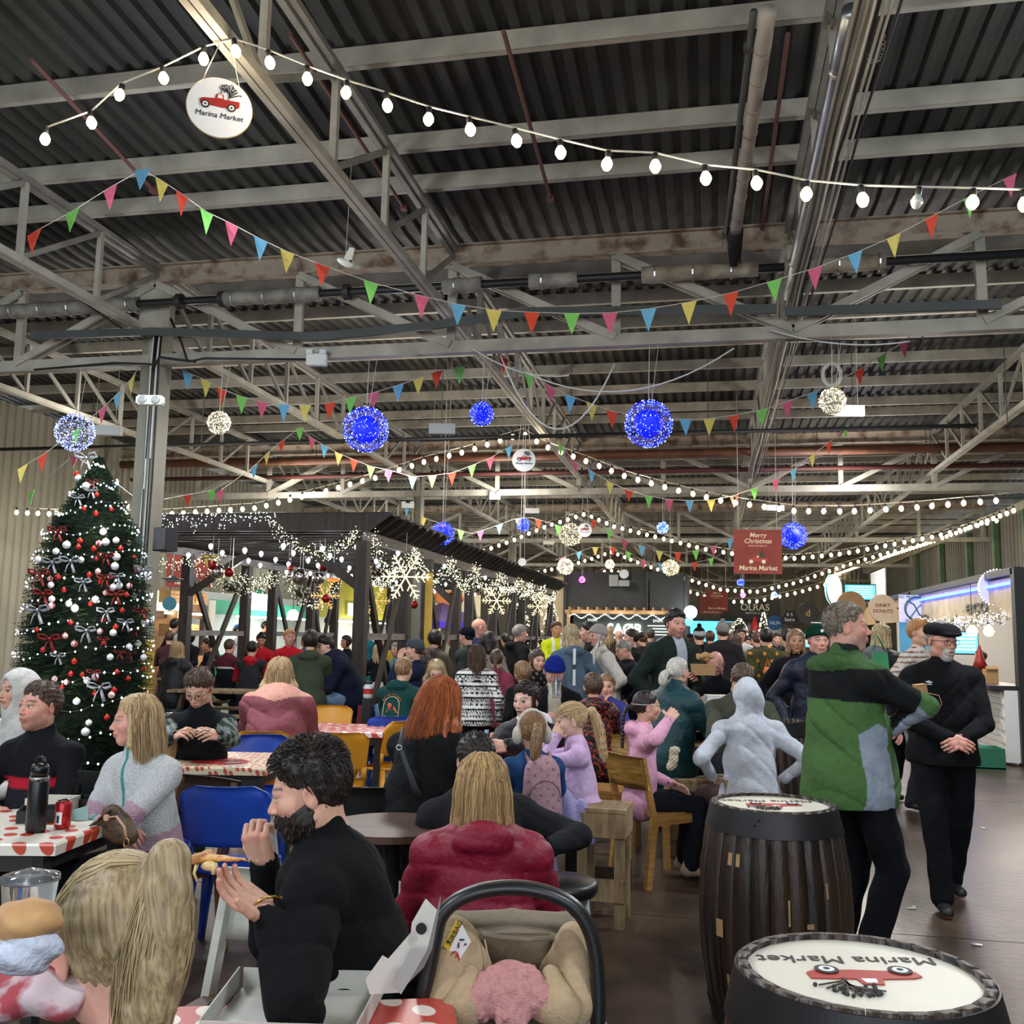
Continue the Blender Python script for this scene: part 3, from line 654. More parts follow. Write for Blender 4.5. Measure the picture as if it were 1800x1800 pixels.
def beads(m,pts,n,spread,r,drop=0.0):
 Lt,f=plmerge([Vector(p)for p in pts])
 for i in range(n):
  p=f(random.uniform(0,Lt))+Vector((random.gauss(0,spread),random.gauss(0,spread),random.gauss(0,spread)-random.uniform(0,drop)))
  s_=r*random.uniform(.7,1.3);m.add([p+Vector(v)*s_ for v in((1,0,0),(-1,0,0),(0,1,0),(0,-1,0),(0,0,1),(0,0,-1))],[(0,2,4),(2,1,4),(1,3,4),(3,0,4),(2,0,5),(1,2,5),(3,1,5),(0,3,5)])
def leaves(m,pts,n,spread,r):
 Lt,f=plmerge([Vector(p)for p in pts])
 for i in range(n):
  p=f(random.uniform(0,Lt))+Vector((random.gauss(0,spread),random.gauss(0,spread),random.gauss(0,spread)));a=Vector((random.gauss(0,1),random.gauss(0,1),random.gauss(0,1))).normalized();b=a.orthogonal().normalized()
  m.add([p,p+a*r+b*r*.35,p+a*r*2,p+a*r-b*r*.35],[(0,1,2,3)])
def garland(label,pts,nb,nl=120,sp=.05,r=.0065,mt=None):
 t=thing('light_garland',label,'garland',tuple(pts[0]));m=MB();leaves(m,pts,nl,sp*.8,.03);mk('greenery',m,leafm,t,world=True,kind='stuff')
 m=MB();beads(m,pts,nb,sp,r);mk('fairy_lights',m,mt or fairy,t,world=True,kind='stuff');return t
def arc(a,b,sag,n=8):return sagline(a,b,sag,n)
e=thing('icicle_lights','curtain of icicle lights along the front edge of the pergola roof','garland',(-6.2,11.4,3.1));m=MB();
for k in range(46):
 x=-8.5+k*.068;L_=random.uniform(.06,.3)
 for q in range(int(3+L_*22)):
  p=Vector((x+random.gauss(0,.012),11.43+random.uniform(-.02,.0),3.12-L_*random.random()));s_=.007;m.add([p+Vector(v)*s_ for v in((1,0,0),(-1,0,0),(0,1,0),(0,-1,0),(0,0,1),(0,0,-1))],[(0,2,4),(2,1,4),(1,3,4),(3,0,4),(2,0,5),(1,2,5),(3,1,5),(0,3,5)])
mk('fairy_lights',m,fairyw,e,world=True,kind='stuff');mk('lead',MB().beam((-8.5,11.44,3.12),(-5.3,11.44,3.12),.006,.006),cord_m,e,world=True)
garland('fairy light swag across the pergola front, from fascia to corner post',arc((-5.45,11.4,2.95),(PXR,11.45,2.85),.30,10),230,30)
Yg=[11.6,13.4,15.4,17.2,19.2,21.2,22.6,24.4,26.6]
for k in range(len(Yg)-1):
 garland('light garland swag on the pergola side, %s bay from its front corner'%['first','second','third','fourth','fifth','sixth','seventh','eighth'][k],arc((PXR+.12,Yg[k],2.84),(PXR+.12,Yg[k+1],2.84),.42 if k<4 else.3,8),240-14*k,140,.05,.0068+.0005*k)
garland('garland of lights on the inner left side of the pergola',arc((PXL+.1,14.0,2.6),(PXL+.1,17.1,2.6),.3,8),160,90,.05,.007)
garland('garland of lights hanging by the grey heater',[Vector((-7.9,12.3,2.62)),Vector((-7.4,12.3,2.50)),Vector((-6.7,12.4,2.62))],120,60,.05,.007)
for(p,q,sg)in[((372,990),(480,1010),.16),((500,1010),(610,1000),.5),((640,1000),(700,1010),.2)]:
 garland('loop of fairy lights between the hanging baubles, seen at x %s'%{372:'left of the second post',500:'the middle of the pergola',640:'the corner post'}[p[0]].replace('x ',''),arc(at(*p,14.5),at(*q,14.5),sg,10),130,60,.04,.007)
def snowflake(px,py,d,rpx,label,rz=0.0,mt=None):
 c=at(px,py,d);r=rpx/FPX*d;t=thing('snowflake_light',label,'snowflake light',tuple(c),rz);m=MB();w_=r*.055
 for k in range(6):
  a=pi/6+k*pi/3+pi/6;u_=Vector((cos(a),0,sin(a)));m.beam((0,0,0),u_*r,w_,w_,up=(0,1,0))
  for q,l in((.38,.26),(.62,.26),(.82,.16)):
   for sg in(-1,1):b_=a+sg*pi/3.4;m.beam(u_*r*q,u_*r*q+Vector((cos(b_),0,sin(b_)))*r*l,w_*.8,w_*.8,up=(0,1,0))
 mk('flake',m,mt or mat('snowflake_glow','fff3cf',.5,emit='ffe9b5',es=.9,samp=False),t)
 mk('hanging_wire',MB().tube([(0,0,r),(0,0,r+.25)],.003,4),cord_m,t)
snowflake(713,1014,12.4,44,'largest lit snowflake, hanging on the pergola side near its corner',.9*YAW)
snowflake(873,1056,17.5,27,'second lit snowflake farther along the pergola side',.5)
snowflake(945,1066,22,19,'farthest lit snowflake on the pergola side',.5)
snowflake(660,1056,15.0,27,'gold snowflake inside the pergola beside the corner post',.1,mat('gold_flake','d8b070',.4,emit='e0b060',es=.5,samp=False))
snowflake(571,1047,14.6,27,'gold snowflake inside the pergola left of the corner post',.1,mat('gold_flake','d8b070'))
chrome=mat('mirror_silver','e6e6e6',.06,metal=1.0);redball=mat('red_glitter','a5161a',.3,metal=.35,var=.3,vs=60)
def bauble(px,py,d,rpx,m,label,zt=2.84):
 c=at(px,py,d);r=rpx/FPX*d;t=thing('hanging_bauble',label,'bauble',tuple(c))
 mk('ball',MB().ball((0,0,0),r,28),m,t,True);mk('cap',MB().lathe([(r*.16,r*.96),(r*.16,r*1.12),(r*.05,r*1.16)],10),chrome,t)
 mk('thread',MB().tube([(0,0,r*1.1),(0,0,max(r*1.3,zt-c.z))],.003,4),cord_m,t)
bauble(373,993,12.6,9,redball,'red bauble with gold bow, left of the big mirror ball by the second post')
bauble(382,1005,13.0,12.5,chrome,'silver mirror ball between two red baubles at the left pergola post')
bauble(403,1006,12.8,8.5,redball,'red bauble right of the left silver mirror ball')
bauble(511,999,13.4,5.5,redball,'small red bauble above the tiny silver one')
bauble(507,1013,13.3,4.5,chrome,'tiny silver bauble left of the largest mirror ball')
bauble(527,1014,12.6,14.5,chrome,'largest silver mirror ball in the middle of the pergola')
bauble(560,1017,13.0,11,chrome,'silver mirror ball right of the largest one')
bauble(570,996,12.7,8,redball,'red bauble beside the pale heater')
bauble(573,1052,13.6,7.5,redball,'red bauble in front of the gold snowflake')
bauble(728,1063,15,7,redball,'red bauble behind the largest snowflake')
bauble(808,1056,17,6,redball,'red bauble deeper in the pergola')
c=at(368,981,12.55);t=thing('gold_bow','gold ribbon bow over the left red bauble','bow',tuple(c));gold=mat('gold_ribbon','d8b964',.35,metal=.7)
for sg in(-1,1):
 mk('loop',MB().ball((sg*.055,0,.02),.05,10,sc_=(1.1,.4,.6)),gold,t,True);mk('tail',MB().box((sg*.03,0,-.06),(.03,.01,.12),Matrix.Rotation(sg*.4,3,'Y')),gold,t)
def plantball(px,py,d,rpx,label,flower='fff1e0'):
 c=at(px,py,d);r=rpx/FPX*d;t=thing('hanging_basket',label,'hanging basket',tuple(c));m=MB()
 for i in range(260):
  z=random.uniform(-1,.7);a=random.uniform(0,2*pi);q=sqrt(1-z*z);p=Vector((q*cos(a)*r,q*sin(a)*r,z*r*.75))*random.uniform(.5,1.05);v=Vector((random.gauss(0,1),random.gauss(0,1),random.gauss(0,1))).normalized()*.035;o_=v.orthogonal().normalized()*.012
  m.add([p,p+v*.5+o_,p+v,p+v*.5-o_],[(0,1,2,3)])
 mk('foliage',m,leafm,t,kind='stuff');mk('basket',MB().ball((0,0,-.02),r*.6,12,sc_=(1,1,.6)),mat('coir','4b3a2b',.9),t,True)
 m=MB();
 for i in range(60):z=random.uniform(-1,.6);a=random.uniform(0,2*pi);q=sqrt(1-z*z);m.ball((q*cos(a)*r,q*sin(a)*r,z*r*.75),.012,5)
 mk('blossoms',m,mat('pale_flower','e6cdb8',.8),t,kind='stuff');mk('hanger',MB().tube([(0,0,0),(0,0,2.85-c.z)],.004,4),cord_m,t)
plantball(407,1030,13.0,17,'hanging flower basket with red bow left of centre in the pergola')
plantball(531,1040,13.6,15,'hanging flower basket below the largest mirror ball')
plantball(661,1003,13.8,15,'hanging basket behind the corner post')
plantball(798,1048,17,11,'hanging basket in the third pergola bay')
plantball(843,1038,18.5,9,'small hanging basket in the fourth pergola bay')
def heater(px,py,d,w_,label,m,glow=False):
 c=at(px,py,d);t=thing('patio_heater',label,'heater',tuple(c))
 mk('shade',MB().lathe([(w_*.10,w_*.30),(w_*.25,w_*.26),(w_*.33,w_*.12),(w_,-.0),(w_,-w_*.06),(w_*.5,-w_*.08)],28),m,t,True)
 mk('lamp_ring',MB().lathe([(w_*.52,-w_*.32),(w_*.60,-w_*.28),(w_*.62,-w_*.06)],28),mat('heater_ring_glow','ff7a2a',.4,emit='ff5a18',es=2.5)if glow else greyp,t,True)
 mk('rod',MB().tube([(0,0,w_*.3),(0,0,2.85-c.z)],.008,6),greyp,t)
heater(303,1017,11.9,.13,'grey metal patio heater hanging by the left corner of the pergola',mat('heater_steel','8c8f90',.35,metal=.8))
heater(586,1017,13.8,.13,'pale heater with glowing orange ring beside the corner post',mat('heater_pale','d8c9bd',.4),True)
t=thing('yellow_post','yellow painted steel post behind the second pergola post','post',(-4.05,13.75,0));mk('shaft',MB().box((0,0,1.25),(.09,.09,2.5)),mat('yellow_paint','c9a63a'),t);mk('base_plate',MB().box((0,0,.01),(.22,.22,.02)),darksteel,t)
# ================= christmas trees =================
needle=mat('fir_needles','2c4a2a',.75,col2='0f1f12',vs=5);trunk=mat('fir_trunk','3b2a1e',.9)
def xtree(c,zt,R0,n,label,z0=.25,prof_=None):
 t=thing('christmas_tree',label,'christmas tree',(c[0],c[1],0));H=zt-z0;rn=random.Random(int(zt*100));m=MB()
 for i in range(n):
  q=(rn.random()if prof_ else 1-sqrt(rn.random()));z=z0+H*q;a=rn.uniform(0,2*pi);Rr=(prof_(z)if prof_ else R0*(1-q)**.80)*rn.uniform(.82,1.05)+.02;u_=Vector((cos(a),sin(a),rn.uniform(-.35,.05))).normalized()
  tip=Vector((u_.x*Rr,u_.y*Rr,z));L_=min(Rr,rn.uniform(.13,.24));base=tip-u_*L_;side=u_.cross(Vector((0,0,1))).normalized();up=side.cross(u_)
  for k in range(9):
   s_=k/8;p=base.lerp(tip,s_);l=.055*(1-.5*s_)
   for sg in(-1,1):
    d_=(side*sg*.8+u_*.6+up*rn.uniform(-.4,.4)).normalized()*l;w_=up*.0045+u_*.0045;m.add([p-w_,p+d_,p+w_],[(0,1,2)])
 mk('foliage',m,needle,t,kind='stuff')
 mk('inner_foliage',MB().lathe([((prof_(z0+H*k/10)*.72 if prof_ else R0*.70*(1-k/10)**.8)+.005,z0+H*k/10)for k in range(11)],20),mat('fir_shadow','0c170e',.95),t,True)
 mk('trunk',MB().lathe([(.07,0),(.055,z0+.3)],10),trunk,t)
 return t
TC=at(153,1100,8.5);TZ=at(153,805,8.5).z;TR=.60
TPZ=[.25,.45,TZ-2.25,TZ-1.5,TZ-1.0,TZ-.75,TZ-.5,TZ-.25,TZ-.02];TPR=[.42,.54,.56,.52,.46,.40,.28,.15,.01]
tprof=lambda z:float(np.interp(z,TPZ,TPR))
xtree((TC.x,TC.y),TZ,TR,6200,'tall green Christmas tree with red and white ornaments at left, beside the steel column',prof_=tprof)
def on_tree(px,py,out=.02):
 d=8.5
 for _ in range(6):
  p=at(px,py,d);Rr=tprof(p.z)+.02;lat=(p.x-TC.x)*cos(YAW)+(p.y-TC.y)*sin(YAW);dd=sqrt(max(0,Rr*Rr-lat*lat));d=8.5-dd-out
 return at(px,py,d)
def spot(px,py):
 v=['top','upper part','upper middle','lower middle','lower part','foot'][min(5,max(0,int((py-800)/88)))];q=(px-TC_PX)/30.0
 return 'at the %s of the Christmas tree, %s'%(v,'far left' if q<-2 else 'left' if q<-.7 else 'centre' if q<.7 else 'right' if q<2 else 'far right')
TC_PX=153;SEEN={}
def fixdup():
 for k,l in SEEN.items():
  l.sort(key=lambda e:e[0]);nm=['higher','lower']if len(l)==2 else['highest','second-highest','third-highest','fourth-highest','fifth-highest','sixth-highest']
  if len(l)>1:
   for i,e in enumerate(l):e[1]['label']=nm[min(i,5)]+' '+k
def spotlab(o,base,x,y):px,py=CV(x,y);k=base+' '+spot(px,py);o['label']=k;SEEN.setdefault(k,[]).append((py,o))
CV=lambda x,y:(50+x/3.46,780+y/3.46)
sil=mat('white_glitter','dcdde2',.45,var=.12,vs=80);redg=mat('red_shiny','b01c1c',.22,metal=.3);strp=mat('candy_stripe','d9c3c2',.4,col2='a83a3e',vs=3.0,stretch=(1,14,1),ramp=(.47,.53))
bl={'w':(sil,'white glitter bauble hanging on the Christmas tree','white baubles on the Christmas tree',.030),'r':(redg,'shiny red bauble hanging on the Christmas tree','red baubles on the Christmas tree',.022),'s':(strp,'red and white candy-striped bauble on the Christmas tree','striped baubles on the Christmas tree',.025)}
BP={'w':[(455,535),(470,598),(232,615),(168,655),(320,707),(535,688),(525,745),(640,925),(407,947),(245,972),(281,1000),(515,873),(552,863),(137,858),(707,1085),(515,1150),(665,1217),(497,1298),(612,1235),(293,1567),(367,1697),(347,1752),(350,257),(304,208),(700,1300),(142,945),(355,1440),(62,705),(533,588),(405,1418)],
 'r':[(90,607),(313,592),(303,628),(397,640),(560,637),(640,693),(413,702),(370,798),(215,890),(597,920),(378,973),(570,1015),(255,1088),(455,1073),(530,1117),(50,1132),(88,1255),(278,1325),(327,1405),(257,1400),(537,1390),(605,1430),(700,1367),(477,1665),(403,1518),(203,1480),(435,838),(180,810),(505,400),(410,425),(415,310),(292,185),(337,395),(460,1210),(520,1500)],
 's':[(423,777),(613,865),(222,1170),(278,1217),(435,1142),(662,767),(607,605),(230,1450),(505,1528),(158,1430),(428,607),(132,822),(468,907),(30,790),(140,985)]}
for k,pts in BP.items():
 m_,lab,grp,r=bl[k];first=None
 for x,y in pts:
  p=on_tree(*CV(x,y))
  if first is None:
   first=thing('tree_bauble',lab,'bauble',tuple(p),0,grp);mk('ball',MB().ball((0,0,0),r,16),m_,first,True);mk('cap',MB().lathe([(.007,r*.95),(.007,r*1.2)],8),gold,first);o_=first
  else:o_=dup(first,tuple(p),random.uniform(0,6),None,None,random.uniform(.85,1.15))
  spotlab(o_,lab.split(' hanging')[0].split(' on the')[0],x,y)
silr=mat('silver_ribbon','b9bdc8',.45,metal=.35,var=.15,vs=40);redr=mat('red_ribbon','9a2420',.5,var=.25,vs=40)
def bow(p,s_,m_,lab,grp,tilt=0):
 t=thing('ribbon_bow',lab,'bow',tuple(p),YAW,grp)
 for sg in(-1,1):
  lp_=MB().tube([(0,0,0),(sg*.4*s_,-.04,.32*s_),(sg*.85*s_,-.05,.38*s_),(sg*.95*s_,-.03,.08*s_),(sg*.5*s_,-.03,-.06*s_),(0,0,0)],.10*s_,6,flat=.25,rs=[.05*s_,.16*s_,.17*s_,.15*s_,.14*s_,.05*s_]);mk('loop',lp_,m_,t,True)
  mk('tail',MB().tube([(0,0,0),(sg*.25*s_,-.03,-.5*s_),(sg*.45*s_,-.02,-1.15*s_)],.1*s_,6,flat=.2,rs=[.05*s_,.12*s_,.16*s_]),m_,t,True)
 mk('knot',MB().ball((0,-.02,0),.13*s_,8),m_,t,True);return t
for x,y,s_ in[(357,85,.10),(262,712,.085),(340,840,.07),(150,720,.08),(705,765,.08),(60,1010,.10),(480,1020,.075),(600,1085,.07),(358,1135,.085),(190,1290,.06),(440,1480,.10),(548,805,.06),(390,285,.06),(310,330,.06)]:
 spotlab(bow(on_tree(*CV(x,y),.06),s_,silr,'silver ribbon bow tied on the Christmas tree','silver bows on the Christmas tree'),'silver ribbon bow',x,y)
for x,y,s_ in[(75,790,.09),(98,910,.08),(480,685,.07),(475,815,.07),(540,915,.08),(135,1185,.09),(465,1190,.05),(565,1270,.05),(622,1280,.06),(185,530,.08),(395,235,.05),(655,1135,.05),(700,1020,.07),(408,1390,.06)]:
 spotlab(bow(on_tree(*CV(x,y),.06),s_,redr,'red ribbon bow tied on the Christmas tree','red bows on the Christmas tree'),'red ribbon bow',x,y)
fixdup()
t=thing('tree_lights','string of small white lights wound round the Christmas tree','string lights',(TC.x,TC.y,1.5));m=MB()
def spark(m,p,s_):m.add([Vector(p)+Vector(v)*s_ for v in((1,0,0),(-1,0,0),(0,1,0),(0,-1,0),(0,0,1),(0,0,-1))],[(0,2,4),(2,1,4),(1,3,4),(3,0,4),(2,0,5),(1,2,5),(3,1,5),(0,3,5)])
wl=[]
for tr in range(13):
 for k in range(46):
  q=(tr+k/46)/13;a=k/46*2*pi*1.0;z=.3+(TZ-.35)*q**.92;Rr=tprof(z)+.03;p=(TC.x+Rr*cos(a),TC.y+Rr*sin(a),z+.03*sin(a*3+tr)+random.uniform(-.02,.02));wl.append(p);spark(m,p,.0095*random.uniform(.6,1.3))
mk('fairy_lights',m,fairyw,t,world=True,kind='stuff');mk('lead',MB().tube(wl,.0025,3),mat('green_wire','1c2f1c',.7),t,world=True)
for q in(.25,.5,.75,.93):point_lamp((TC.x+.3,TC.y-.75*(1-q)-.15,.3+(TZ-.3)*q),3.0,(1,.95,.85),.15)
# ================= booth at the middle distance =================
dgrey=mat('booth_dark','3b3c3b',.8,var=.15,vs=1);t=thing('food_booth','tall dark grey booth with a lit menu bar at the end of the aisle','booth',(-2.6,31,0))
mk('back_wall',MB().box((-3.1,33,1.8),(3.0,.15,3.5)),dgrey,t,world=True)
mk('upper_wall',MB().box((-3.12,30.15,2.98),(2.55,.12,1.3)),dgrey,t,world=True);mk('upper_wall',MB().box((-1.28,30.1,2.98),(1.05,.12,1.3)),dgrey,t,world=True)
mk('side_wall',MB().box((-4.42,31.5,1.8),(.1,3,3.55)),dgrey,t,world=True);mk('side_wall',MB().box((-.70,31.5,1.8),(.1,3,3.55)),dgrey,t,world=True)
mk('pale_side_panel',MB().box((-4.85,30.2,1.75),(.75,.1,3.45)),mat('pale_ply','cbb795',.7,var=.15,vs=2),t,world=True)
mk('divider',MB().box((-1.87,30.02,2.98),(.06,.1,1.3)),blackp,t,world=True)
mk('timber_canopy',MB().box((-2.6,29.6,2.36),(3.3,.1,.10)).box((-2.6,28.9,2.36),(3.3,.1,.10)),wood_l,t,world=True)
for k in range(12):mk('canopy_slat',MB().box((-4.1+k*.275,29.25,2.45),(.05,1.1,.09)),wood_l,t,world=True)
for x in(-4.15,-1.05):mk('canopy_post',MB().box((x,28.9,1.18),(.09,.09,2.36)),wood_l,t,world=True)
mk('menu_wall',MB().box((-2.6,30.0,1.75),(3.1,.08,1.15)),mat('menu_green','2c3630',.6),t,world=True)
mk('counter',MB().box((-2.6,29.2,.55),(3.0,.5,1.1)),blackp,t,world=True)
neon=mat('neon_white','ffffff',.4,emit='f4fff8',es=6,samp=False);neons=mat('menu_lettering','dfe8e0',.5,emit='cfe0d4',es=1.2,samp=False)
RB=Matrix.Rotation(pi/2,4,'X')
text('SAØR',.42,Matrix.Translation((-2.55,29.9,1.86))@RB,neon,t,.02,off=.02)
for x,s_ in((-3.55,'SAØR'),(-1.55,'SAØR')):
 text(s_,.12,Matrix.Translation((x,29.93,2.13))@RB,neons,t,.005);
 for k in range(4):mk('menu_line',MB().box((x,29.93,1.98-k*.09),(.62-.1*(k%2),.01,.03)),neons,t,world=True)
mk('menu_line',MB().box((-2.55,29.93,1.6),(.9,.01,.05)),neons,t,world=True)
m=MB()
for k in range(60):spark(m,(-4.1+k*.052,28.85,2.22+.06*sin(k*.7)),.022)
mk('canopy_lights',m,fairyw,t,world=True,kind='stuff');
for x in(-3.6,-2.6,-1.6):point_lamp((x,28.6,2.1),14,(.95,.97,1),.1)
mk('projector',MB().box((-2.55,29.7,3.25),(.32,.3,.18)).box((-2.9,29.95,3.35),(.28,.08,.35)),greyp,t,world=True)
# ================= stalls on the right =================
SX=4.1;ply=mat('stall_ply','c9b998',.7,col2='a99a80',vs=3);whites=mat('stall_white','d8d8d6',.6);brickm=mat('white_tile','d4d2cc',.35)
blue_led=mat('blue_led','2040ff',.3,emit='2a48ff',es=14);screen=mat('screen_glow','4fb0d8',.3,emit='58b8e0',es=1.6)
t=thing('market_stall','nearest right-hand stall with pale eco fascia, blue LED strip and white tiled counter','stall',(SX,17,0));E_=t
mk('fascia',MB().box((SX,17.7,2.24),(.06,6.8,.56)),ply,t,world=True);mk('top_beam',MB().box((SX-.02,17.7,2.60),(.12,7.0,.10)),blackp,t,world=True)
mk('led_strip',MB().box((SX-.05,17.6,2.44),(.03,6.4,.035)),blue_led,t,world=True);mk('led_strip',MB().box((SX-.05,20.9,2.2),(.03,.035,.45)),blue_led,t,world=True)
text('eco',.34,Matrix.Translation((SX-.05,16.2,2.18))@Matrix.Rotation(-pi/2,4,'Z')@RB@Matrix.Diagonal((2.6,1,1,1)),mat('grey_letter','6f6f66',.6),t,.01,off=.004)
text('eco',.17,Matrix.Translation((SX-.05,19.9,2.12))@Matrix.Rotation(-pi/2,4,'Z')@RB@Matrix.Diagonal((2.4,1,1,1)),mat('grey_letter','6f6f66',.6),t,.01)
for y in(14.2,21.15):mk('corner_post',MB().box((SX,y,1.32),(.16,.16,2.64)),blackp,t,world=True)
mk('counter_top',MB().box((SX-.15,17.2,1.02),(.55,6.0,.06)),blackp,t,world=True)
for r_ in range(10):
 m=MB()
 for k in range(29):m.box((SX-.25,14.35+k*.205+(r_%2)*.1,.16+r_*.085),(.025,.195,.078))
 o=mk('tile_course',m,brickm,t,world=True)
mk('counter_body',MB().box((SX-.12,17.2,.52),(.25,6.0,.95)),whites,t,world=True)
mk('back_wall',MB().box((SX+2.2,17.7,1.3),(.1,6.8,2.6)),mat('stall_wood_back','8b6f4c',.7,var=.3,vs=3),t,world=True);mk('stall_roof',MB().box((SX+1.1,17.7,2.62),(2.2,6.9,.06)),whites,t,world=True);mk('end_wall',MB().box((SX+1.1,21.2,1.3),(2.2,.08,2.6)),whites,t,world=True)
def rscreen(px,py,w_,h_,Y,label):
 c=onY(px,py,Y);q=thing('menu_screen',label,'screen',tuple(c),YAW);mk('panel',MB().box((0,0,0),(w_,.03,h_)),screen,q);mk('bezel',MB().box((0,.02,0),(w_+.05,.03,h_+.05)),blackp,q)
 for k in range(5):mk('menu_row',MB().box((0,-.018,h_*(.36-.17*k)),(w_*.8,.004,h_*.07)),mat('screen_text','d4f4ff',.4,emit='c8f0ff',es=1.0),q)
 mk('bracket',MB().box((0,.05,h_*.5+.15),(.04,.03,.35)),blackp,q)
rscreen(1697,1130,.42,.36,18.2,'cyan menu screen on the stall behind the man in the flat cap')
for x in(1709,1738):
 c=onY(x,1108,16.4);q=thing('pendant_bulb','large glowing filament bulb over the tiled counter, %s one'%('left' if x==1709 else 'right'),'lamp',tuple(c));mk('glass',MB().lathe([(.001,-.10),(.055,-.08),(.085,-.02),(.05,.05),(.02,.09)],20),mat('amber_glow','ffdf9a',.2,emit='ffd27a',es=4,samp=False),q,True);mk('socket',MB().lathe([(.022,.08),(.022,.14)],10),blackp,q);mk('flex',MB().tube([(0,0,.14),(0,0,2.6-c.z)],.005,5),blackcab,q);point_lamp(c,12,WARM,.1)
garland('silver light garland under the eco fascia',[Vector((SX-.08,14.6,1.98)),Vector((SX-.08,17,1.95)),Vector((SX-.08,20.9,1.98))],420,200,.055,.0075,fairyw)
c=onX(1735,1325,3.75);q=thing('crate','dark green plastic crate on the floor below the tiled counter','crate',(3.45,13.9,0));gc=mat('green_plastic','1f6a4e',.5)
mk('side',MB().box((0,-.19,.14),(.5,.02,.26)),gc,q);mk('side',MB().box((0,.19,.14),(.5,.02,.26)),gc,q);mk('end',MB().box((-.24,0,.14),(.02,.38,.26)),gc,q);mk('end',MB().box((.24,0,.14),(.02,.38,.26)),gc,q);mk('base',MB().box((0,0,.015),(.5,.4,.03)),gc,q);mk('contents',MB().ball((0,0,.22),.15,10,sc_=(1.3,1,.5)),gc,q,True)
point_lamp((5.3,17.0,2.2),70,(1,.9,.75),.2);point_lamp((5.3,19.6,2.2),40,(1,.9,.8),.2)  # lamps added to brighten the dark stall interior, no bulb hangs here
c=Vector((SX-.18,15.6,1.05));q=thing('felt_figure','felt christmas figure with tall pointed red hat on the stall counter','figure',tuple(c));mk('hat',MB().lathe([(.11,.20),(.07,.32),(.02,.52),(.001,.55)],14),redr,q,True);mk('beard',MB().ball((0,0,.14),.09,12,sc_=(1,.8,1.1)),whites,q,True);mk('robe',MB().lathe([(.11,0),(.10,.12),(.07,.2)],14),redr,q,True)
q=thing('cardboard_box','small kraft box on the tiled counter','box',(SX-.2,15.0,1.05));mk('box_body',MB().box((0,0,.1),(.16,.2,.2)),mat('kraft','a98258',.8),q);mk('box_flap',MB().box((0,-.1,.22),(.16,.08,.004),Matrix.Rotation(.5,3,'X')),mat('kraft','a98258'),q)
c=onY(1611,1078,20.3);q=thing('coeliac_panel','tall white panel with green ring emblem and painted mural between stalls','sign',(c.x,20.3,1.2),YAW*.6)
z0=onY(1611,1094,20.3).z;zt=onY(1611,1046,20.3).z;wpx=55/FPX*20.5
mk('panel',MB().box((0,0,(z0+zt)/2-1.2),(wpx,.03,zt-z0)),mat('lilac_white','cfccea',.5),q);zc=(z0+zt)/2-1.2;rr=(zt-z0)*.42
gring=mat('emblem_green','1f5a46',.5)
mk('ring',MB().tube([(rr*cos(a),-.02,zc+rr*sin(a))for a in[2*pi*k/32 for k in range(33)]],.035,6,cap=False,flat=.5),gring,q)
mk('wheat_mark',MB().tube([(-.16,-.02,zc+.15),(-.05,-.02,zc+.08),(.05,-.02,zc-.12),(.16,-.02,zc-.16)],.014,6).tube([(-.12,-.02,zc-.16),(0,-.02,zc),(.14,-.02,zc+.14)],.010,6),gring,q)
Mq=Matrix.Rotation(0,4,'Z')
text('ALL PRODUCTS ARE',.075,Matrix.Translation((0,-.02,zc+rr*1.02))@RB,gring,q,.002,loc_=True);text('GLUTEN FREE',.075,Matrix.Translation((0,-.02,zc-rr*1.04))@RB,gring,q,.002,loc_=True)
mk('mural',MB().box((0,0,(z0-1.2-1.2)/2),(wpx,.03,z0)),mat('mural_blue','3f86a8',.6),q)
for(x,z,r_,cc)in((-.22,-.25,.14,'2f7a4e'),(-.15,-.55,.15,'3f9a5a'),(-.2,-.42,.07,'d98fae'),(.1,-.2,.12,'27587f'),(-.1,-.85,.12,'d9672e')):
 mk('mural_shape',MB().lathe([(r_,0),(r_,.012)],18,(x,-.02,z),rot=Matrix.Rotation(pi/2,3,'X')),mat('mural_'+cc,cc,.6),q)
def disc_sign(px,py,Y,r,colr,label,lines=(),tcol=None,glow=None,hexa=False,rz=.12):
 c=onY(px,py,Y);q=thing('disc_sign',label,'sign',tuple(c),rz);n=6 if hexa else 32
 m_=mat('disc_'+colr+(glow or ''),colr,.6,var=.1,vs=6)if not glow else mat('disc_'+colr+glow,colr,.5,emit=glow,es=2.2)
 mk('disc',MB().lathe([(r,-.03),(r,.03)],n,rot=Matrix.Rotation(pi/2,3,'X')),m_,q);mk('bracket',MB().box((r+.2,.0,0),(.45,.03,.03)),blackp,q)
 for i,(s_,z,sz)in enumerate(lines):text(s_,sz,Matrix.Translation((0,-.035,z))@RB,mat('ink_'+(tcol or 'dark'),tcol or '2a2422',.6),q,.002,off=.003,loc_=True)
disc_sign(1551,1069,21.8,.29,'cdb58f','round pale wooden donut stall sign',(('DINKY',.055,.10),('DONUTS',-.065,.10)),'7a1f1a')
disc_sign(1496,1064,24.6,.34,'b99468','round wooden sign behind the grey-haired man')
disc_sign(1420,1078,31.0,.33,'2a2420','black oval sign with pale emblem',(('d',0,.3),),'b79f6a')
disc_sign(1388,1086,33.0,.27,'1d1f21','black hexagonal sign with white letters',(('kuro',-.06,.17),('K 5',.10,.14)),'e8e8e8',None,True)
disc_sign(1362,1095,34,.25,'1f5f8f','blue round sign beside the black hexagon',(('NUA',0,.17),),'d8ecf8')
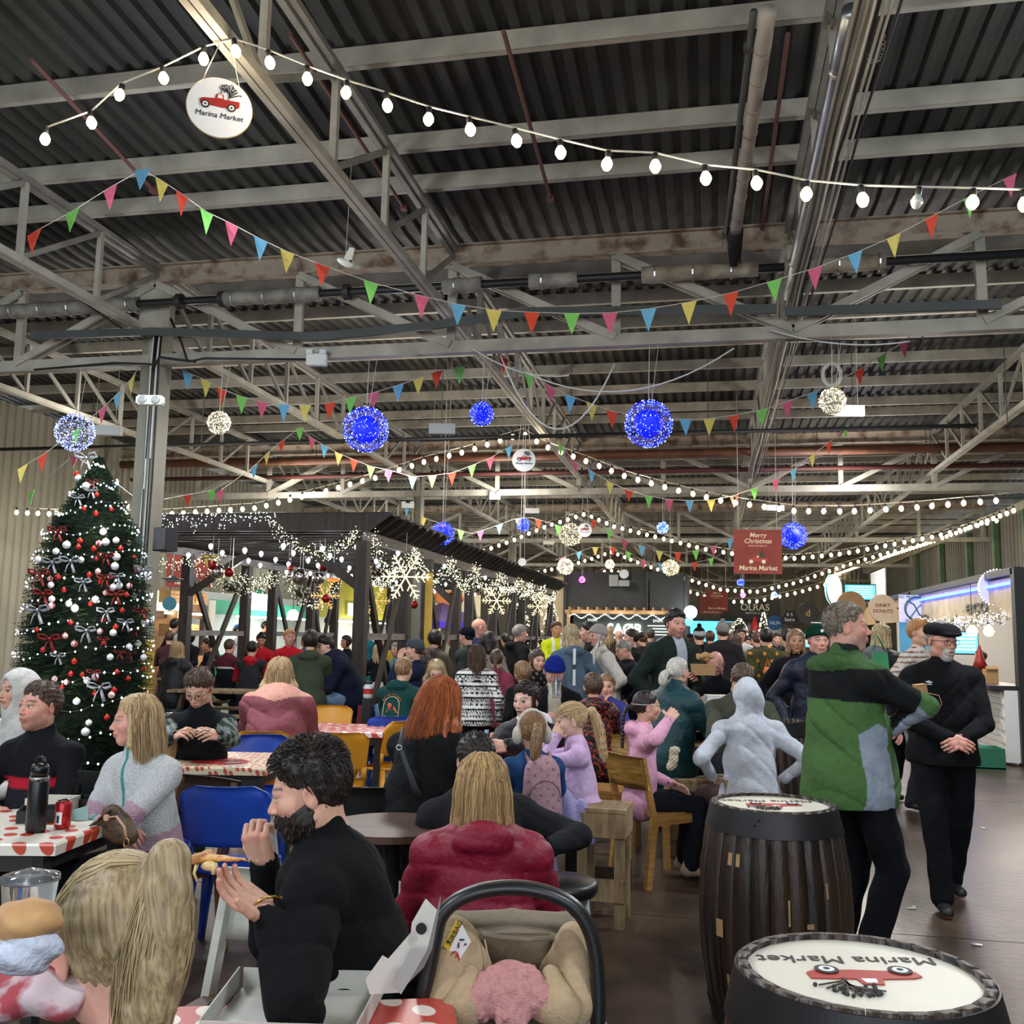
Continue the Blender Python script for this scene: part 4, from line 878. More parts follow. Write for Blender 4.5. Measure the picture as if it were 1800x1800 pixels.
c=onX(1465,1036,4.1);q=thing('disc_sign','tall glowing round sign seen edge-on above the stalls','sign',(4.0,24.6,onY(1465,1036,24.6).z),1.0);q.location=tuple(onY(1465,1036,27));mk('disc',MB().lathe([(.40,-.05),(.40,.05)],32,rot=Matrix.Rotation(pi/2,3,'X')),mat('disc_glow_white','d8f0ee',.4,emit='c8ecec',es=1.8),q);mk('band',MB().lathe([(.41,-.02),(.41,.02)],32,rot=Matrix.Rotation(pi/2,3,'X')),mat('teal','2a7f86',.5),q)
c=onY(1752,1034,15.6);q=thing('disc_sign','white disc sign with lit rim at the right edge','sign',tuple(c),.15);mk('disc',MB().lathe([(.27,-.03),(.27,.03)],32,rot=Matrix.Rotation(pi/2,3,'X')),whites,q);m=MB()
for k in range(36):spark(m,(.28*cos(k*pi/18),-.03,.28*sin(k*pi/18)),.012)
mk('rim_lights',m,fairyw,q,kind='stuff')
specs=[(21.3,25.2,'cbb08a','second right-hand stall, pale timber, beyond the mural panel'),(25.4,29.5,'a88762','third right-hand stall, brown timber fascia'),(29.7,35.2,'2c2e31','fourth right-hand stall, black fascia with lit cyan screens')]
for y0,y1,cc,lab in specs:
 t=thing('market_stall',lab,'stall',(SX,(y0+y1)/2,0));m_=mat('stall_'+cc,cc,.7,var=.2,vs=3)
 mk('fascia',MB().box((SX,(y0+y1)/2,2.3),(.06,y1-y0-.2,.5)),m_,t,world=True);mk('top_beam',MB().box((SX-.02,(y0+y1)/2,2.60),(.12,y1-y0,.10)),blackp,t,world=True)
 for y in(y0,y1):mk('corner_post',MB().box((SX,y,1.3),(.14,.14,2.6)),blackp,t,world=True)
 mk('counter',MB().box((SX-.1,(y0+y1)/2,.52),(.4,y1-y0-.3,1.04)),m_,t,world=True);mk('back_wall',MB().box((SX+2.2,(y0+y1)/2,1.3),(.1,y1-y0,2.6)),whites,t,world=True)
 mk('lamp_tube',MB().box((SX+.4,(y0+y1)/2,2.3),(.06,y1-y0-.8,.05)),mat('tube_glow','ffffff',.3,emit='fff4e0',es=8,samp=False),t,world=True);point_lamp((SX+.4,(y0+y1)/2,2.1),60,(1,.95,.88),.2)
rscreen(1412,1126,.75,.4,31.5,'cyan lit screen on the fourth right-hand stall');rscreen(1512,1041,.75,.36,25.5,'blue lit window display above the stalls')
t=thing('roller_shutter','pale slatted shutter box above the third stall','shutter',(4.6,27,3.2));
for k in range(14):mk('slat',MB().box((4.4,27.2,2.75+k*.055),(.03,2.2,.05)),whites,t,world=True)
# ================= far end =================
t=thing('far_stall','dark far stall with white lettering and snowy blue lights','stall',(1.5,45,0));FE=45
mk('fascia',MB().box((onY(1318,1070,FE).x,FE,onY(1318,1072,FE).z),(2.6,.2,.9)),mat('far_dark','2b3136',.7),t,world=True)
text('OLRAS',.42,Matrix.Translation(onY(1327,1068,FE-.15))@RB,whites,t,.01,off=.01);text('SEAFOOD & GRILL',.12,Matrix.Translation(onY(1330,1078,FE-.15))@RB,whites,t,.01)
mk('back_wall',MB().box((onY(1318,1100,FE).x,FE+.5,1.2),(2.8,.2,2.4)),mat('far_pale','b9c8cf',.6),t,world=True);
for x in(1290,1362):mk('column',MB().box((onY(x,1100,FE-.3).x,FE-.3,1.2),(.25,.2,2.4)),whites,t,world=True)
for x in(1308,1327):mk('vent',MB().lathe([(.22,0),(.22,.05)],20,tuple(onY(x,1092,FE+.3)),rot=Matrix.Rotation(pi/2,3,'X')),blackp,t,world=True)
t=thing('video_wall','wide cyan video wall at the far end left of the far trees','screen',tuple(onY(1252,1110,46)));cc=onY(1252,1110,46);mk('panel',MB().box(cc,(2.0,.1,.95)),screen,t,world=True);mk('frame',MB().box(cc+Vector((0,.06,0)),(2.15,.1,1.1)),blackp,t,world=True);mk('stand',MB().box((cc.x,cc.y+.06,(cc.z-.5)/2),(1.8,.08,cc.z-.5)),blackp,t,world=True)
t=thing('moon_lamp','big glowing white globe lamp beside the booth','lamp',tuple(onY(1214,1076,30.0)));mk('globe',MB().ball((0,0,0),.2,24),mat('moon_glow','ffffff',.4,emit='f4fbff',es=3.5,samp=False),t,True);mk('bracket',MB().box((-.25,0,0),(.35,.03,.03)),blackp,t);point_lamp(onY(1214,1076,29.5),30,(.8,.9,1),.2)
t=thing('blue_disc','blue lit disc below the globe lamp','sign',tuple(onY(1211,1093,30.0)));mk('disc',MB().lathe([(.13,-.03),(.13,.03)],24,rot=Matrix.Rotation(pi/2,3,'X')),mat('bluedisc','4a90e0',.4,emit='3a88e8',es=1.5),t);mk('bracket',MB().box((-.2,0,0),(.25,.03,.03)),blackp,t)
def smalltree(px,pyb,pyt,d,R0,lab,n=1500,warm=True):
 c=at(px,pyb,d);zt=at(px,pyt,d).z;t=xtree((c.x,c.y),zt,R0,n,lab,.5);m=MB()
 for k in range(260):
  q=random.random()**1.3;z=.6+(zt-.6)*q;a=random.uniform(0,2*pi);Rr=R0*(1-q)**.8*1.05+.03;spark(m,(c.x+Rr*cos(a),c.y+Rr*sin(a),z),.0005*d)
 mk('fairy_lights',m,fairy if warm else fairyw,t,world=True,kind='stuff')
smalltree(1300,1140,1086,36,.85,'leafy decorated tree with yellow lights at the far end');smalltree(1343,1140,1076,37,.35,'slim glowing white tree at the far right',700)
smalltree(968,1130,1055,29.5,.5,'green lit tree at the far end of the pergola',1500);smalltree(912,1130,1058,31,.75,'lit tree with red bows seen through the far pergola posts')
t=thing('inflatable_figure','tall dark red inflatable shape at the far end','inflatable',tuple(onz(1327,1145,0)));t.location.z=0;c=at(1327,1110,38);t.location=(c.x,c.y,0);mk('inflated_body',MB().lathe([(.35,0),(.62,.7),(.5,1.4),(.2,2.0),(.05,2.5)],18),redr,t,True);mk('white_trim',MB().lathe([(.6,.85),(.64,.95),(.58,1.05)],18),whites,t,True)
# ================= left side stalls behind the pergola =================
LX=-12.2
ls=[(19.4,22.0,'6a4a33','left-wall stall of stacked timber boxes behind the tree',2.2,'ffe8c8'),(22.2,28.6,'3fae8c','left-wall stall with bright green fascia',2.35,'f4fff8'),(28.8,36.5,'b9b22a','yellow-green stall block with a round dark emblem',3.5,'fff4d8'),(36.8,42,'7a5fa8','purple stall with pale counter',3.0,'e8d8ff'),(42.2,50,'d8b9a0','pale peach stall with an orange mural',3.6,'ffe8d8')]
for y0,y1,cc,lab,zt,lc in ls:
 t=thing('market_stall',lab,'stall',(LX,(y0+y1)/2,0));m_=mat('lstall_'+cc,cc,.7,var=.2,vs=2);L_=y1-y0
 mk('fascia',MB().box((LX,(y0+y1)/2,zt-.15 if zt<2.5 else(zt+2.1)/2),(.1,L_-.1,.35 if zt<2.5 else zt-2.1)),m_,t,world=True)
 mk('counter',MB().box((LX+.1,(y0+y1)/2,.5),(.4,L_-.6,1.0)),mat('lcounter_'+cc,'b58a5e' if cc!='3fae8c' else '2fae9c',.6),t,world=True)
 for y in(y0+.1,y1-.1):mk('corner_post',MB().box((LX+.02,y,zt/2),(.12,.12,zt)),whites if cc=='3fae8c' else dw,t,world=True)
 mk('back_wall',MB().box((LX-.55,(y0+y1)/2,1.3),(.05,L_,2.6)),whites if cc!='6a4a33' else wood_l,t,world=True)
 mk('lamp_tube',MB().box((LX+.25,(y0+y1)/2,1.98),(.05,L_*.7,.05)),mat('tube_glow_cool','ffffff',.3,emit='f4fff8',es=9,samp=False),t,world=True);point_lamp((LX+.9,(y0+y1)/2,1.9),90,lin(lc),.2)
 mk('menu_board',MB().box((LX+.12,(y0+y1)/2-.5,zt+.05 if zt<2.5 else 2.4),(.04,1.6,.45)),mat('menu_pale','dfe6cf',.5,emit='dfe6cf',es=.5),t,world=True)
for y,z,cl in[(19.9,2.35,'left crate of the top row'),(20.5,2.35,'middle crate of the top row'),(21.1,2.35,'right crate of the top row'),(20.0,1.6,'left crate of the bottom row'),(20.8,1.6,'right crate of the bottom row'),(20.3,1.9,'single crate between the rows')]:
 q=thing('wooden_crate','timber display crate on the left-wall stall, '+cl,'crate',(LX+.25,y,z),0,'timber crates on the left-wall stall');mk('box_body',MB().box((0,0,0),(.25,.45,.28)),wood_l,q);
 for k in(-1,0,1):mk('slat',MB().box((.135,0,k*.09),(.015,.47,.07)),wood_l,q)
def ldisc(px,py,d,rpx,colr,lab,em=None,s_=None):
 c=at(px,py,d);q=thing('disc_sign',lab,'sign',tuple(c),YAW*1.5);r=rpx/FPX*d;mk('disc',MB().lathe([(r,-.02),(r,.02)],28,rot=Matrix.Rotation(pi/2,3,'X')),mat('ld_'+colr,colr,.6,emit=em,es=.8)if em else mat('ld_'+colr,colr,.6),q);mk('hanger',MB().box((0,0,r+.15),(.02,.02,.3)),blackp,q)
 if s_:text(s_,r*.45,Matrix.Translation((0,-.03,0))@RB,mat('ink_e8','e8e8e8',.6),q,.002,loc_=True)
ldisc(298,1061,19.6,12,'3f8fa8','teal round sign on the timber stall');ldisc(515,1081,25,10,'dfeaf0','pale lit round sign','dfeaf0');ldisc(578,1091,26,8,'16181a','black round sign with white face mark',None,'o o')
ldisc(455,1048,27,12,'3f9a88','teal-ringed round emblem on corrugated wall')
c=at(778,1095,40);t=thing('market_tent','purple pointed market tent behind the pergola','tent',(c.x,c.y,0),.2);t.scale=(1.3,1.3,1.15);pm_=mat('purple_canvas','5d4a7a',.7)
mk('canopy',MB().lathe([(1.25,1.85),(.02,2.55)],4),pm_,t);mk('valance',MB().lathe([(1.25,1.62),(1.25,1.85)],4),mat('purple_bright','4a30c0',.6),t)
for a in range(4):mk('tent_pole',MB().tube([(1.2*cos(a*pi/2),1.2*sin(a*pi/2),0),(1.2*cos(a*pi/2),1.2*sin(a*pi/2),1.8)],.03,6),whites,t)
mural=mat('mural_orange','d9803f',.6)
c=at(790,1052,40);t=thing('painted_mural','orange swirled mural panel behind the tent','mural',tuple(c),.3);mk('panel',MB().box((0,.1,-.6),(2.6,.05,2.4)),mat('mural_cream','dccfae',.7),t);mk('painted_swirl',MB().ball((0,0,0),.5,20,sc_=(1.2,.1,.6)),mural,t,True);mk('painted_swirl',MB().ball((-.5,0,.3),.25,16,sc_=(1,.1,.8)),mural,t,True);mk('support',MB().box((0,.1,-1.6),(2.6,.05,1.8)),mat('mural_cream','dccfae'),t)
# ================= implicit surfaces =================
V3=lambda*a:np.array(a,dtype=np.float64)
class Field:
 def __init__(s,lo,hi,h,big=.06):
  s.h=h;s.lo=np.array(lo,float);s.n=np.maximum(4,np.ceil((np.array(hi,float)-s.lo)/h).astype(int)+1)
  s.f=np.full(s.n,big,np.float32);s.t=np.zeros(s.n,np.int8)
  s.ax=[(s.lo[i]+h*np.arange(s.n[i])).astype(np.float32)for i in range(3)]
 def sub(s,lo,hi):
  a=np.clip(np.floor((np.array(lo)-s.lo)/s.h).astype(int),0,s.n);b=np.clip(np.ceil((np.array(hi)-s.lo)/s.h).astype(int)+1,0,s.n)
  if np.any(b<=a):return None
  sl=tuple(slice(a[i],b[i])for i in range(3))
  return sl,s.ax[0][sl[0]][:,None,None],s.ax[1][sl[1]][None,:,None],s.ax[2][sl[2]][None,None,:]
 def blend(s,sl,d,k,op,tg):
  f=s.f[sl]
  if op=='u':
   if k>0:
    h=np.clip(.5+.5*(f-d)/k,0,1);g=f*(1-h)+d*h-k*h*(1-h)
   else:g=np.minimum(f,d)
   if tg:s.t[sl]=np.where(d<f,tg,s.t[sl])
  elif op=='s':
   d=-d
   if k>0:
    h=np.clip(.5-.5*(f-d)/k,0,1);g=f*(1-h)+d*h+k*h*(1-h)
   else:g=np.maximum(f,d)
  s.f[sl]=g
 def cone(s,a,b,ra,rb,k=.02,op='u',sq=None,tg=0):
  a=np.array(a,float);b=np.array(b,float);m=max(ra,rb)*1.0+k+.03
  q=s.sub(np.minimum(a,b)-m,np.maximum(a,b)+m)
  if q is None:return s
  sl,X,Y,Z=q;d=b-a;L2=float(d@d)+1e-12
  px,py,pz=X-a[0],Y-a[1],Z-a[2]
  t=np.clip((px*d[0]+py*d[1]+pz*d[2])/L2,0,1)
  px=px-t*d[0];py=py-t*d[1];pz=pz-t*d[2]
  if sq is not None:
   u,fc=sq;dt=px*u[0]+py*u[1]+pz*u[2];g=(1.0/fc-1.0)*dt
   px=px+g*u[0];py=py+g*u[1];pz=pz+g*u[2]
  s.blend(sl,(np.sqrt(px*px+py*py+pz*pz)-(ra+(rb-ra)*t)).astype(np.float32),k,op,tg);return s
 def ell(s,c,r,k=.02,op='u',R=None,tg=0):
  c=np.array(c,float);r=np.array(r,float);m=r.max()+k+.03 if R is not None else r+k+.03
  q=s.sub(c-m,c+m)
  if q is None:return s
  sl,X,Y,Z=q;x,y,z=X-c[0],Y-c[1],Z-c[2]
  if R is not None:x,y,z=[R[0][i]*x+R[1][i]*y+R[2][i]*z for i in range(3)]
  k0=np.sqrt((x/r[0])**2+(y/r[1])**2+(z/r[2])**2);k1=np.sqrt((x/r[0]**2)**2+(y/r[1]**2)**2+(z/r[2]**2)**2)+1e-6
  s.blend(sl,(k0*(k0-1)/k1).astype(np.float32),k,op,tg);return s
 def plane(s,p,n):
  X,Y,Z=s.ax[0][:,None,None],s.ax[1][None,:,None],s.ax[2][None,None,:]
  d=(X-p[0])*n[0]+(Y-p[1])*n[1]+(Z-p[2])*n[2];s.f=np.maximum(s.f,d.astype(np.float32));return s
 def grid(s):return s.ax[0][:,None,None],s.ax[1][None,:,None],s.ax[2][None,None,:]
 def mesh(s):
  f=s.f.copy();f[0]=f[-1]=.05;f[:,0]=f[:,-1]=.05;f[:,:,0]=f[:,:,-1]=.05
  ins=f<0;n=s.n-1
  cnt=np.zeros(n,np.int8);CO=[(i,j,k)for i in(0,1)for j in(0,1)for k in(0,1)]
  for i,j,k in CO:cnt+=ins[i:i+n[0],j:j+n[1],k:k+n[2]]
  I=np.argwhere((cnt>0)&(cnt<8))
  if len(I)==0:return np.zeros((0,3)),np.zeros((0,4),int),np.zeros(0,int)
  idx=np.full(n,-1,np.int64);idx[I[:,0],I[:,1],I[:,2]]=np.arange(len(I))
  vals=np.stack([f[I[:,0]+i,I[:,1]+j,I[:,2]+k]for i,j,k in CO],1).astype(float)
  C=np.array(CO,float);P=np.zeros((len(I),3));W=np.zeros(len(I))
  for a in range(8):
   for b in range(a+1,8):
    if np.abs(C[a]-C[b]).sum()!=1:continue
    va,vb=vals[:,a],vals[:,b];m=(va<0)!=(vb<0)
    t=np.where(m,va/np.where(m,va-vb,1),0)
    P+=np.where(m[:,None],C[a]+t[:,None]*(C[b]-C[a]),0);W+=m
  P=(P/W[:,None]+I)*s.h+s.lo
  Q=[]
  for ax in range(3):
   o1,o2=[(1,2),(2,0),(0,1)][ax]
   sl0=[slice(1,-1)]*3;sl1=[slice(1,-1)]*3;sl0[ax]=slice(0,-1);sl1[ax]=slice(1,None)
   A=ins[tuple(sl0)];B=ins[tuple(sl1)];e=np.argwhere(A!=B)
   if len(e)==0:continue
   base=e.copy()
   for q in range(3):
    if q!=ax:base[:,q]+=1
   sg=A[e[:,0],e[:,1],e[:,2]]
   def g(d1,d2):
    c=base.copy();c[:,o1]+=d1;c[:,o2]+=d2;return idx[c[:,0],c[:,1],c[:,2]]
   q4=np.stack([g(-1,-1),g(0,-1),g(0,0),g(-1,0)],1)
   q4=np.where(sg[:,None],q4,q4[:,::-1]);Q.append(q4)
  Q=np.concatenate(Q);Q=Q[(Q>=0).all(1)]
  return P,Q,s.t[I[:,0],I[:,1],I[:,2]]
def unit(v):v=np.array(v,float);return v/(np.linalg.norm(v)+1e-12)
def wr(p,sc_=1.0,seed=0):
 x,y,z=p;a=seed*1.7
 return(np.sin(31*sc_*z+9*sc_*x+a+1.6*np.sin(13*sc_*x+a))*.5+np.sin(23*sc_*x-19*sc_*z+1.3*a+1.4*np.sin(17*sc_*y))*.3+np.sin(47*sc_*y+21*sc_*z+2.1*a)*.2)
# ================= heads =================
HC={}
def head_field(kind,h,ext=0.0):
 F=Field((-.125,-.16,-.20),(.125,.15,.16),h)
 jw={'m':1.0,'f':.90,'c':.88}[kind];jl={'m':1.0,'f':.95,'c':.86}[kind]
 F.ell((0,-.012,.030),(.076,.096,.090),0)
 F.ell((0,.020,-.032*jl),(.060*jw,.072,.080*jl),.03)
 F.ell((0,.060,-.092*jl),(.024*jw,.022,.022),.03)
 for s in(-1,1):
  F.ell((s*.044*jw,.002,-.062*jl),(.022,.03,.024),.03)
  F.ell((s*.038,.052,-.018),(.024,.026,.022),.025)
  F.ell((s*.030,.105,.008),(.019,.022,.012),.014,'s')
 F.cone((-.034,.080,.024),(.034,.080,.024),.010,.010,.016)
 nz=.85 if kind=='c' else 1.0
 F.cone((0,.084,.014),(0,.084+.022*nz,-.024),.006,.0105,.012)
 for s in(-1,1):F.ell((s*.011,.097,-.029),(.007,.008,.006),.006)
 F.ell((0,.088,-.056*jl),(.024,.012,.014),.012)
 F.cone((-.016,.093,-.0535*jl),(.016,.093,-.0535*jl),.0040,.0040,.004)
 F.cone((-.014,.092,-.0640*jl),(.014,.092,-.0640*jl),.0050,.0050,.004)
 if h<.0045:
  F.cone((-.022,.101,-.0585*jl),(.022,.101,-.0585*jl),.0022,.0022,.003,'s')
  for s in(-1,1):
   F.ell((s*.031,.0790,.007),(.0150,.0135,.0125),.004)
   F.ell((s*.0335,.0955,.0055),(.0140,.018,.0056),.003,'s')
 for s in(-1,1):
  Re=np.array(Matrix.Rotation(s*radians(-22),3,'Z')@Matrix.Rotation(radians(-10),3,'X'))
  F.ell((s*.081,-.008,-.004),(.006,.019,.031),.006,'u',Re)
  if h<.0055:F.ell((s*.090,-.004,.0),(.006,.010,.018),.004,'s',Re)
 F.cone((0,-.022,-.05),(0,-.040,-.21),.050*(.86 if kind!='m' else 1),.054*(.86 if kind!='m' else 1),.03)
 return F
def head_mesh(kind,h):
 key=('H',kind,h)
 if key not in HC:
  P,Q,_=head_field(kind,h).mesh();HC[key]=(P,Q)
 return HC[key]
def sstep(a,b,x):t=np.clip((x-a)/(b-a),0,1);return t*t*(3-2*t)
def head_paint(P,kind,skin,brow,lips=None,stubble=None,h=.005,smile=0.0,eye=(.09,.07,.05)):
 x,y,z=P[:,0],P[:,1],P[:,2];n=len(P);jl={'m':1.0,'f':.95,'c':.86}[kind]
 C=np.tile(np.array(skin),(n,1));red=C*np.array([1.05,.80,.78])
 m=np.exp(-(((np.abs(x)-.040)/.020)**2+((z+.025)/.022)**2))*(y>.03)+.8*np.exp(-((x/.014)**2+((z+.026)/.014)**2))*(y>.09)+.7*(np.abs(x)>.076)
 C=C*(1-.55*m[:,None])+red*(.55*m[:,None])
 if stubble is not None:
  jb=sstep(-.035,-.055,z)*sstep(-.02,.02,y)*(z>-.14)+0.6*np.exp(-((x/.022)**2+((z+.047)/.006)**2))*(y>.06)
  C=C*(1-np.clip(jb,0,1)[:,None]*.55)+np.array(stubble)*(np.clip(jb,0,1)[:,None]*.55)
 lp=lips if lips is not None else np.array(skin)*np.array([.82,.50,.50])
 ml=(np.abs(x)<.023+smile*.006)*(y>.07)*np.exp(-((z+.0585*jl-smile*.10*np.abs(x))/.0068)**4)
 C=C*(1-ml[:,None])+lp*ml[:,None]
 dk=(np.abs(x)<.021)*(y>.07)*np.exp(-((z+.0585*jl)/max(.0016,h*.45))**2)*.75
 C=C*(1-dk[:,None])+np.array([.05,.02,.02])*dk[:,None]
 ax=np.abs(x);bl=.029+.010*(1-np.abs(ax-.032)/.022)*.6
 mb=(ax>.011)*(ax<.052)*(y>.05)*np.exp(-((z-bl)/max(.0040,h*.8))**2)*.8
 C=C*(1-mb[:,None])+np.array(brow)*mb[:,None]
 if h>=.0045:
  ex=(ax-.031)/.0135;ez=(z-.006)/max(.0062,h*.85);me=((ex**2+ez**2)<1)*(y>.05)
  C[me]=np.array([.55,.52,.50]);mi=((((ax-.031)/.0065)**2+((z-.006)/.0065)**2)<1.4)*(y>.05);C[mi]=eye
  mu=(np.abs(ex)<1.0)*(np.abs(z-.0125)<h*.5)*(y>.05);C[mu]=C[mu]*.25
  dn=((np.abs(ax-.009)<.004)*(np.abs(z+.034)<.004)*(y>.085));C[dn]=C[dn]*.35
 else:
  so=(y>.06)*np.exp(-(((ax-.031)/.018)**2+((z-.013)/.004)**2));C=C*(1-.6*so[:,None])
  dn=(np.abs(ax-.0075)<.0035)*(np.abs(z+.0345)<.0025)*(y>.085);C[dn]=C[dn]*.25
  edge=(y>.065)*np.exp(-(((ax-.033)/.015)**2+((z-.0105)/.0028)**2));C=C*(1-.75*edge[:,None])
 return C
ZLY=[-.14,-.09,-.045,-.012,.012,.035,.055,.080,.11]
ZLZ=[-.085,-.080,-.060,.005,.030,.045,.062,.082,.095]
def hair_mesh(kind,style,h,thick=.014,seed=0,p=None):
 """shell grown out of the head where hair grows; extra volumes for length"""
 p=p or{};key=('h',kind,style,h,thick,seed,str(p))
 if key in HC:return HC[key]
 L=p.get('len',.30)
 lo,hi=[-.13,-.19,-.20],[.13,.15,.17]
 if style in('long','bob','pony','braid','wavy','curly','bun'):lo=[-.22,-.32,-.16-L-.08];hi=[.22,.16,.17]
 H=head_field(kind,max(h,.0045))if False else None
 F=Field(lo,hi,h);F.ell((0,-.012,.030),(.076,.096,.090),0);F.ell((0,.016,-.03),(.060,.066,.07),.03)
 X,Y,Z=F.grid();zl=np.interp(Y,ZLY,ZLZ)+p.get('rec',0)*sstep(.02,.06,Y)
 if style=='bald_fringe':zl=np.maximum(zl,-1);reg=np.minimum(Z-zl,.045-Z-0*X)
 else:reg=Z-zl
 if kind!='m' and style not in('pony','braid','bun'):reg=np.maximum(reg,np.where(Y<.035,Z+.10,-1))
 t=thick*np.clip(.35+.65*(reg/.03),-3,1)
 if style in('short','messy'):
  up=sstep(.04,.10,Z)*p.get('vol',.006)*sstep(-.1,.05,Y);t=t+np.where(reg>0,up,0)
 rough=.0022*np.sin(X*210+2*np.sin(Z*60+seed))+.0022*np.sin(Y*190+X*90+seed*2)+.0015*np.sin(Z*230+X*120)
 if style=='messy':rough=rough*.8
 if style in('curly','wavy'):rough=rough*2.0+.003*np.sin(X*95+seed)*np.sin(Y*88+seed)*np.sin(Z*80)*2
 if h>.006 or style in('pony','long','bun','braid'):rough=rough*.5
 F.f=(F.f-t+rough*(t>0)).astype(np.float32)
 if style=='bald_fringe':pass
 sd=-.012*p.get('side',0)
 if style in('long','wavy'):
  wv=p.get('wide',1.0);fr=p.get('front',0)
  n=9
  for i in range(n):
   a=-pi*(.5+.62)+pi*1.24*i/(n-1)+0;ca,sa=math.cos(a+pi/2),math.sin(a-0)
   ang=(-1+2*i/(n-1))*radians(112)
   bx,by=.074*math.sin(ang),-.01-.088*math.cos(ang)
   top=(bx,by,.03);mid=(bx*1.12*wv,by*1.12-.005,-.10);e=(bx*(1.2+.25*(wv-1))*wv,min(by*1.2-.01,-.02)if not fr else by*1.1,-.06-L*(1-.12*abs(math.sin(ang))**2))
   F.cone(top,mid,.016,.020,.014);F.cone(mid,e,.020,.013,.014)
 if style=='bob':
  for i in range(9):
   ang=(-1+2*i/8)*radians(115);bx,by=.078*math.sin(ang),-.01-.09*math.cos(ang)
   F.cone((bx,by,.03),(bx*1.15,by*1.12,-.06-L*.5),.018,.018,.014)
 if style in('curly',):
  F.ell((0,-.05,.0),(.11,.10,.13),.02)
  F.cone((0,-.07,-.02),(0,-.10,-L),.09,.06,.02)
 if style in('pony','braid','bun'):
  root=np.array(p.get('root',(0,-.118,.035)));F.ell(root+V3(0,.006,0),(.024,.03,.024),.02)
  if style=='bun':F.ell(root+V3(0,-.03,.01),(.038,.034,.036),.01)
  else:
   drop=p.get('drop',(0,-.05,-1));u=unit(drop);k=7;pts=[root];q=root+V3(0,-.035,0);pts.append(q)
   for i in range(k):pts.append(pts[-1]+(V3(0,-.02+.012*i,0)if i<2 else 0)+u*L/k)
   for i in range(len(pts)-1):
    ra=.022+.012*math.sin(pi*min(1,(i+.5)/len(pts)))*p.get('fatt',1.0)
    if style=='braid':
     for q in range(3):
      t_=(q+.5)/3;c=pts[i]*(1-t_)+pts[i+1]*t_;sgn=1 if(i*3+q)%2 else-1
      F.ell(c+V3(sgn*.007,0,0),(.015,.014,.017),.003)
    else:F.cone(pts[i],pts[i+1],ra if i else.014,(.022+.012*math.sin(pi*min(1,(i+1.5)/len(pts))))*(1 if i<len(pts)-2 else.35),.01)
 if style in('long','wavy','bob','pony'):
  X,Y,Z=F.grid();th=np.arctan2(X,-(Y+.01));nn=np.sin(th*26+3*np.sin(Z*14+seed)+(Y*30 if style=='pony' else 0)+(6*np.sin(Z*22)if style=='wavy' else 0))
  F.f=(F.f+(.0030 if h<.006 else.0015)*nn*sstep(.03,-.03,Z)+0).astype(np.float32)
 P,Q,_=F.mesh();HC[key]=(P,Q);return HC[key]
def hand_mesh(curl,h,spread=.0,thumb=0.5):
 key=('hand',curl,h,spread,thumb)
 if key in HC:return HC[key]
 F=Field((-.07,-.04,-.11),(.09,.21,.05),h,.03)
 F.cone((-.022,.012,0),(-.030,.080,0),.014,.013,.01,sq=((0,0,1),.85));F.cone((.020,.012,0),(.028,.080,0),.015,.013,.012,sq=((0,0,1),.85));F.cone((0,-.03,0),(0,.08,.001),.022,.017,.014,sq=((0,0,1),.75))
 for i,(x,L)in enumerate([(-.031,.055),(-.0105,.068),(.0105,.072),(.031,.066)]):
  p=V3(x,.084-abs(x)*.15+(.004 if i in(1,2)else 0),.002);a=curl*.7;sp=spread*(i-1.5)
  for sgi,fr in enumerate((.44,.31,.25)):
   d=V3(math.sin(sp)*math.cos(a),math.cos(a)*math.cos(sp),-math.sin(a));q=p+d*L*1.05*fr*1.15
   F.cone(p,q,.0092-.0008*sgi,.0084-.0009*sgi,.0022);p=q;a+=curl*(1.0 if sgi==0 else.8)
 p=V3(.026,.018,-.004);d=unit(V3(.75,.62,-.35-thumb*.6));q=p+d*.040;F.cone(p,q,.0150,.0105,.012)
 d2=unit(V3(.35,.85,-.25-thumb*.6-.2*curl));r=q+d2*.03;F.cone(q,r,.0105,.0095,.004);d3=unit(d2+V3(-.3*thumb,.1,-.3*curl));F.cone(r,r+d3*.022,.0095,.0078,.003)
 P,Q,_=F.mesh();HC[key]=(P,Q);return HC[key]
# ================= people =================
skinm=mat('skin',attr=True,rough=.5,var=.12,vs=60,ramp=(.3,.6),sss=.06,spec=.35)
clothm=mat('cloth',attr=True,rough=.92,var=.14,vs=35,bump=.75,bs=13,spec=.2)
knitm=mat('fleece',attr=True,rough=.97,var=.22,vs=120,bump=.9,bs=160,spec=.1)
puffm=mat('padded_nylon',attr=True,rough=.55,var=.12,vs=25,bump=.8,bs=16,spec=.35)
shoem=mat('shoe',attr=True,rough=.6)
def hairmat(nm,c1,c2):
 return mat('hair_'+nm,c1,.48,col2=c2,vs=1.0,stretch=(190,190,8),ramp=(.36,.62),spec=.4,bump=.12,bs=1.6)
HM={'blonde':('c9ae84','8a6a48'),'ash':('cbb488','6e5b44'),'honey':('cba873','77583a'),'brown':('5b4434','2c1f18'),'dark':('2c221d','120e0c'),'black':('17130f','080706'),
 'red':('b5622f','6f3315'),'grey':('9b958c','5f5a55'),'lightbrown':('9a7853','543c28'),'white':('cfcac0','98938a'),'ginger':('c28d58','8f5c33'),'darkred':('33201f','150c0c'),'greybrown':('8a7d6e','4f463c')}
SK={'pale':lin('dcb3a0'),'fair':lin('d6a68f'),'tan':lin('bd8a6e'),'brown':lin('7d5541'),'rosy':lin('d49c8a')}
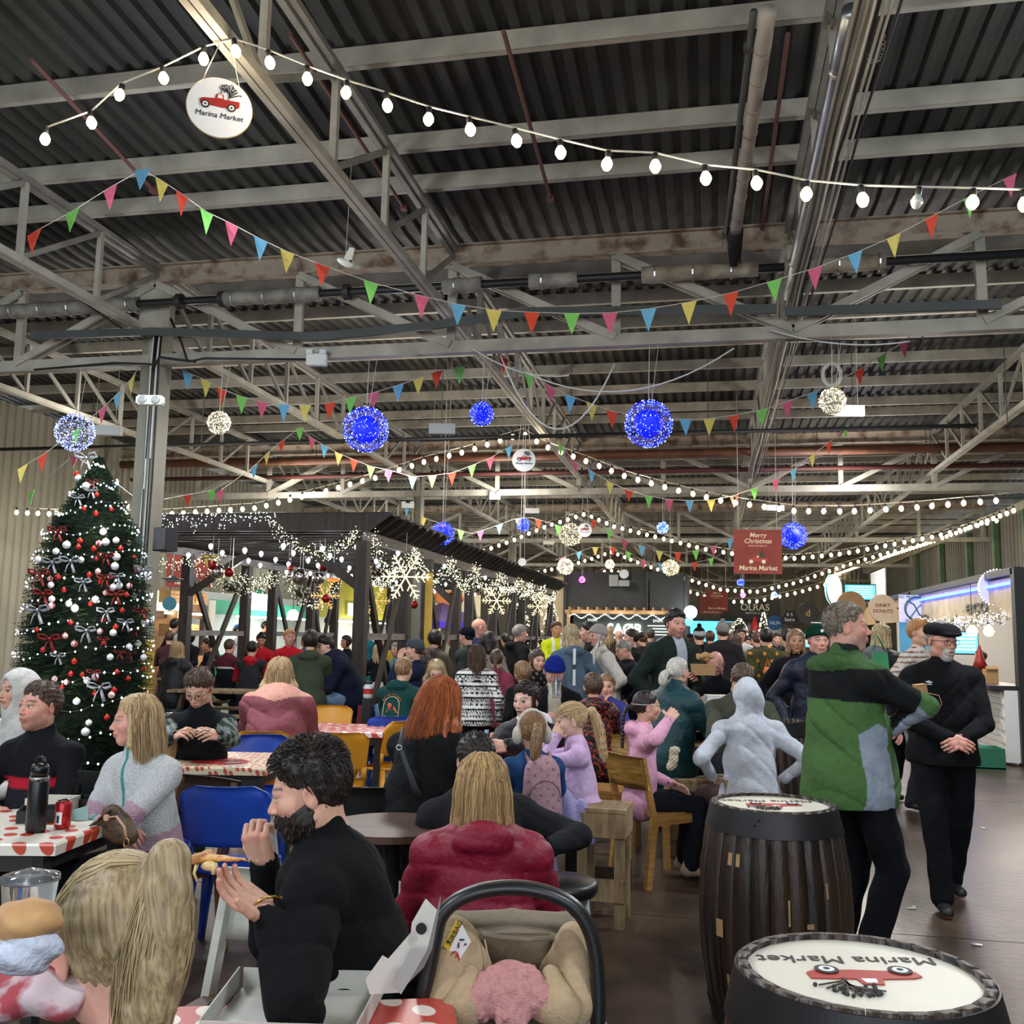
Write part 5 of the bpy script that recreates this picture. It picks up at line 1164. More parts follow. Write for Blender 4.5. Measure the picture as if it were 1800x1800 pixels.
def ik(a,t,l1,l2,hint):
 a=np.array(a,float);t=np.array(t,float);d=t-a;D=np.linalg.norm(d);D2=min(D,(l1+l2)*.995);u=d/(D+1e-9)
 x=(l1*l1-l2*l2+D2*D2)/(2*D2);h_=sqrt(max(0,l1*l1-x*x));hh=np.array(hint,float);hh=hh-u*(hh@u);hh=unit(hh)
 return a+u*x+hh*h_,a+u*D2
ARMS={
'down':((.27,.03,-.54),(.3,-.6,-.3)),'lap':((.10,.26,-.42),(.8,-.4,-.6)),'table':((.13,.36,-.30),(.7,-.2,-.8)),'mouth':((.035,.17,-.015),(.7,.1,-1)),
'face':((.05,.15,.07),(.5,.35,-1)),'cross':((-.10,.25,-.25),(1,.1,-.6)),'clasp':((.02,.25,-.42),(1,-.3,-.3)),'pocket':((.20,.06,-.45),(.9,-.8,0)),
'hip':((.17,.02,-.42),(1,-.6,.2)),'phone':((.09,.28,-.24),(.8,-.2,-1)),'hold':((.12,.33,-.22),(.6,-.3,-1)),'reach':((.16,.48,-.10),(.6,-.2,-1)),'up':((.12,.30,.05),(.6,0,-1)),'elbow':((.08,.30,-.10),(.7,.2,-1))}
PN=[0]
def person(px,py,d,face,label,pose='stand',s=1.0,kind='m',skin='fair',hair='short',hcol='brown',hp=None,brow=None,top='3a3a40',bot='22242c',shoes='1c1a19',
  lean=4,side=0,hy=0,hpch=0,hroll=0,ra='down',la='down',rcurl=.35,lcurl=.35,w=1.0,fat=1.0,topname='jumper',coat=0.0,mt=None,puff=0.0,quilt=0,hood=None,collar=None,
  paint=None,hat=None,glasses=None,beard=None,stub=None,lips=None,smile=0,thick=.014,knees=None,stride=0,seat=None,hlod=None,clod=None,group=None,sleeve=1.0,headband=None,
  legs=True,hcl=None,wrink=1.0,spread=.0,neckcol=None,strands=0,twist=0,zfoot=0,hdirs=None,hs=1.0,extra=None,feet=True,htop=None):
 hp0=dict(hp or{})
 hh_=hlod or(.0034 if d<5.2 else.0046 if d<7.5 else.006 if d<11 else.009)
 ch=clod or(.010 if d<5 else.013 if d<8 else.018 if d<11 else.026)
 rz=YAW+radians(face);Hc=at(px,py,d)
 S_=s;lr=radians(lean);sr=radians(side)
 u=unit(V3(math.sin(sr),math.sin(lr),math.cos(lr)*math.cos(sr)));Wd=np.array([cos(rz),sin(rz)]);Fd=np.array([-sin(rz),cos(rz)])
 tw=radians(twist);fwd=V3(-math.sin(tw),math.cos(tw),0);rgt=V3(math.cos(tw),math.sin(tw),0)
 fw=unit(fwd-u*(fwd@u))
 hu=unit(V3(u[0]*.5,u[1]*.6,1));Nrel=u*.50*S_;Hrel=Nrel+hu*.135*S_+fw*(.025*S_)+V3(0,0,.035*S_)
 zp=Hc.z-Hrel[2]
 if pose=='stand':
  k_=(Hc.z-zfoot)/(.94+.50*u[2]+.135*hu[2]+.035+fw[2]*.025);S_=k_;Nrel=u*.50*S_;Hrel=Nrel+hu*.135*S_+fw*(.025*S_)+V3(0,0,.035*S_);zp=Hc.z-Hrel[2]
  zp0=zp
 off=Wd*Hrel[0]+Fd*Hrel[1];root=Vector((Hc.x-off[0],Hc.y-off[1],zfoot))
 zp-=zfoot
 t=thing('person',label,'person',tuple(root),rz,group)
 P0=V3(0,0,zp);N=P0+Nrel;Hh=P0+Hrel
 Sh={1:N-u*.075*S_+rgt*.160*S_*w**.8,-1:N-u*.075*S_-rgt*.160*S_*w**.8}
 arms={}
 for sg,sp,cv in((1,ra,rcurl),(-1,la,lcurl)):
  if isinstance(sp,tuple)and sp[0]=='px':
   wv_=at(sp[1],sp[2],sp[3]);dv=wv_-root;T=V3(dv.x*Wd[0]+dv.y*Wd[1],dv.x*Fd[0]+dv.y*Fd[1],dv.z);ht=sp[4]if len(sp)>4 else(.6,-.3,-1)
   E,W_=ik(Sh[sg],T,.285*S_,.25*S_,rgt*sg*ht[0]+fwd*ht[1]+V3(0,0,ht[2]));arms[sg]=(E,W_,cv);continue
  if isinstance(sp,str):tg,ht=ARMS[sp]
  else:tg,ht=(sp[0],sp[1])if len(sp)==2 and hasattr(sp[0],'__len__')else(sp,(.6,-.3,-1))
  T=N+(rgt*(sg*tg[0])+fwd*tg[1]+V3(0,0,tg[2]))*S_;hn=rgt*sg*ht[0]+fwd*ht[1]+V3(0,0,ht[2])
  E,W_=ik(Sh[sg],T,.285*S_,.25*S_,hn);arms[sg]=(E,W_,cv)
 hips={sg:P0+rgt*0+V3(sg*.088*S_*w,0,-.02*S_)for sg in(1,-1)};legsj={}
 for sg in(1,-1):
  if pose=='stand':
   fy=stride*sg*.5;ank=V3(sg*(.10+spread)*S_,fy*S_-.01,.085*S_)
   K,A=ik(hips[sg],ank,.445*S_,.435*S_,(sg*.15,1,0));A=ank
  else:
   kn=knees or(.10+spread,.42,.02);K=hips[sg]+V3(sg*(kn[0]-.088),kn[1],kn[2])*S_;L_=.43*S_
   az=max(.085*S_,K[2]-L_);A=V3(K[0]*1.0,K[1]-.06*S_*(1 if stride==0 else stride*sg),az)
  legsj[sg]=(K,A)
 # --- body: one skin mesh (head, neck, torso, limbs, hands)
 if htop:Hh=Hh
 Vs,Fs,Cs=[],[],[];cnt=0
 if hp and 'drop' in hp or hair in('pony','braid'):hp=dict(hp or{});hp['drop']=None
 sk=np.array(SK[skin]if skin in SK else lin(skin));bc=lin(HM[hcol][1])if brow is None else lin(brow)
 Rh=np.array(Matrix.Rotation(radians(hy)+tw,3,'Z')@Matrix.Rotation(radians(-hpch)-lr*.25,3,'X')@Matrix.Rotation(radians(hroll),3,'Y'))
 if hp and 'drop' in hp:hp['drop']=tuple(np.round(Rh.T@np.array((hp0 or{}).get('drop',(0,-.05,-1)),float),3))
 hS=(S_ if kind!='c' else S_**.45*1.0)*hs*(.97 if kind=='f' else 1.0)
 if kind=='c':hS=hs*.90
 P,Q=head_mesh(kind,hh_);C=head_paint(P,kind,sk,bc,lips,lin(stub)if stub else None,hh_,smile)
 Vs.append((P*hS)@Rh.T+Hh);Fs.append(Q);Cs.append(C);cnt+=len(P)
 if hh_<.0045:
  for sg in(-1,1):
   m=MB().ball((0,0,0),.0122,20);b=np.array(m.v);fc=[f for f in m.f if len(f)==4 and len(set(f))==4]
   rr=np.hypot(b[:,0],b[:,2]);fr=b[:,1]>0;cc=np.tile(np.array([.66,.63,.60]),(len(b),1));cc[(rr<.0062)&fr]=lin('4a5256' if hcol in('blonde','grey','white','greybrown','ash','ginger')else '3a2a1e');cc[(rr<.0032)&fr]=(.01,.01,.01)
   Vs.append(((b+V3(sg*.031,.0785,.0065))*hS)@Rh.T+Hh);Fs.append(np.array(fc)+cnt);Cs.append(cc);cnt+=len(b)
 hb=.030 if d<9 else.04;lo=np.minimum.reduce([P0,N,arms[1][0],arms[-1][0],arms[1][1],arms[-1][1],hips[1],hips[-1],legsj[1][1],legsj[-1][1],legsj[1][0],legsj[-1][0]])-.14;hi=np.maximum.reduce([N,P0,arms[1][0],arms[-1][0],arms[1][1],arms[-1][1],legsj[1][0],legsj[-1][0],legsj[1][1],legsj[-1][1]])+.14
 F=Field(lo,hi,hb);F.cone(P0,P0+u*.36*S_,.085*S_,.10*S_,.02,sq=(fw,.75));F.cone(P0+u*.36*S_,Hh-hu*.10*S_,.055*S_,.042*S_,.02);F.cone(Sh[1],Sh[-1],.04*S_,.04*S_,.02)
 for sg in(1,-1):
  E,W_,_=arms[sg];F.cone(Sh[sg],E,.036*S_,.030*S_,.01);F.cone(E,W_,.030*S_,.024*S_,.01)
  if legs:K,A=legsj[sg];F.cone(hips[sg],K,.060*S_,.044*S_,.01);F.cone(K,A,.042*S_,.03*S_,.01)
 P,Q,_=F.mesh();Vs.append(P);Fs.append(Q+cnt);Cs.append(np.tile(sk,(len(P),1)));cnt+=len(P)
 hhd=min(max(hh_,.0034),.0062)
 for sg in(1,-1):
  E,W_,cv=arms[sg]
  if cv is None:continue
  P,Q=hand_mesh(cv,hhd);y=unit(W_-E);pn=None
  if hdirs and sg in hdirs:
   hd=hdirs[sg]
   if hd[0]=='px':dv=at(hd[1],hd[2],hd[3])-root;y=unit(V3(dv.x*Wd[0]+dv.y*Wd[1],dv.x*Fd[0]+dv.y*Fd[1],dv.z)-W_);q_=hd[4];q_=Vector(at(900,900,5))*0+Vector((cos(YAW)*q_[0]-sin(YAW)*q_[1],sin(YAW)*q_[0]+cos(YAW)*q_[1],q_[2]));pn=V3(q_.x*Wd[0]+q_.y*Wd[1],q_.x*Fd[0]+q_.y*Fd[1],q_.z)
   else:y,pn=unit(hd[0]),hd[1]
  pn=V3(-sg*.8,-.2,-.5)if pn is None else np.array(pn,float)
  z=-unit(pn-y*(pn@y));x=np.cross(y,z)
  P2=P.copy()
  if sg<0:P2[:,0]*=-1;Q=Q[:,::-1]
  P2[:,0]*=-1;Q=Q[:,::-1]
  Mh=np.stack([x,y,z],1);Vs.append((P2*S_*(1.0 if kind!='c' else 1.05))@Mh.T+W_-y*.01*S_);Fs.append(Q+cnt)
  c_=np.tile(sk,(len(P),1));kn_=np.exp(-((P[:,1]-.086)/.012)**2)*(P[:,2]>0)+.6*(P[:,1]>.13);c_=c_*(1-.18*kn_[:,None]*np.array([0,1,1]));Cs.append(c_);cnt+=len(P)
 mkarr('body',np.vstack(Vs),np.vstack(Fs),skinm,t,np.vstack(Cs))
 # --- top
 tc=np.array(lin(top));sq=(fw,.74*fat);pf=puff;F=Field(lo-.08-pf,np.maximum(hi,Hh+.12 if hood=='up' else hi)+.08+pf,ch,.05)
 F.cone(P0-rgt*.05*w*S_-u*.03*S_,P0+rgt*.05*w*S_-u*.03*S_,(.132+pf)*S_*w**.5,(.132+pf)*S_*w**.5,.03,sq=(fw,.85*fat),tg=1)
 F.cone(P0-u*.06*S_*(pose=='stand'),P0+u*.20*S_,(.158+pf)*S_*w,(.140+pf)*S_*w,.03,sq=(fw,.80*fat),tg=1);F.cone(P0+u*.20*S_,P0+u*.40*S_,(.145+pf)*S_*w,(.135+pf)*S_*w,.04,sq=sq,tg=1)
 F.cone(Sh[1]-rgt*.015,Sh[-1]+rgt*.015,(.056+pf*.6)*S_,(.056+pf*.6)*S_,.05,tg=1);F.cone(N-u*.03*S_,N+u*.012*S_,.066*S_,.060*S_,.03,tg=1)
 for sg in(1,-1):F.cone(N-u*.005*S_,Sh[sg]+u*.01*S_,(.046+pf*.4)*S_,(.050+pf*.6)*S_,.05,tg=1)
 if coat>0:
  if pose=='stand':F.cone(P0,P0-V3(0,0,coat*S_),(.155+pf)*S_*w,(.165+pf)*S_*w,.04,sq=(fw,.85*fat),tg=1)
  else:F.cone(P0,P0-V3(0,-.02,min(coat,.1)*S_),(.165+pf)*S_*w,(.18+pf)*S_*w,.04,sq=(fw,.85*fat),tg=1)
 for sg in(1,-1):
  E,W_,_=arms[sg];tg_=2 if sg>0 else 3
  Wc=E+(W_-E)*sleeve if sleeve<1 else W_-unit(W_-E)*.012
  F.cone(Sh[sg],E,(.057+pf*.8)*S_*w**.5,(.048+pf*.7)*S_,.035,tg=tg_);F.cone(E,Wc,(.050+pf*.7)*S_,(.036+pf*.4)*S_,.018,tg=tg_)
 if hood=='down':
  hb_=N-fw*(.095+pf*1.2)*S_-u*.0*S_;F.ell(hb_,V3(.105,.062,.058)*S_,.015,tg=4);F.cone(hb_-u*.02,hb_-u*.13*S_,.075*S_,.035*S_,.02,sq=(fw,.5),tg=4)
  for sg in(1,-1):F.cone(hb_+rgt*sg*.07*S_,N+fw*.06*S_-u*.01*S_+rgt*sg*.035*S_,.034*S_,.022*S_,.015,tg=4)
 if hood=='up':
  R_=Rh@V3(0,-.022,.018)*hS+Hh;F.ell(R_,V3(.104,.124,.128)*hS,.03,tg=4,R=Rh);F.cone(R_-V3(0,0,.05),N,.10*S_,.085*S_,.03,tg=4)
 if collar is None:collar=.45
 if collar and hood!='up':F.cone(N-fw*.01*S_,N+u*.055*S_*collar,.070*S_,.066*S_,.012,tg=4)
 if neckcol=='fur':F.cone(N-fw*.03-rgt*.10,N-fw*.03+rgt*.10,.06,.06,.03,tg=4)
 X,Y,Z=F.grid()
 if quilt:
  zz=((X-N[0])*u[0]+(Y-N[1])*u[1]+(Z-N[2])*u[2]);F.f=(F.f-(.010*np.sqrt(np.abs(np.sin(zz*pi/quilt+.4*np.sin(X*9))))-.005)).astype(np.float32)
 F.f=(F.f+(.0052*wrink*min(1,.6+.4*ch/.01)*wr((X,Y,Z),1.0,PN[0]))).astype(np.float32)
 rg_=(1-np.abs(np.sin(13*Z+7*X+1.8*np.sin(8*X+5*Z+PN[0])+1.2*np.sin(9*Y))))**3
 if not quilt:F.f=(F.f+.0065*wrink*rg_-.002).astype(np.float32)
 if hood=='up':
  Fp=Rh@V3(0,.10,-.005)*hS+Hh;F.ell(Fp,V3(.060,.10,.085)*hS,.01,'s',R=Rh)
 F.cone(N-u*.0,Hh,.043*S_,.050*S_,.008,'s')
 for sg in(1,-1):
  E,W_,cv=arms[sg];dd=unit(W_-E)
  if cv is not None:F.cone(W_-dd*.03,W_+dd*.06,.028*S_,.028*S_,.004,'s')
 hem=P0-u*(max(coat,.05)if pose=='stand' else min(coat,.1))*S_-u*.035*S_
 m_=F.sub(hem-V3(.35,.35,.5)*S_,hem+V3(.35,.35,.0)*S_)
 if m_ is not None and pose=='stand':
  sl,Xs,Ys,Zs=m_;dpl=(hem[2]-Zs)+0*Xs+0*Ys;tgm=F.t[sl]==1;F.f[sl]=np.where(tgm,np.maximum(F.f[sl],dpl),F.f[sl])
 P,Q,T=F.mesh();C=np.tile(tc,(len(P),1))
 if paint:C=paint(P,T,C,dict(N=N,P0=P0,u=u,fw=fw,rgt=rgt,S=S_,arms=arms,Sh=Sh,H=Hh))
 topo=mkarr(topname,P,Q,mt or clothm,t,C)
 # --- legs
 if legs:
  F=Field(lo-.06,hi+.06,ch*1.15,.05);F.cone(hips[1]*.85+hips[-1]*.15,hips[-1]*.85+hips[1]*.15,.082*S_*w,.082*S_*w,.03,sq=((0,1,0),.95));F.cone(P0,P0+u*.08,.122*S_*w,.12*S_*w,.03,sq=(fw,.78*fat))
  for sg in(1,-1):
   K,A=legsj[sg];F.cone(hips[sg],K,.088*S_*w**.7,.071*S_*w**.5,.02);F.cone(K,A+V3(0,0,.005),.070*S_*w**.5,.060*S_*w**.5,.012)
  X,Y,Z=F.grid();F.f=(F.f+(.005*wr((X,Y,Z),1.1,PN[0]+3))).astype(np.float32)
  for sg in(1,-1):
   K,A=legsj[sg];q=F.sub(A-V3(.12,.12,.3),A+V3(.12,.12,-.03*S_))
   if q is not None:sl,Xs,Ys,Zs=q;F.f[sl]=np.maximum(F.f[sl],(A[2]-.035*S_-Zs)+0*Xs+0*Ys)
  P,Q,T=F.mesh()
  if len(P):mkarr('trousers',P,Q,clothm,t,np.tile(np.array(lin(bot)),(len(P),1)))
  if feet:
   for sg in(1,-1):
    K,A=legsj[sg];b=A-V3(0,.03*S_,.035*S_);F=Field(b-.12*1.2,b+V3(.10,.32,.12),max(.008,ch*.7),.04);z0=A[2]-.085*S_
    F.cone(b+V3(0,.0,0),b+V3(sg*.012,.165*S_,-.014*S_),.040*S_,.036*S_,.02,sq=((0,0,1),.85));F.cone(b+V3(0,0,0),b+V3(0,.01,.06*S_),.038*S_,.036*S_,.02);F.plane((0,0,z0+.001),(0,0,-1))
    P,Q,T=F.mesh();C=np.tile(np.array(lin(shoes)),(len(P),1))
    if len(P):C[P[:,2]<z0+.022*S_]=np.array(lin(hcl))if hcl else C[P[:,2]<z0+.022*S_]*.5;mkarr('shoe',P,Q,shoem,t,C)
 # --- hair, hats, glasses
 def hobj(nm,P,Q,m,col=None,parent=t):
  return mkarr(nm,(P*hS)@Rh.T+Hh,Q,m,parent,col)
 def hloc(p):return Rh@(np.array(p,float)*hS)+Hh
 hair_h=max(.0040,hh_)
 hm=hairmat(hcol,*HM[hcol])if(strands or 0)<2000 else hairmat('ash_soft','ab9670','806c4f')
 if hair and hood!='up':
  P,Q=hair_mesh(kind,hair,hair_h,thick,PN[0]%5,hp)
  o=mkarr('hair',P*hS,Q,hm,t);o.location=tuple(Hh);o.rotation_euler=Matrix([list(r)for r in Rh]).to_euler()
  if strands:add_strands(o,strands,hair,dict(hp or{},th=thick,col=hcol),hS,hm,t,Hh,Rh,kind)
 if beard:
  F=head_field(kind,hair_h);X,Y,Z=F.grid();bl=beard[1]if len(beard)>1 else.010
  if len(beard)>2 and beard[2]=='goatee':reg=np.minimum(-.040-Z,.034-np.abs(X))*1.0;reg=np.minimum(reg,Y-.035)
  else:reg=np.minimum(np.interp(Y,[-.02,.0,.03,.06,.075,.11],[-.0,-.02,-.035,-.046,-.044,-.040])-Z,Y-.0-0*Z);reg=np.minimum(reg,Z+.16+Y*0)
  mouth=((X/.021)**2+((Z+.0585)/.0075)**2)<1;cut=Z+.125
  t_=bl*np.clip(.3+reg/.02,-3,1);t_=np.where(mouth,-.01,t_);t_=np.where(Z<-.125,-.02,t_);t_=np.where(np.abs(X)>.076,-.02,t_)
  F.f=(F.f-t_+.0018*np.sin(X*260+Z*60)*np.sin(Z*240+Y*100)).astype(np.float32);P,Q,_=F.mesh()
  bm_=hairmat(beard[0],*HM[beard[0]]);hobj('beard',P,Q,bm_)
  if d<7:
   m=MB();m.marks=[];rn=random.Random(5);O=V3(0,0,-.045)
   ok=P
   for k in range(700 if d<3 else 260):
    p=ok[rn.randrange(len(ok))];nv=unit(p-O);dv=unit(nv*.45+V3(rn.gauss(0,.25),.1,-.9));L_=rn.uniform(.008,.018);q=p-nv*.002;m.marks.append(len(m.v));m.tube([tuple(x)for x in(q,q+dv*L_*.5+nv*.001,q+dv*L_)],.0009,3,rs=[.0011,.0009,.0003],cap=False)
   m.v=[tuple(x)for x in(np.array(m.v)*hS)@Rh.T+Hh];o=mk('beard_hairs',m,strandm,t,True,kind='stuff');strand_cols(o,m,('6e665e','0e0b0a')if beard[0]=='dark' else HM[beard[0]],rn)
 if hat:
  kd,hc=hat[0],lin(hat[1]);F=Field((-.15,-.17,-.05),(.15,.17,.24),hair_h*1.2)
  if kd=='beanie':
   F.ell((0,-.012,.045),(.092,.112,.102),0);F.plane((0,0,.028),(0,.28,-1));F.cone((-.0,-.01,.038),(0,-.01,.05),.0,.0,0)
   X,Y,Z=F.grid();F.f=(F.f+.0015*np.sin(np.arctan2(X,Y+.01)*60)).astype(np.float32)
   if len(hat)>2 and hat[2]=='pom':F.ell((0,-.02,.165),(.035,.035,.035),.005)
  if kd=='flat':
   F.ell((0,.0,.075),(.098,.120,.046),0);F.ell((0,.085,.056),(.07,.055,.018),.02);F.ell((0,-.03,.055),(.090,.098,.045),.02);F.plane((0,0,.036),(0,.0,-1))
  if kd=='cap':F.ell((0,-.012,.045),(.088,.108,.095),0);F.ell((0,.115,.055),(.065,.07,.010),.012);F.plane((0,0,.032),(0,.1,-1))
  P,Q,_=F.mesh();C=np.tile(np.array(hc),(len(P),1))
  if kd=='beanie' and len(hat)>3:mm_=P[:,2]<.075;C[mm_]=lin(hat[3])
  if kd=='beanie':
   cuff=P[:,2]-.28*P[:,1]<.068
   P[cuff]=P[cuff]*np.array([1.05,1.05,1.0])
  ho=hobj({'beanie':'beanie','flat':'flat_cap','cap':'cap'}[kd],P,Q,knitm if kd=='beanie' else clothm,C)
 if glasses:
  m=MB();gm=mat('glasses_'+glasses,glasses,.3)
  for sg in(-1,1):
   pts=[hloc((sg*.032+.023*math.copysign(abs(cos(a))**.7,cos(a)),.104-.004*abs(cos(a)),.004+.016*math.copysign(abs(sin(a))**.7,sin(a))))for a in[2*pi*i/16 for i in range(17)]]
   m.tube(pts,.0017*hS*(1 if d<7 else 1.5),5,cap=False);m.tube([hloc((sg*.055,.100,.010)),hloc((sg*.078,.04,.010)),hloc((sg*.080,-.01,.004))],.0016*(1 if d<7 else 1.4),5)
  m.tube([hloc((-.010,.108,.006)),hloc((0,.111,.009)),hloc((.010,.108,.006))],.0016,5);mk('glasses',m,gm,t,True)
 PN[0]+=1
 info=dict(root=root,rz=rz,N=N,P0=P0,H=Hh,Rh=Rh,hS=hS,arms=arms,u=u,fw=fw,rgt=rgt,S=S_,hloc=hloc,t=t,top=topo,legs=legsj,Sh=Sh)
 def wp_(p):v=Matrix.Rotation(rz,3,'Z')@Vector(p);return v+root
 info['w']=wp_
 if extra:extra(info)
 return info
strandm=mat('hair_strand',attr=True,rough=.5,spec=.35)
def strand_cols(s,m,cc,rnd):
 a,b=np.array(lin(cc[0])),np.array(lin(cc[1]));out=[];tot=len(m.v)
 lens=getattr(m,'marks',[0]);lens=lens+[tot]
 for i in range(len(lens)-1):
  t_=rnd.random()**1.3;c=(a*(1-t_)+b*t_)*rnd.uniform(.8,1.15);out+=[c]*(lens[i+1]-lens[i])
 at_=s.data.attributes.new('Col','FLOAT_COLOR','POINT');at_.data.foreach_set('color',np.hstack([np.array(out),np.ones((tot,1))]).astype(np.float32).ravel())
def add_strands(o,n,style,hp,hS,hm,t,Hh,Rh,kind):
 """real locks of hair over the hair volume, one mesh"""
 L=hp.get('len',.30);m=MB();m.marks=[];rnd=random.Random(n)
 rk=hp.get('sr',1.0);wv=hp.get('wide',1.0);fr=hp.get('front',0);th=hp.get('th',.012);AX=np.array([.077,.097,.091])+th;CE=V3(0,-.012,.03)
 if style in('short','messy','curly'):
  i=0
  while i<n:
   v=unit([rnd.gauss(0,1),rnd.gauss(0,1),rnd.gauss(.4,1)]);p=CE+v*AX
   if p[2]<np.interp(p[1],ZLY,ZLZ)+.004:continue
   i+=1;tp=sstep(.2,.8,v[2]);fl=V3(rnd.gauss(.15,.5)*tp+v[0]*(1-tp)*.3,(rnd.gauss(.5,.5)if v[1]>-.2 else-.6)*tp-.3*(1-tp),-1*(1-tp)+.1);LN=hp.get('sl',.045)*rnd.uniform(.6,1.1)*(1-.35*(1-tp));pts=[];li=hp.get('lift',.010)*tp+.002
   for k in range(5):
    q=k/4;w2=v+fl*LN*10*q*.9;w2=w2/np.linalg.norm(w2);pts.append(tuple((CE+w2*(AX*(.97 if k==0 else 1.0)+li*sin(q*2.2)+.001))*hS))
   r0=rnd.uniform(.0010,.0021);m.marks.append(len(m.v));m.tube(pts,r0,4,rs=[r0,r0,r0*.85,r0*.6,r0*.2],cap=False)
  n=0
 for i in range(n):
  ang=rnd.uniform(-1,1)*radians(112);tops=rnd.uniform(.055,.125)
  el=rnd.uniform(.15,1.3);off=rnd.uniform(.001,.010);pts=[];R=.108+off
  sx,sy=sin(ang),-cos(ang);part=hp.get('part',0.0)
  K=9;wob=rnd.uniform(0,6);am=rnd.uniform(.002,.006)*(2.2 if style=='wavy' else 1);LL=L*rnd.uniform(.82,1.04)
  if style in('long','wavy'):
   for k in range(K+1):
    t_=k/K
    if t_<.35:
     a=(1-t_/.35)*el;r=cos(a*.98)if a<pi/2 else 0;z=.03+(AX[2]+off*.5)*sin(a);x=sx*(AX[0]+off*.5)*cos(a)+part*sin(a);y=-.012+sy*(AX[1]+off*.5)*cos(a)
    else:
     q=(t_-.35)/.65;z=.03-q*(LL+.09);x=sx*(AX[0]+off)*(1+.16*min(1,q*1.3)*wv+.10*(wv-1));y=-.012+sy*(AX[1]+off)*(1+.12*min(1,q*1.3))if sy<0 else-.012+sy*(.099)*(1-.2*q)
    x+=am*sin(wob+t_*9);y+=am*.6*sin(wob*2+t_*8)
    pts.append((x*hS,y*hS,z*hS))
  else:
   root=np.array(hp.get('root',(0,-.118,.035)));u=unit(hp.get('drop',(0,-.05,-1)));an=rnd.uniform(-pi,pi)
   if i%2==0:
    a0=rnd.uniform(-1.25,1.25);e0=rnd.uniform(.05,1.1);s0=V3(sin(a0)*.084*cos(e0),cos(a0)*.10*cos(e0)-.012,.03+.097*sin(e0)+.002)
    for k in range(8):
     q=k/7;p_=s0*(1-q)+root*q;c=V3(0,-.012,.03);v=(p_-c)/AX;p_=c+v/(np.linalg.norm(v)+1e-6)*(AX+.0005+off*.35);pts.append(tuple(p_*hS))
   else:
    rr=rnd.uniform(.4,1.15)*.034*hp.get('fatt',1.0);base=root+V3(0,-.02,0)
    for k in range(9):
     q=k/8;c=base+V3(0,-.03*min(1,q*3),0)+u*LL*q;g=sin(pi*min(1,q*.9+.12));pts.append(tuple((c+V3(cos(an)*rr*g,sin(an)*rr*g,0)+V3(am*sin(wob+q*7),0,0))*hS))
  r0=rnd.uniform(.0011,.0026)*rk;m.marks.append(len(m.v));m.tube(pts,r0,4,rs=[r0*(1-.75*(k/(len(pts)-1))**2)for k in range(len(pts))],cap=False)
 s=mk('hair_locks',m,strandm,t,True);strand_cols(s,m,HM[hp['col']],rnd);s.location=o.location;s.rotation_euler=o.rotation_euler
 s['kind']='stuff'
# ================= furniture =================
dotw=None
def dots_mat(name,c1,c2,scale=7.0,size=.33):
 if name in MATS:return MATS[name]
 m=mat(name,c1,.35,spec=.5);nt=m.node_tree;N=nt.nodes;L=nt.links;b=N['Principled BSDF']
 tc=N.new('ShaderNodeTexCoord');v=N.new('ShaderNodeTexVoronoi');v.voronoi_dimensions='2D';mp=N.new('ShaderNodeMapping');mp.inputs['Rotation'].default_value=(.6,.5,0);L.new(tc.outputs['Object'],mp.inputs[0]);v.inputs['Scale'].default_value=scale;v.inputs['Randomness'].default_value=.55
 r=N.new('ShaderNodeValToRGB');r.color_ramp.elements[0].position=size;r.color_ramp.elements[1].position=size+.02;r.color_ramp.elements[0].color=(*lin(c2),1);r.color_ramp.elements[1].color=(*lin(c1),1)
 L.new(mp.outputs[0],v.inputs['Vector']);L.new(v.outputs['Distance'],r.inputs[0]);L.new(r.outputs[0],b.inputs['Base Color']);return m
white_dots=dots_mat('oilcloth_white_dots','d8d2c4','b8402c',10.5,.27);red_dots=dots_mat('oilcloth_red_dots','b8463c','e0d2c6',11,.25)
light_pat=dots_mat('oilcloth_pale_pattern','d6c8ac','b4503c',26,.30)
legm=mat('table_leg_black','1c1b1a',.5);kraft=mat('kraft','a98258',.8)
def table(P4,z,label,top,legs=True,overhang=.05,th=.035,legmat=None,name='dining_table'):
 """P4: four world (x,y) corners of the top, in order"""
 c=sum((Vector((p.x,p.y,0))for p in P4),Vector())/4;t=thing(name,label,'table',(c.x,c.y,0));P=[Vector((p.x-c.x,p.y-c.y,0))for p in P4]
 m=MB();ins=[p*.985 for p in P];zt=z
 V=[p+Vector((0,0,zt))for p in ins]+[p+Vector((0,0,zt-.008))for p in P]+[p+Vector((0,0,zt-th-.01))for p in P]
 m.add(V,[(0,1,2,3),(3,2,1,0)][:1]+[(i,4+i,4+(i+1)%4,(i+1)%4)for i in range(4)]+[(4+i,8+i,8+(i+1)%4,4+(i+1)%4)for i in range(4)]+[(8,9,10,11)])
 mk('tabletop',m,top,t)
 if legs:
  for p in P:q=p*.86;mk('leg',MB().beam(q+Vector((0,0,0)),q+Vector((0,0,z-th)),.05,.05),legmat or legm,t)
  for i in range(4):a,b=P[i]*.86,P[(i+1)%4]*.86;mk('apron',MB().beam(a+Vector((0,0,z-.08)),b+Vector((0,0,z-.08)),.02,.07),legmat or legm,t)
 return t
def quad(px,py,d,rzdeg,wx,wy):
 """rectangle centred where the ray hits depth d; rz relative to the view"""
 c=at(px,py,d);a=YAW+radians(rzdeg);u=Vector((cos(a),sin(a),0));v=Vector((-sin(a),cos(a),0))
 return[c+u*(-wx/2)+v*(-wy/2),c+u*(wx/2)+v*(-wy/2),c+u*(wx/2)+v*(wy/2),c+u*(-wx/2)+v*(wy/2)]
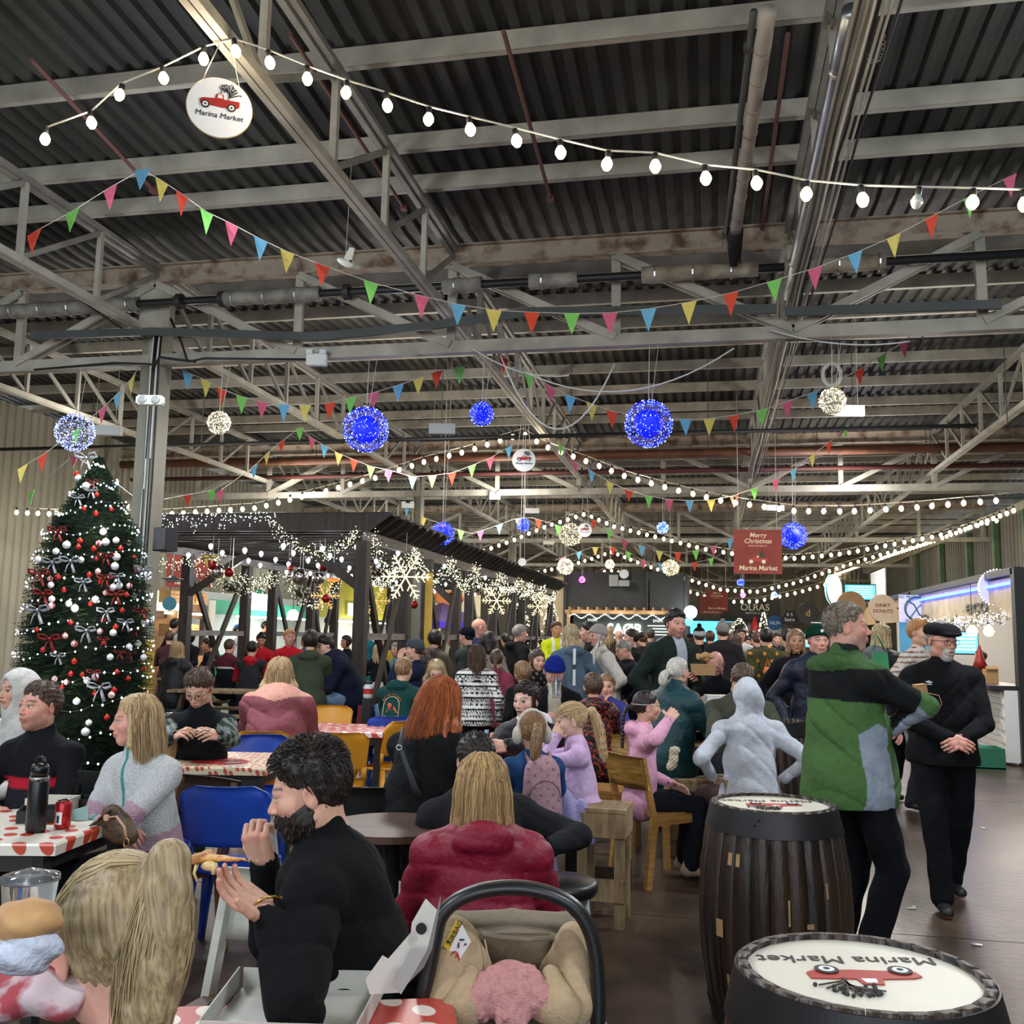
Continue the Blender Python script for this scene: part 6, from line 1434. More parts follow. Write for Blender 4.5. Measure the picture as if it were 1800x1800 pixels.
A,B=onz(244,1428,.76),onz(98,1484,.76);e=(B-A);nrm=Vector((-e.y,e.x,0)).normalized();nrm=nrm if nrm.x<0 else-nrm
table([A,B,B+nrm*1.1+e*.2,A+nrm*1.1],.76,'near-left dining table covered in white oilcloth with red dots',white_dots)
Tq=quad(395,1338,6.55,-2,.78,.80);T2=table(Tq,.76,'dining table with pale patterned oilcloth and red oval label, behind the blonde woman',light_pat)
c=sum(Tq,Vector())/4;m=MB().lathe([(.001,.0),(.19,.0),(.19,.003),(.001,.003)],32,(c.x+.03,c.y-.12,.762),sy=.75);mk('oval_label',m,mat('label_red','b5302a',.4),T2,world=True)
text('Marina Market',.055,Matrix.Translation((c.x+.03,c.y-.12,.767))@Matrix.Rotation(YAW,4,'Z'),mat('ink_dk','3a1512',.6),T2,.0005)
table(quad(615,1281,8.85,-6,.78,.75),.76,'red oilcloth table between the yellow chairs',red_dots)
table(quad(975,1290,8.3,0,1.1,.7),.76,'red oilcloth table behind the short-haired woman',red_dots)
table(quad(935,1358,6.3,0,.62,.85),.76,'red oilcloth table between the two girls and the short-haired woman',red_dots)
table(quad(500,1745,1.95,8,.72,.85),.75,'nearest red table with white dots holding the card boxes',dots_mat('oilcloth_red_dots_near','b8463c','e0d2c6',11,.26))
t=thing('round_table','dark wooden round table between the bearded man and the maroon jacket','table',tuple(at(690,1440,4.5)[:2])+(0,));mk('tabletop',MB().lathe([(.25,.715),(.29,.72),(.29,.75),(.001,.752)],40),mat('walnut_top','4f3522',.5,col2='3c2818',vs=3,stretch=(1,9,1)),t);mk('pedestal',MB().lathe([(.25,0),(.22,.03),(.04,.06),(.035,.72)],20),legm,t,True)
def slab(m,fn,nu,nv,th,mi=0):
 V=[];
 for s_ in(0,1):
  for i in range(nu+1):
   for j in range(nv+1):V.append(Vector(fn(i/nu,j/nv))+Vector((0,-th*s_,0)))
 n=(nu+1)*(nv+1);F_=[]
 for i in range(nu):
  for j in range(nv):
   a=i*(nv+1)+j;b=a+nv+1;F_+=[(a,b,b+1,a+1),(n+a,n+a+1,n+b+1,n+b)]
 for i in range(nu):
  for j in(0,nv):a=i*(nv+1)+j;b=a+nv+1;F_.append((a,n+a,n+b,b))
 for j in range(nv):
  for i in(0,nu):a=i*(nv+1)+j;F_.append((a,a+1,n+a+1,n+a))
 m.add(V,F_,mi)
def shell_chair(colr,label,px,py,d,face,grp=None):
 """faces local +y; back at -y"""
 m_=mat('plastic_'+colr,colr,.38,var=.10,vs=3,spec=.5);c=at(px,py,d);t=thing('plastic_chair',label,'chair',(c.x,c.y,0),YAW+radians(face),grp)
 def rw(v):return min(1,.62+.38*sin(min(1,(1-v)*5.5)*pi/2))if v>.5 else 1
 def back(u,v):
  x=(u*2-1);w_=.205*(1+.12*v)*rw(v);z=.55+.30*v;return(x*w_,-.19-.09*v+.045*x*x,z)
 m=MB();slab(m,back,14,10,.014);mk('backrest',m,m_,t,True)
 m=MB();slab(m,lambda u,v:((u*2-1)*(.20-.0*v),-.175-.02*v+.04*(u*2-1)**2,.42+.08*v),10,3,.014)
 for sg in(-1,1):m.beam((sg*.185,-.155,.47),(sg*.19,-.17,.58),.045,.02)
 mk('lower_back',m,m_,t,True)
 m=MB();V=[]
 for zz in(.445,.42):
  for i in range(11):
   for j in range(9):
    x=i/10*2-1;y=j/8*2-1;q=1-.10*abs(x*y)**2;V.append((x*.205*q,y*.20*q,zz+.012*x*x-(.018*max(0,y-.6)*2.5)))
 F_=[]
 for i in range(10):
  for j in range(8):a=i*9+j;b=a+9;F_+=[(a,b,b+1,a+1),(99+a,99+a+1,99+b+1,99+b)]
 for i in range(10):
  for j in(0,8):a=i*9+j;F_.append((a,99+a,99+a+9,a+9))
 for j in range(8):
  for i in(0,10):a=i*9+j;F_.append((a,a+1,99+a+1,99+a))
 m.add(V,F_);mk('seat',m,m_,t,True)
 for sx in(-1,1):
  for sy in(-1,1):
   l=MB().tube([(sx*.165,sy*.15,.43),(sx*.19,sy*.18,.2),(sx*.215,sy*.225,0)],.03,8,rs=[.038,.027,.019]);mk('leg',l,m_,t,True)
 return t
BLU,YEL='1c44a8','d9962a'
shell_chair(BLU,'blue plastic chair nearest the camera, in front of the pale patterned table',418,1400,5.1,0)
shell_chair(BLU,'blue plastic chair, only its top edge showing beside the bearded man\'s hair',455,1320,7.0,-170)
shell_chair(YEL,'yellow plastic chair holding the woman in the mauve jumper',468,1300,7.75,5)
shell_chair(YEL,'empty yellow chair in front of the red table, above the bearded man\'s head',596,1330,7.75,10)
shell_chair(YEL,'yellow chair at the right end of the red table',668,1300,8.75,60)
shell_chair(YEL,'yellow chair behind the red table',575,1265,10.0,180)
shell_chair(BLU,'blue plastic chair behind the man in the teal hoodie print',690,1265,9.3,5)
oak=mat('oak','b98b4e',.45,col2='8d6230',vs=2.2,stretch=(2,2,16),ramp=(.3,.7));oakb=mat('oak_back','a8823f',.45,col2='7c5a22',vs=2.5,stretch=(3,3,22),ramp=(.35,.65))
def wood_chair(px,py,d,face,label,m_=None,bm_=None,s_=1.0,seatm=None):
 m_=m_ or oak;bm_=bm_ or oakb;c=at(px,py,d);t=thing('wooden_chair',label,'chair',(c.x,c.y,0),YAW+radians(face));
 for sx in(-1,1):
  mk('leg',MB().beam((sx*.20,.21,0),(sx*.205,.20,.44),.035,.04),m_,t);mk('leg',MB().beam((sx*.205,-.25,0),(sx*.205,-.20,.44),.035,.045).beam((sx*.205,-.20,.43),(sx*.20,-.29,.82),.03,.04),m_,t)
  mk('side_rail',MB().beam((sx*.205,-.20,.42),(sx*.205,.21,.43),.03,.06),m_,t)
 mk('front_rail',MB().beam((-.2,.20,.41),(.2,.20,.41),.03,.06),m_,t);mk('seat',MB().box((0,0,.455),(.42,.42,.022)),seatm or m_,t)
 m=MB();slab(m,lambda u,v:((u*2-1)*.225,-.245-.045*v-.03*(1-(u*2-1)**2),.62+.21*v),10,4,.016);mk('backrest',m,bm_,t,True)
 return t
CH9=wood_chair(1160,1400,6.75,-62,'light oak chair with curved back, empty-backed behind the pink-hooded girl')
wood_chair(1068,1320,7.6,165,'oak chair behind the girl in lilac',oak);wood_chair(850,1320,7.4,20,'pale oak chair back beside the water bottle',oak)
wood_chair(672,1420,5.35,8,'black-backed chair under the redhead\'s shoulder bag',mat('black_lacquer','121212',.35),mat('black_lacquer','121212'))
wood_chair(400,1640,2.95,160,'old white-painted wooden chair behind the ponytailed woman',mat('chipped_white','b5b3a8',.5,var=.25,vs=12),mat('chipped_white','b5b3a8'),seatm=mat('brown_seat','5b4636',.6))
wood_chair(285,1440,5.0,150,'dark bentwood chair under the woman in the white and pink fleece',mat('mid_brown','6a4a32',.45),mat('dark_brown_back','2e211a',.4))
pal=mat('pallet_wood','a88f68',.75,col2='5b4632',vs=2.5,stretch=(10,2,2),ramp=(.25,.7),bump=.3,bs=25);pald=mat('pallet_wood_dark','5b4531',.8,col2='33261b',vs=3,stretch=(8,2,2),bump=.3)
def crate_stool(px,py,d,face,h,label,w_=.30,l_=.38):
 c=at(px,py,d);t=thing('crate_stool',label,'stool',(c.x,c.y,0),YAW+radians(face))
 for k in range(4):mk('seat_plank',MB().box((0,-w_/2+w_/4*(k+.5),h-.011),(l_,w_/4-.006,.022)),pal,t)
 for sy in(-1,1):mk('apron_board',MB().box((0,sy*(w_/2-.008),h-.09),(l_,.02,.13)),pal,t);mk('lower_board',MB().box((0,sy*(w_/2-.008),h*.32),(l_,.02,.12)),pal if sy<0 else pald,t)
 for sx in(-1,1):mk('apron_board',MB().box((sx*(l_/2-.01),0,h-.09),(.02,w_-.04,.13)),pal,t)
 for sx in(-1,1):
  for sy in(-1,1):mk('leg',MB().box((sx*(l_/2-.04),sy*(w_/2-.035),(h-.02)/2),(.055,.04,h-.02)),pal,t)
 return t
crate_stool(1062,1500,5.75,-14,.645,'tall weathered pallet-wood stool under the girl in lilac',.32,.29)
crate_stool(1312,1400,6.55,2,.70,'dark-topped wooden crate stool under the person in the grey hoodie',.30,.36)
crate_stool(1205,1360,7.6,5,.55,'small pale crate stool behind the pink-hooded girl',.3,.34)
c=at(1276,1235,8.7);t=thing('shelf_crate','small orange-brown wooden shelf crate under the dark barrel table','crate',(c.x-.15,c.y,0));
for z in(.02,.35,.68,.95):mk('shelf_board',MB().box((0,0,z),(.32,.3,.03)),wood_l,t)
for sx in(-1,1):mk('side_board',MB().box((sx*.16,0,.49),(.025,.3,.96)),wood_l,t)
c=at(985,1500,4.35);t=thing('bar_stool','low stool with round black seat and grey tube legs beside the maroon jacket','stool',(c.x,c.y,0));mk('seat',MB().lathe([(.001,.50),(.15,.50),(.165,.52),(.165,.545),(.15,.56),(.001,.565)],32),mat('black_vinyl','151516',.4),t,True)
for a in(.4,2.0,3.5,5.1):mk('leg',MB().tube([(.11*cos(a),.11*sin(a),.5),(.17*cos(a),.17*sin(a),0)],.016,8),mat('pale_grey_tube','9aa0a0',.4),t,True)
stave=mat('barrel_oak_dark','3a2718',.45,col2='150e0a',vs=2.2,stretch=(5,5,.8),ramp=(.3,.75),bump=.35,bs=9,spec=.5);hoop=mat('barrel_hoop','2c2b2c',.45,metal=.6,var=.3,vs=6);lidm=mat('barrel_lid','d9d4c4',.45,var=.08,vs=5);scuff=mat('bare_oak_scuff','a5835a',.7,var=.3,vs=12)
def barrel(px,py,d,label,logo=True,lid=True,H=.90,logo_rz=pi,scuffs=()):
 c=at(px,py,d)if not isinstance(px,Vector)else px;t=thing('whisky_barrel',label,'barrel',(c.x,c.y,0));n=26
 def R_(z):return.262+.062*(1-((z/H)*2-1)**2)
 for k in range(n):
  a0,a1=2*pi*k/n+.003,2*pi*(k+1)/n-.003;V=[];dd=random.uniform(-.0015,.0015);zs=[0,.12,.28,.45,.62,.78,H]
  for z in zs:
   for a in(a0,(a0+a1)/2,a1):r=R_(z)+dd;V.append((r*cos(a),r*sin(a),z))
   V.append(((R_(z)-.022)*cos(a1),(R_(z)-.022)*sin(a1),z));V.append(((R_(z)-.022)*cos(a0),(R_(z)-.022)*sin(a0),z))
  F_=[(i*5+j,i*5+(j+1)%5,(i+1)*5+(j+1)%5,(i+1)*5+j)for i in range(len(zs)-1)for j in range(5)]+[(4,3,2,1,0),tuple((len(zs)-1)*5+j for j in range(5))]
  mk('stave',MB().add(V,F_),stave,t,True)
 for z0,hh in((.045,.07),(.20,.05),(H-.20-.05,.05),(H-.035,.07))if False else((.05,.08),(H-.055,.10)):
  mk('hoop',MB().lathe([(R_(z0-hh/2)+.002,z0-hh/2),(R_(z0-hh/2)+.0055,z0-hh/2),(R_(z0+hh/2)+.0055,z0+hh/2),(R_(z0+hh/2)+.001,z0+hh/2)],110,cap=False),hoop,t)
 mk('head',MB().lathe([(.001,H-.035),(.242,H-.035)],32),stave,t)
 if lid:
  mk('lid',MB().lathe([(.001,H-.034),(.246,H-.034),(.246,H-.012),(.001,H-.012)],48),lidm,t)
  if logo:
   M4=Matrix.Translation((c.x,c.y,H-.0115))@Matrix.Rotation(YAW+logo_rz,4,'Z')
   truck(M4@Matrix.Translation((0,-.015,0)),.40,t,.0005);text('Marina Market',.068,M4@Matrix.Translation((0,-.095,.001)),ink,t,.0004,.12)
 for(a,z,w_,h_)in scuffs:
  a=radians(a)+YAW-pi/2;V=[]
  for zz in(z-h_/2,z+h_/2):
   for q in(-1,0,1):r=R_(zz)+.0025;V.append((r*cos(a+q*w_/.66),r*sin(a+q*w_/.66),zz))
  mk('bare_patch',MB().add(V,[(0,1,4,3),(1,2,5,4)]),scuff,t)
 for q in range(5):a=.3+q*.06;mk('rivet',MB().ball(((R_(H-.055)+.006)*cos(a-2.2),(R_(H-.055)+.006)*sin(a-2.2),H-.055+.02*(q%2)),.006,6),hoop,t)if q<2 else None
 return t
cB=onz(1359,1416,.885);cA=onz(1516,1716,.885)
barrel(cB,0,0,'dark oak whisky barrel with white printed lid, left of the green jacket',scuffs=[(-50,.70,.022,.05),(-43,.70,.02,.05),(-58,.42,.04,.07),(-20,.40,.05,.02),(-5,.52,.008,.10),(-52,.22,.015,.05),(10,.47,.03,.02),(25,.60,.01,.06)])
barrel(cA,0,0,'nearest whisky barrel in the lower right corner, white lid with print')
c3=at(1352,1330,7.55);barrel(c3,0,0,'dark barrel table behind the person in the grey hoodie',False,False,1.0)
c4=at(1262,1220,9.2);barrel(c4,0,0,'dark barrel table with a foam box in front of the bald man',False,False,1.0)
c=onz(295,1197,.9);t=thing('steel_drum','dark green steel drum table with black lid beside the Christmas tree','drum',tuple(at(293,1200,8.2)[:2])+(0,));mk('drum_body',MB().lathe([(.29,0),(.30,.02),(.29,.05),(.29,.30),(.30,.31),(.29,.32),(.29,.60),(.30,.61),(.29,.62),(.29,.90)],36),mat('drum_green','123c2e',.25,spec=.6),t,True)
mk('drum_lid',MB().lathe([(.31,.88),(.32,.90),(.32,.92),(.30,.925),(.30,.91),(.001,.912)],36),mat('black_gloss','0e0f10',.15),t,True)
c=at(1238,1230,12)
def picnic(x,y,rz,label,L_=1.5):
 t=thing('picnic_table',label,'table',(x,y,0),rz)
 for k in range(5):mk('plank',MB().box((0,-.28+k*.14,.74),(L_,.13,.035)),pal,t)
 for sy in(-1,1):
  for k in range(2):mk('bench_plank',MB().box((0,sy*(.62+k*.13),.44),(L_,.12,.035)),pal,t)
 for sx in(-1,1):
  mk('cross_bar',MB().box((sx*L_*.38,0,.41),(.05,1.5,.08)),pald,t)
  for sy in(-1,1):mk('leg',MB().beam((sx*L_*.38,sy*.55,0),(sx*L_*.38,sy*.2,.72),.05,.09),pald,t)
c=at(405,1215,14.2);picnic(c.x,c.y,.1,'pale picnic table left of the mauve jumper',1.6)
c=at(345,1200,17.5);picnic(c.x,c.y,.1,'picnic table under the left pergola posts');c=at(460,1180,17);picnic(c.x,c.y,.1,'picnic table in front of the women in red');c=at(655,1185,14.3);picnic(c.x,c.y,.2,'picnic table with green trays behind the corner post',1.4);c=at(890,1180,15);picnic(c.x,c.y,.2,'picnic table behind the girl in the pink jumper',1.2)
# ---- things on tables
def can(p,r,h,colr,label,band_=None,top_='c8c8c8'):
 t=thing('drink_can',label,'can',tuple(p));mk('can_body',MB().lathe([(r*.8,0),(r,r*.25),(r,h-r*.35),(r*.82,h)],24),mat('can_'+colr,colr,.3,metal=.4),t,True);mk('can_top',MB().lathe([(r*.82,h),(r*.84,h+.003),(r*.76,h-.002),(.001,h-.003)],24),mat('can_top',top_,.3,metal=.8),t)
 if band_:m=MB();V=[];[V.extend([(r*1.012*cos(a),r*1.012*sin(a),h*.18),(r*1.012*cos(a),r*1.012*sin(a),h*.62)])for a in[YAW-pi/2-.5+.16*k for k in range(6)]];m.add(V,[(2*k,2*k+2,2*k+3,2*k+1)for k in range(5)]);mk('can_label',m,mat('lab_'+band_,band_,.5),t)
 return t
p=onz(109,1456,.762);tc_=can(p,.033,.115,'a81f22','red drink can with white barcode label on the near-left table','dcdcdc')
for k in range(9):mk('barcode',MB().box((.0335*cos(YAW-pi/2+(-.32+k*.035)),.0335*sin(YAW-pi/2+(-.32+k*.035)),.042),(.0012+.001*(k%2),.002,.03)),ink,tc_)
p=onz(337,1330,.762);can(p,.027,.155,'d9932a','tall orange and yellow can on the pale patterned table','d8c832')
p=onz(62,1462,.762);t=thing('drinks_flask','black insulated flask at the left edge of the near-left table','flask',tuple(p));fk=mat('flask_black','0d0e11',.3);mk('flask_body',MB().lathe([(.036,0),(.040,.01),(.040,.20),(.034,.225)],24),fk,t,True);mk('flask_lid',MB().lathe([(.036,.225),(.036,.262),(.028,.275)],24),fk,t,True);mk('lid_loop',MB().tube([(.022*cos(a),0,.275+.028*sin(a))for a in[pi*k/8 for k in range(9)]],.006,6),fk,t,True);mk('steel_ring',MB().lathe([(.0385,.215),(.0385,.223)],24),band,t)
def tray(p,w_,l_,h_,rz,colr,label,lid=None,cat='box',name='food_box',in_=None):
 t=thing(name,label,cat,tuple(p),rz);m_=mat('card_'+colr,colr,.6,var=.1,vs=8);th=.003;m=MB().box((0,0,th/2),(w_,l_,th));mk('base',m,m_,t)
 for sx in(-1,1):mk('side_flap',MB().beam((sx*w_/2,-l_/2,h_/2),(sx*w_/2,l_/2,h_/2),th,h_),m_,t)
 for sy in(-1,1):mk('end_flap',MB().beam((-w_/2,sy*l_/2,h_/2),(w_/2,sy*l_/2,h_/2),th,h_),m_,t)
 if lid is not None:a=radians(lid);mk('lid',MB().box((0,l_/2+cos(a)*l_/2*.98,h_+sin(a)*l_/2*.98),(w_,l_,th),Matrix.Rotation(a,3,'X')),m_,t)
 return t
tray(onz(78,1440,.762),.20,.16,.05,YAW+.3,'121315','open black takeaway box behind the red can');tray(onz(158,1418,.762),.17,.13,.045,YAW-.2,'101114','black takeaway tray in front of the arms of the blonde woman',115)
tray(onz(92,1424,.762),.2,.12,.06,YAW,'c9c4b8','pale open carton behind the black boxes')
q=thing('paper_napkin','grey-green folded napkin between the can and the black tray','napkin',tuple(onz(135,1440,.763)),YAW);mk('sheet',MB().add([(-.07,-.03,0),(.06,-.02,0),(.02,.06,.05),(-.04,.05,.03),(-.07,-.03,-.002),(.06,-.02,-.002),(.02,.06,.047),(-.04,.05,.027)],[(0,1,2,3),(7,6,5,4),(0,4,5,1),(1,5,6,2),(2,6,7,3),(3,7,4,0)]),mat('napkin_green','7c9894',.9),q)
q=thing('paper_napkin','crumpled white napkins beside the orange can','napkin',tuple(onz(366,1328,.762)),0);rn=random.Random(4)
F=Field((-.1,-.08,-.02),(.1,.08,.09),.005,.03)
for k in range(9):F.ell((rn.uniform(-.06,.06),rn.uniform(-.04,.04),rn.uniform(.0,.035)),(rn.uniform(.02,.04),rn.uniform(.015,.03),rn.uniform(.008,.03)),.004,'u',np.array(Matrix.Rotation(rn.uniform(0,3),3,(rn.random(),rn.random(),rn.random()))))
X,Y,Z=F.grid();F.f=(F.f+.006*np.sin(X*140+Z*90)*np.sin(Y*120)).astype(np.float32);F.plane((0,0,.001),(0,0,-1));P_,Q_,_=F.mesh();mkarr('crumpled_paper',P_,Q_,mat('tissue','e4e2de',.9),q)
q=thing('paper_bag','brown paper bag in front of the man with the phone','bag',tuple(onz(312,1332,.762)),YAW);mk('bag_body',MB().prism([(-.07,0),(.08,0),(.09,.09),(.03,.13),(.0,.11),(-.05,.135),(-.09,.10)],.06),kraft,q);mk('bag_fold',MB().box((0,-.034,.05),(.13,.006,.10)),kraft,q)
p=at(855,1318,6.6);t=thing('water_bottle','clear plastic water bottle on the red table behind the blonde hair','bottle',(p.x,p.y,.762));gl=mat('clear_plastic','e8f2f8',.05,trans=.9,spec=.6);mk('bottle_body',MB().lathe([(.028,0),(.032,.01),(.032,.06),(.029,.075),(.032,.09),(.032,.14),(.013,.18),(.013,.195)],24),gl,t,True);mk('bottle_cap',MB().lathe([(.015,.19),(.015,.21)],16),mat('cap_blue','9fc4d8',.4),t);mk('label',MB().lathe([(.0325,.07),(.0325,.11)],24,cap=False),mat('label_blue','7fb4dc',.5),t)
p=at(977,1214,8.2);t=thing('water_bottle','clear bottle held before the man in the royal-blue beanie','bottle',(p.x,p.y,p.z-.06));mk('bottle_body',MB().lathe([(.028,0),(.032,.01),(.032,.13),(.013,.17),(.013,.185)],20),gl,t,True);mk('bottle_cap',MB().lathe([(.015,.18),(.015,.2)],12),mat('cap_red','b8382e',.4),t)
wc=mat('white_card','cfcdc4',.6,var=.06,vs=6);wci=mat('grey_card_inside','a9aaa6',.7,var=.1,vs=6)
p=onz(520,1778,.76);t=thing('pizza_box','white card pizza box on the nearest table in front of the bearded man','box',(p.x,p.y,.752),YAW-.03)
mk('base',MB().box((0,0,.003),(.33,.30,.004)),wc,t)
for sg in(-1,1):mk('side_flap',MB().beam((sg*.165,-.15,.022),(sg*.175,.15,.028),.003,.045),wc,t)
mk('back_flap',MB().beam((-.165,.15,.024),(.165,.15,.024),.003,.05),wc,t);mk('front_flap',MB().beam((-.165,-.15,.02),(.165,-.15,.02),.003,.04),wc,t)
def cardq(name,pts,m_,t,th=.003):
 P=[Vector(p)for p in pts];n=(P[1]-P[0]).cross(P[2]-P[0]).normalized()*th;k=len(P);mk(name,MB().add(P+[p+n for p in P],[tuple(range(k-1,-1,-1)),tuple(range(k,2*k))]+[(i,(i+1)%k,(i+1)%k+k,i+k)for i in range(k)]),m_,t,world=True)
DB=2.05;W_=lambda x,y,dd=0:at(x,y,DB+dd)
t=thing('pizza_box','open white pizza box propped upright beside the baby seat','box',(W_(700,1700).x,W_(700,1700).y,.752))
cardq('lid_panel',[W_(642,1722),W_(672,1680),W_(682,1686),W_(722,1640),W_(724,1622),W_(748,1580),W_(768,1600),W_(752,1665),W_(700,1745),W_(650,1748)],wc,t)
cardq('tuck_flap',[W_(700,1745,.02),W_(752,1665,.02),W_(768,1600,.02),W_(775,1572,.02),W_(774,1590,.05),W_(760,1668,.05),W_(745,1700,.05)],wci,t)
cardq('inner_flap',[W_(690,1735,-.03),W_(722,1668,-.03),W_(752,1668,-.03),W_(722,1720,-.03),W_(705,1748,-.03)],wci,t)
mk('finger_hole',MB().lathe([(.011,0),(.011,.004)],20,W_(741,1632,-.012),rot=Matrix.Rotation(pi/2,3,'X')),mat('hole_dark','1a1c22',.9),t,world=True)
p=at(50,1590,1.3);t=thing('plastic_cup','clear cup at the left edge in the ponytailed woman\'s hand','cup',tuple(p));mk('cup_body',MB().lathe([(.026,-.06),(.034,.03)],24,cap=False),gl,t,True);mk('cup_lid',MB().lathe([(.036,.03),(.036,.036),(.001,.046)],24),gl,t,True)
p=at(46,1632,1.22);t=thing('burger','bitten burger in pale wrapper held at the left edge','food',tuple(p));bun=mat('burger_bun','c99a66',.7,var=.2,vs=30);wrapm=mat('greaseproof_wrap','c9cfe0',.8,bump=.5,bs=60)
F=Field((-.08,-.07,-.08),(.08,.07,.07),.005,.03);F.ell((0,0,.010),(.042,.038,.024),0);X,Y,Z=F.grid();F.f=(F.f+.003*np.sin(X*120)*np.sin(Z*160+Y*90)).astype(np.float32);P_,Q_,_=F.mesh();mkarr('bun',P_,Q_,bun,t)
F=Field((-.08,-.07,-.08),(.08,.07,.07),.005,.03);F.ell((0,0,-.022),(.040,.038,.030),0);X,Y,Z=F.grid();F.f=(F.f+.006*np.sin(X*90+Z*60)*np.sin(Z*110+Y*70)).astype(np.float32);P_,Q_,_=F.mesh();mkarr('wrapper',P_,Q_,wrapm,t)
for(px,py,d,z,w_,l_,h_,colr,lab)in[(1262,1194,9.1,1.0,.24,.2,.07,'e4e4e0','white foam box with black lettering on the dark barrel table'),(655,1176,13.9,.76,.28,.2,.06,'1f5a46','green tray on the picnic table behind the corner post'),(670,1150,14.6,.76,.2,.2,.12,'d9d9d4','white paper bag box on the picnic table'),(688,1187,13.0,.8,.26,.18,.05,'e0e0dc','white open carton beside the teal hoodie')]:
 p=at(px,py,d);tt=tray((p.x,p.y,z),w_,l_,h_,YAW,colr,lab)
 if 'lettering' in lab:text('BOB',.05,Matrix.Translation((0,-l_/2-.004,h_/2))@RB,ink,tt,.001,off=.002,loc_=True);mk('foam_lid',MB().box((0,0,h_+.01),(w_*.96,l_*.9,.02)),mat('card_e4e4e0','e4e4e0'),tt)
for(x,y,r_)in((1253,1222,.05),(1250,1246,.05)):
 p=at(x,y,8.6);q=thing('paper_plate','small white plate on the dark table, %s one'%('upper' if y<1230 else 'lower'),'plate',(p.x,p.y,1.0 if y<1230 else.86));mk('plate_rim',MB().lathe([(.001,.004),(.07,.004),(.10,.014),(.10,.018),(.07,.008),(.001,.008)],24),whites,q);mk('stand',MB().tube([(0,0,0),(0,0,-.86 if y>1230 else-.99)],.012,6),legm,q)
t=thing('lemonade_jar','drinks jar with red label beside the navy-jacketed man','jar',tuple(at(647,1215,11.0)));mk('jar_body',MB().lathe([(.05,-.08),(.055,-.06),(.055,.05),(.035,.08)],18),mat('jar_glass','c8d0cc',.2),t,True);mk('jar_lid',MB().lathe([(.04,.08),(.04,.11)],16),blackp,t);mk('label',MB().lathe([(.056,-.03),(.056,.03)],18),mat('label_red'),t);mk('stand',MB().box((0,0,-.5),(.10,.10,.84)),legm,t)
t=thing('red_bag','dark red shopping bag between the navy-jacketed man and the teal hoodie','bag',tuple(at(645,1240,11.2)[:2])+(.5,));mk('bag_body',MB().box((0,0,.12),(.22,.12,.34),taper=.8),mat('bag_red','7a2028',.5,bump=.4,bs=20),t);mk('handle',MB().tube([(-.06,0,.28),(-.04,0,.38),(.04,0,.38),(.06,0,.28)],.008,6),mat('bag_red','7a2028'),t,True);mk('bag_bench',MB().box((0,0,-.28),(.4,.3,.44)),dots_mat('oilcloth_white_dots','d8d2c4','b8402c'),t)
for(x,y)in((1728,1455),(1700,1402),(1602,1596),(1718,1660)):
 q=thing('paper_scrap','scrap of paper on the floor at lower right, near the %s'%{1728:'flat-cap man\'s shoes',1700:'crate side of the floor',1602:'barrel and green jacket',1718:'floor joint'}[x],'litter',tuple(onz(x,y,.004)),random.uniform(0,3));mk('scrap',MB().box((0,0,0),(.05,.03,.002)).box((.02,.01,.004),(.02,.02,.002),Matrix.Rotation(.4,3,'X')),mat('tissue','e4e2de'),q)
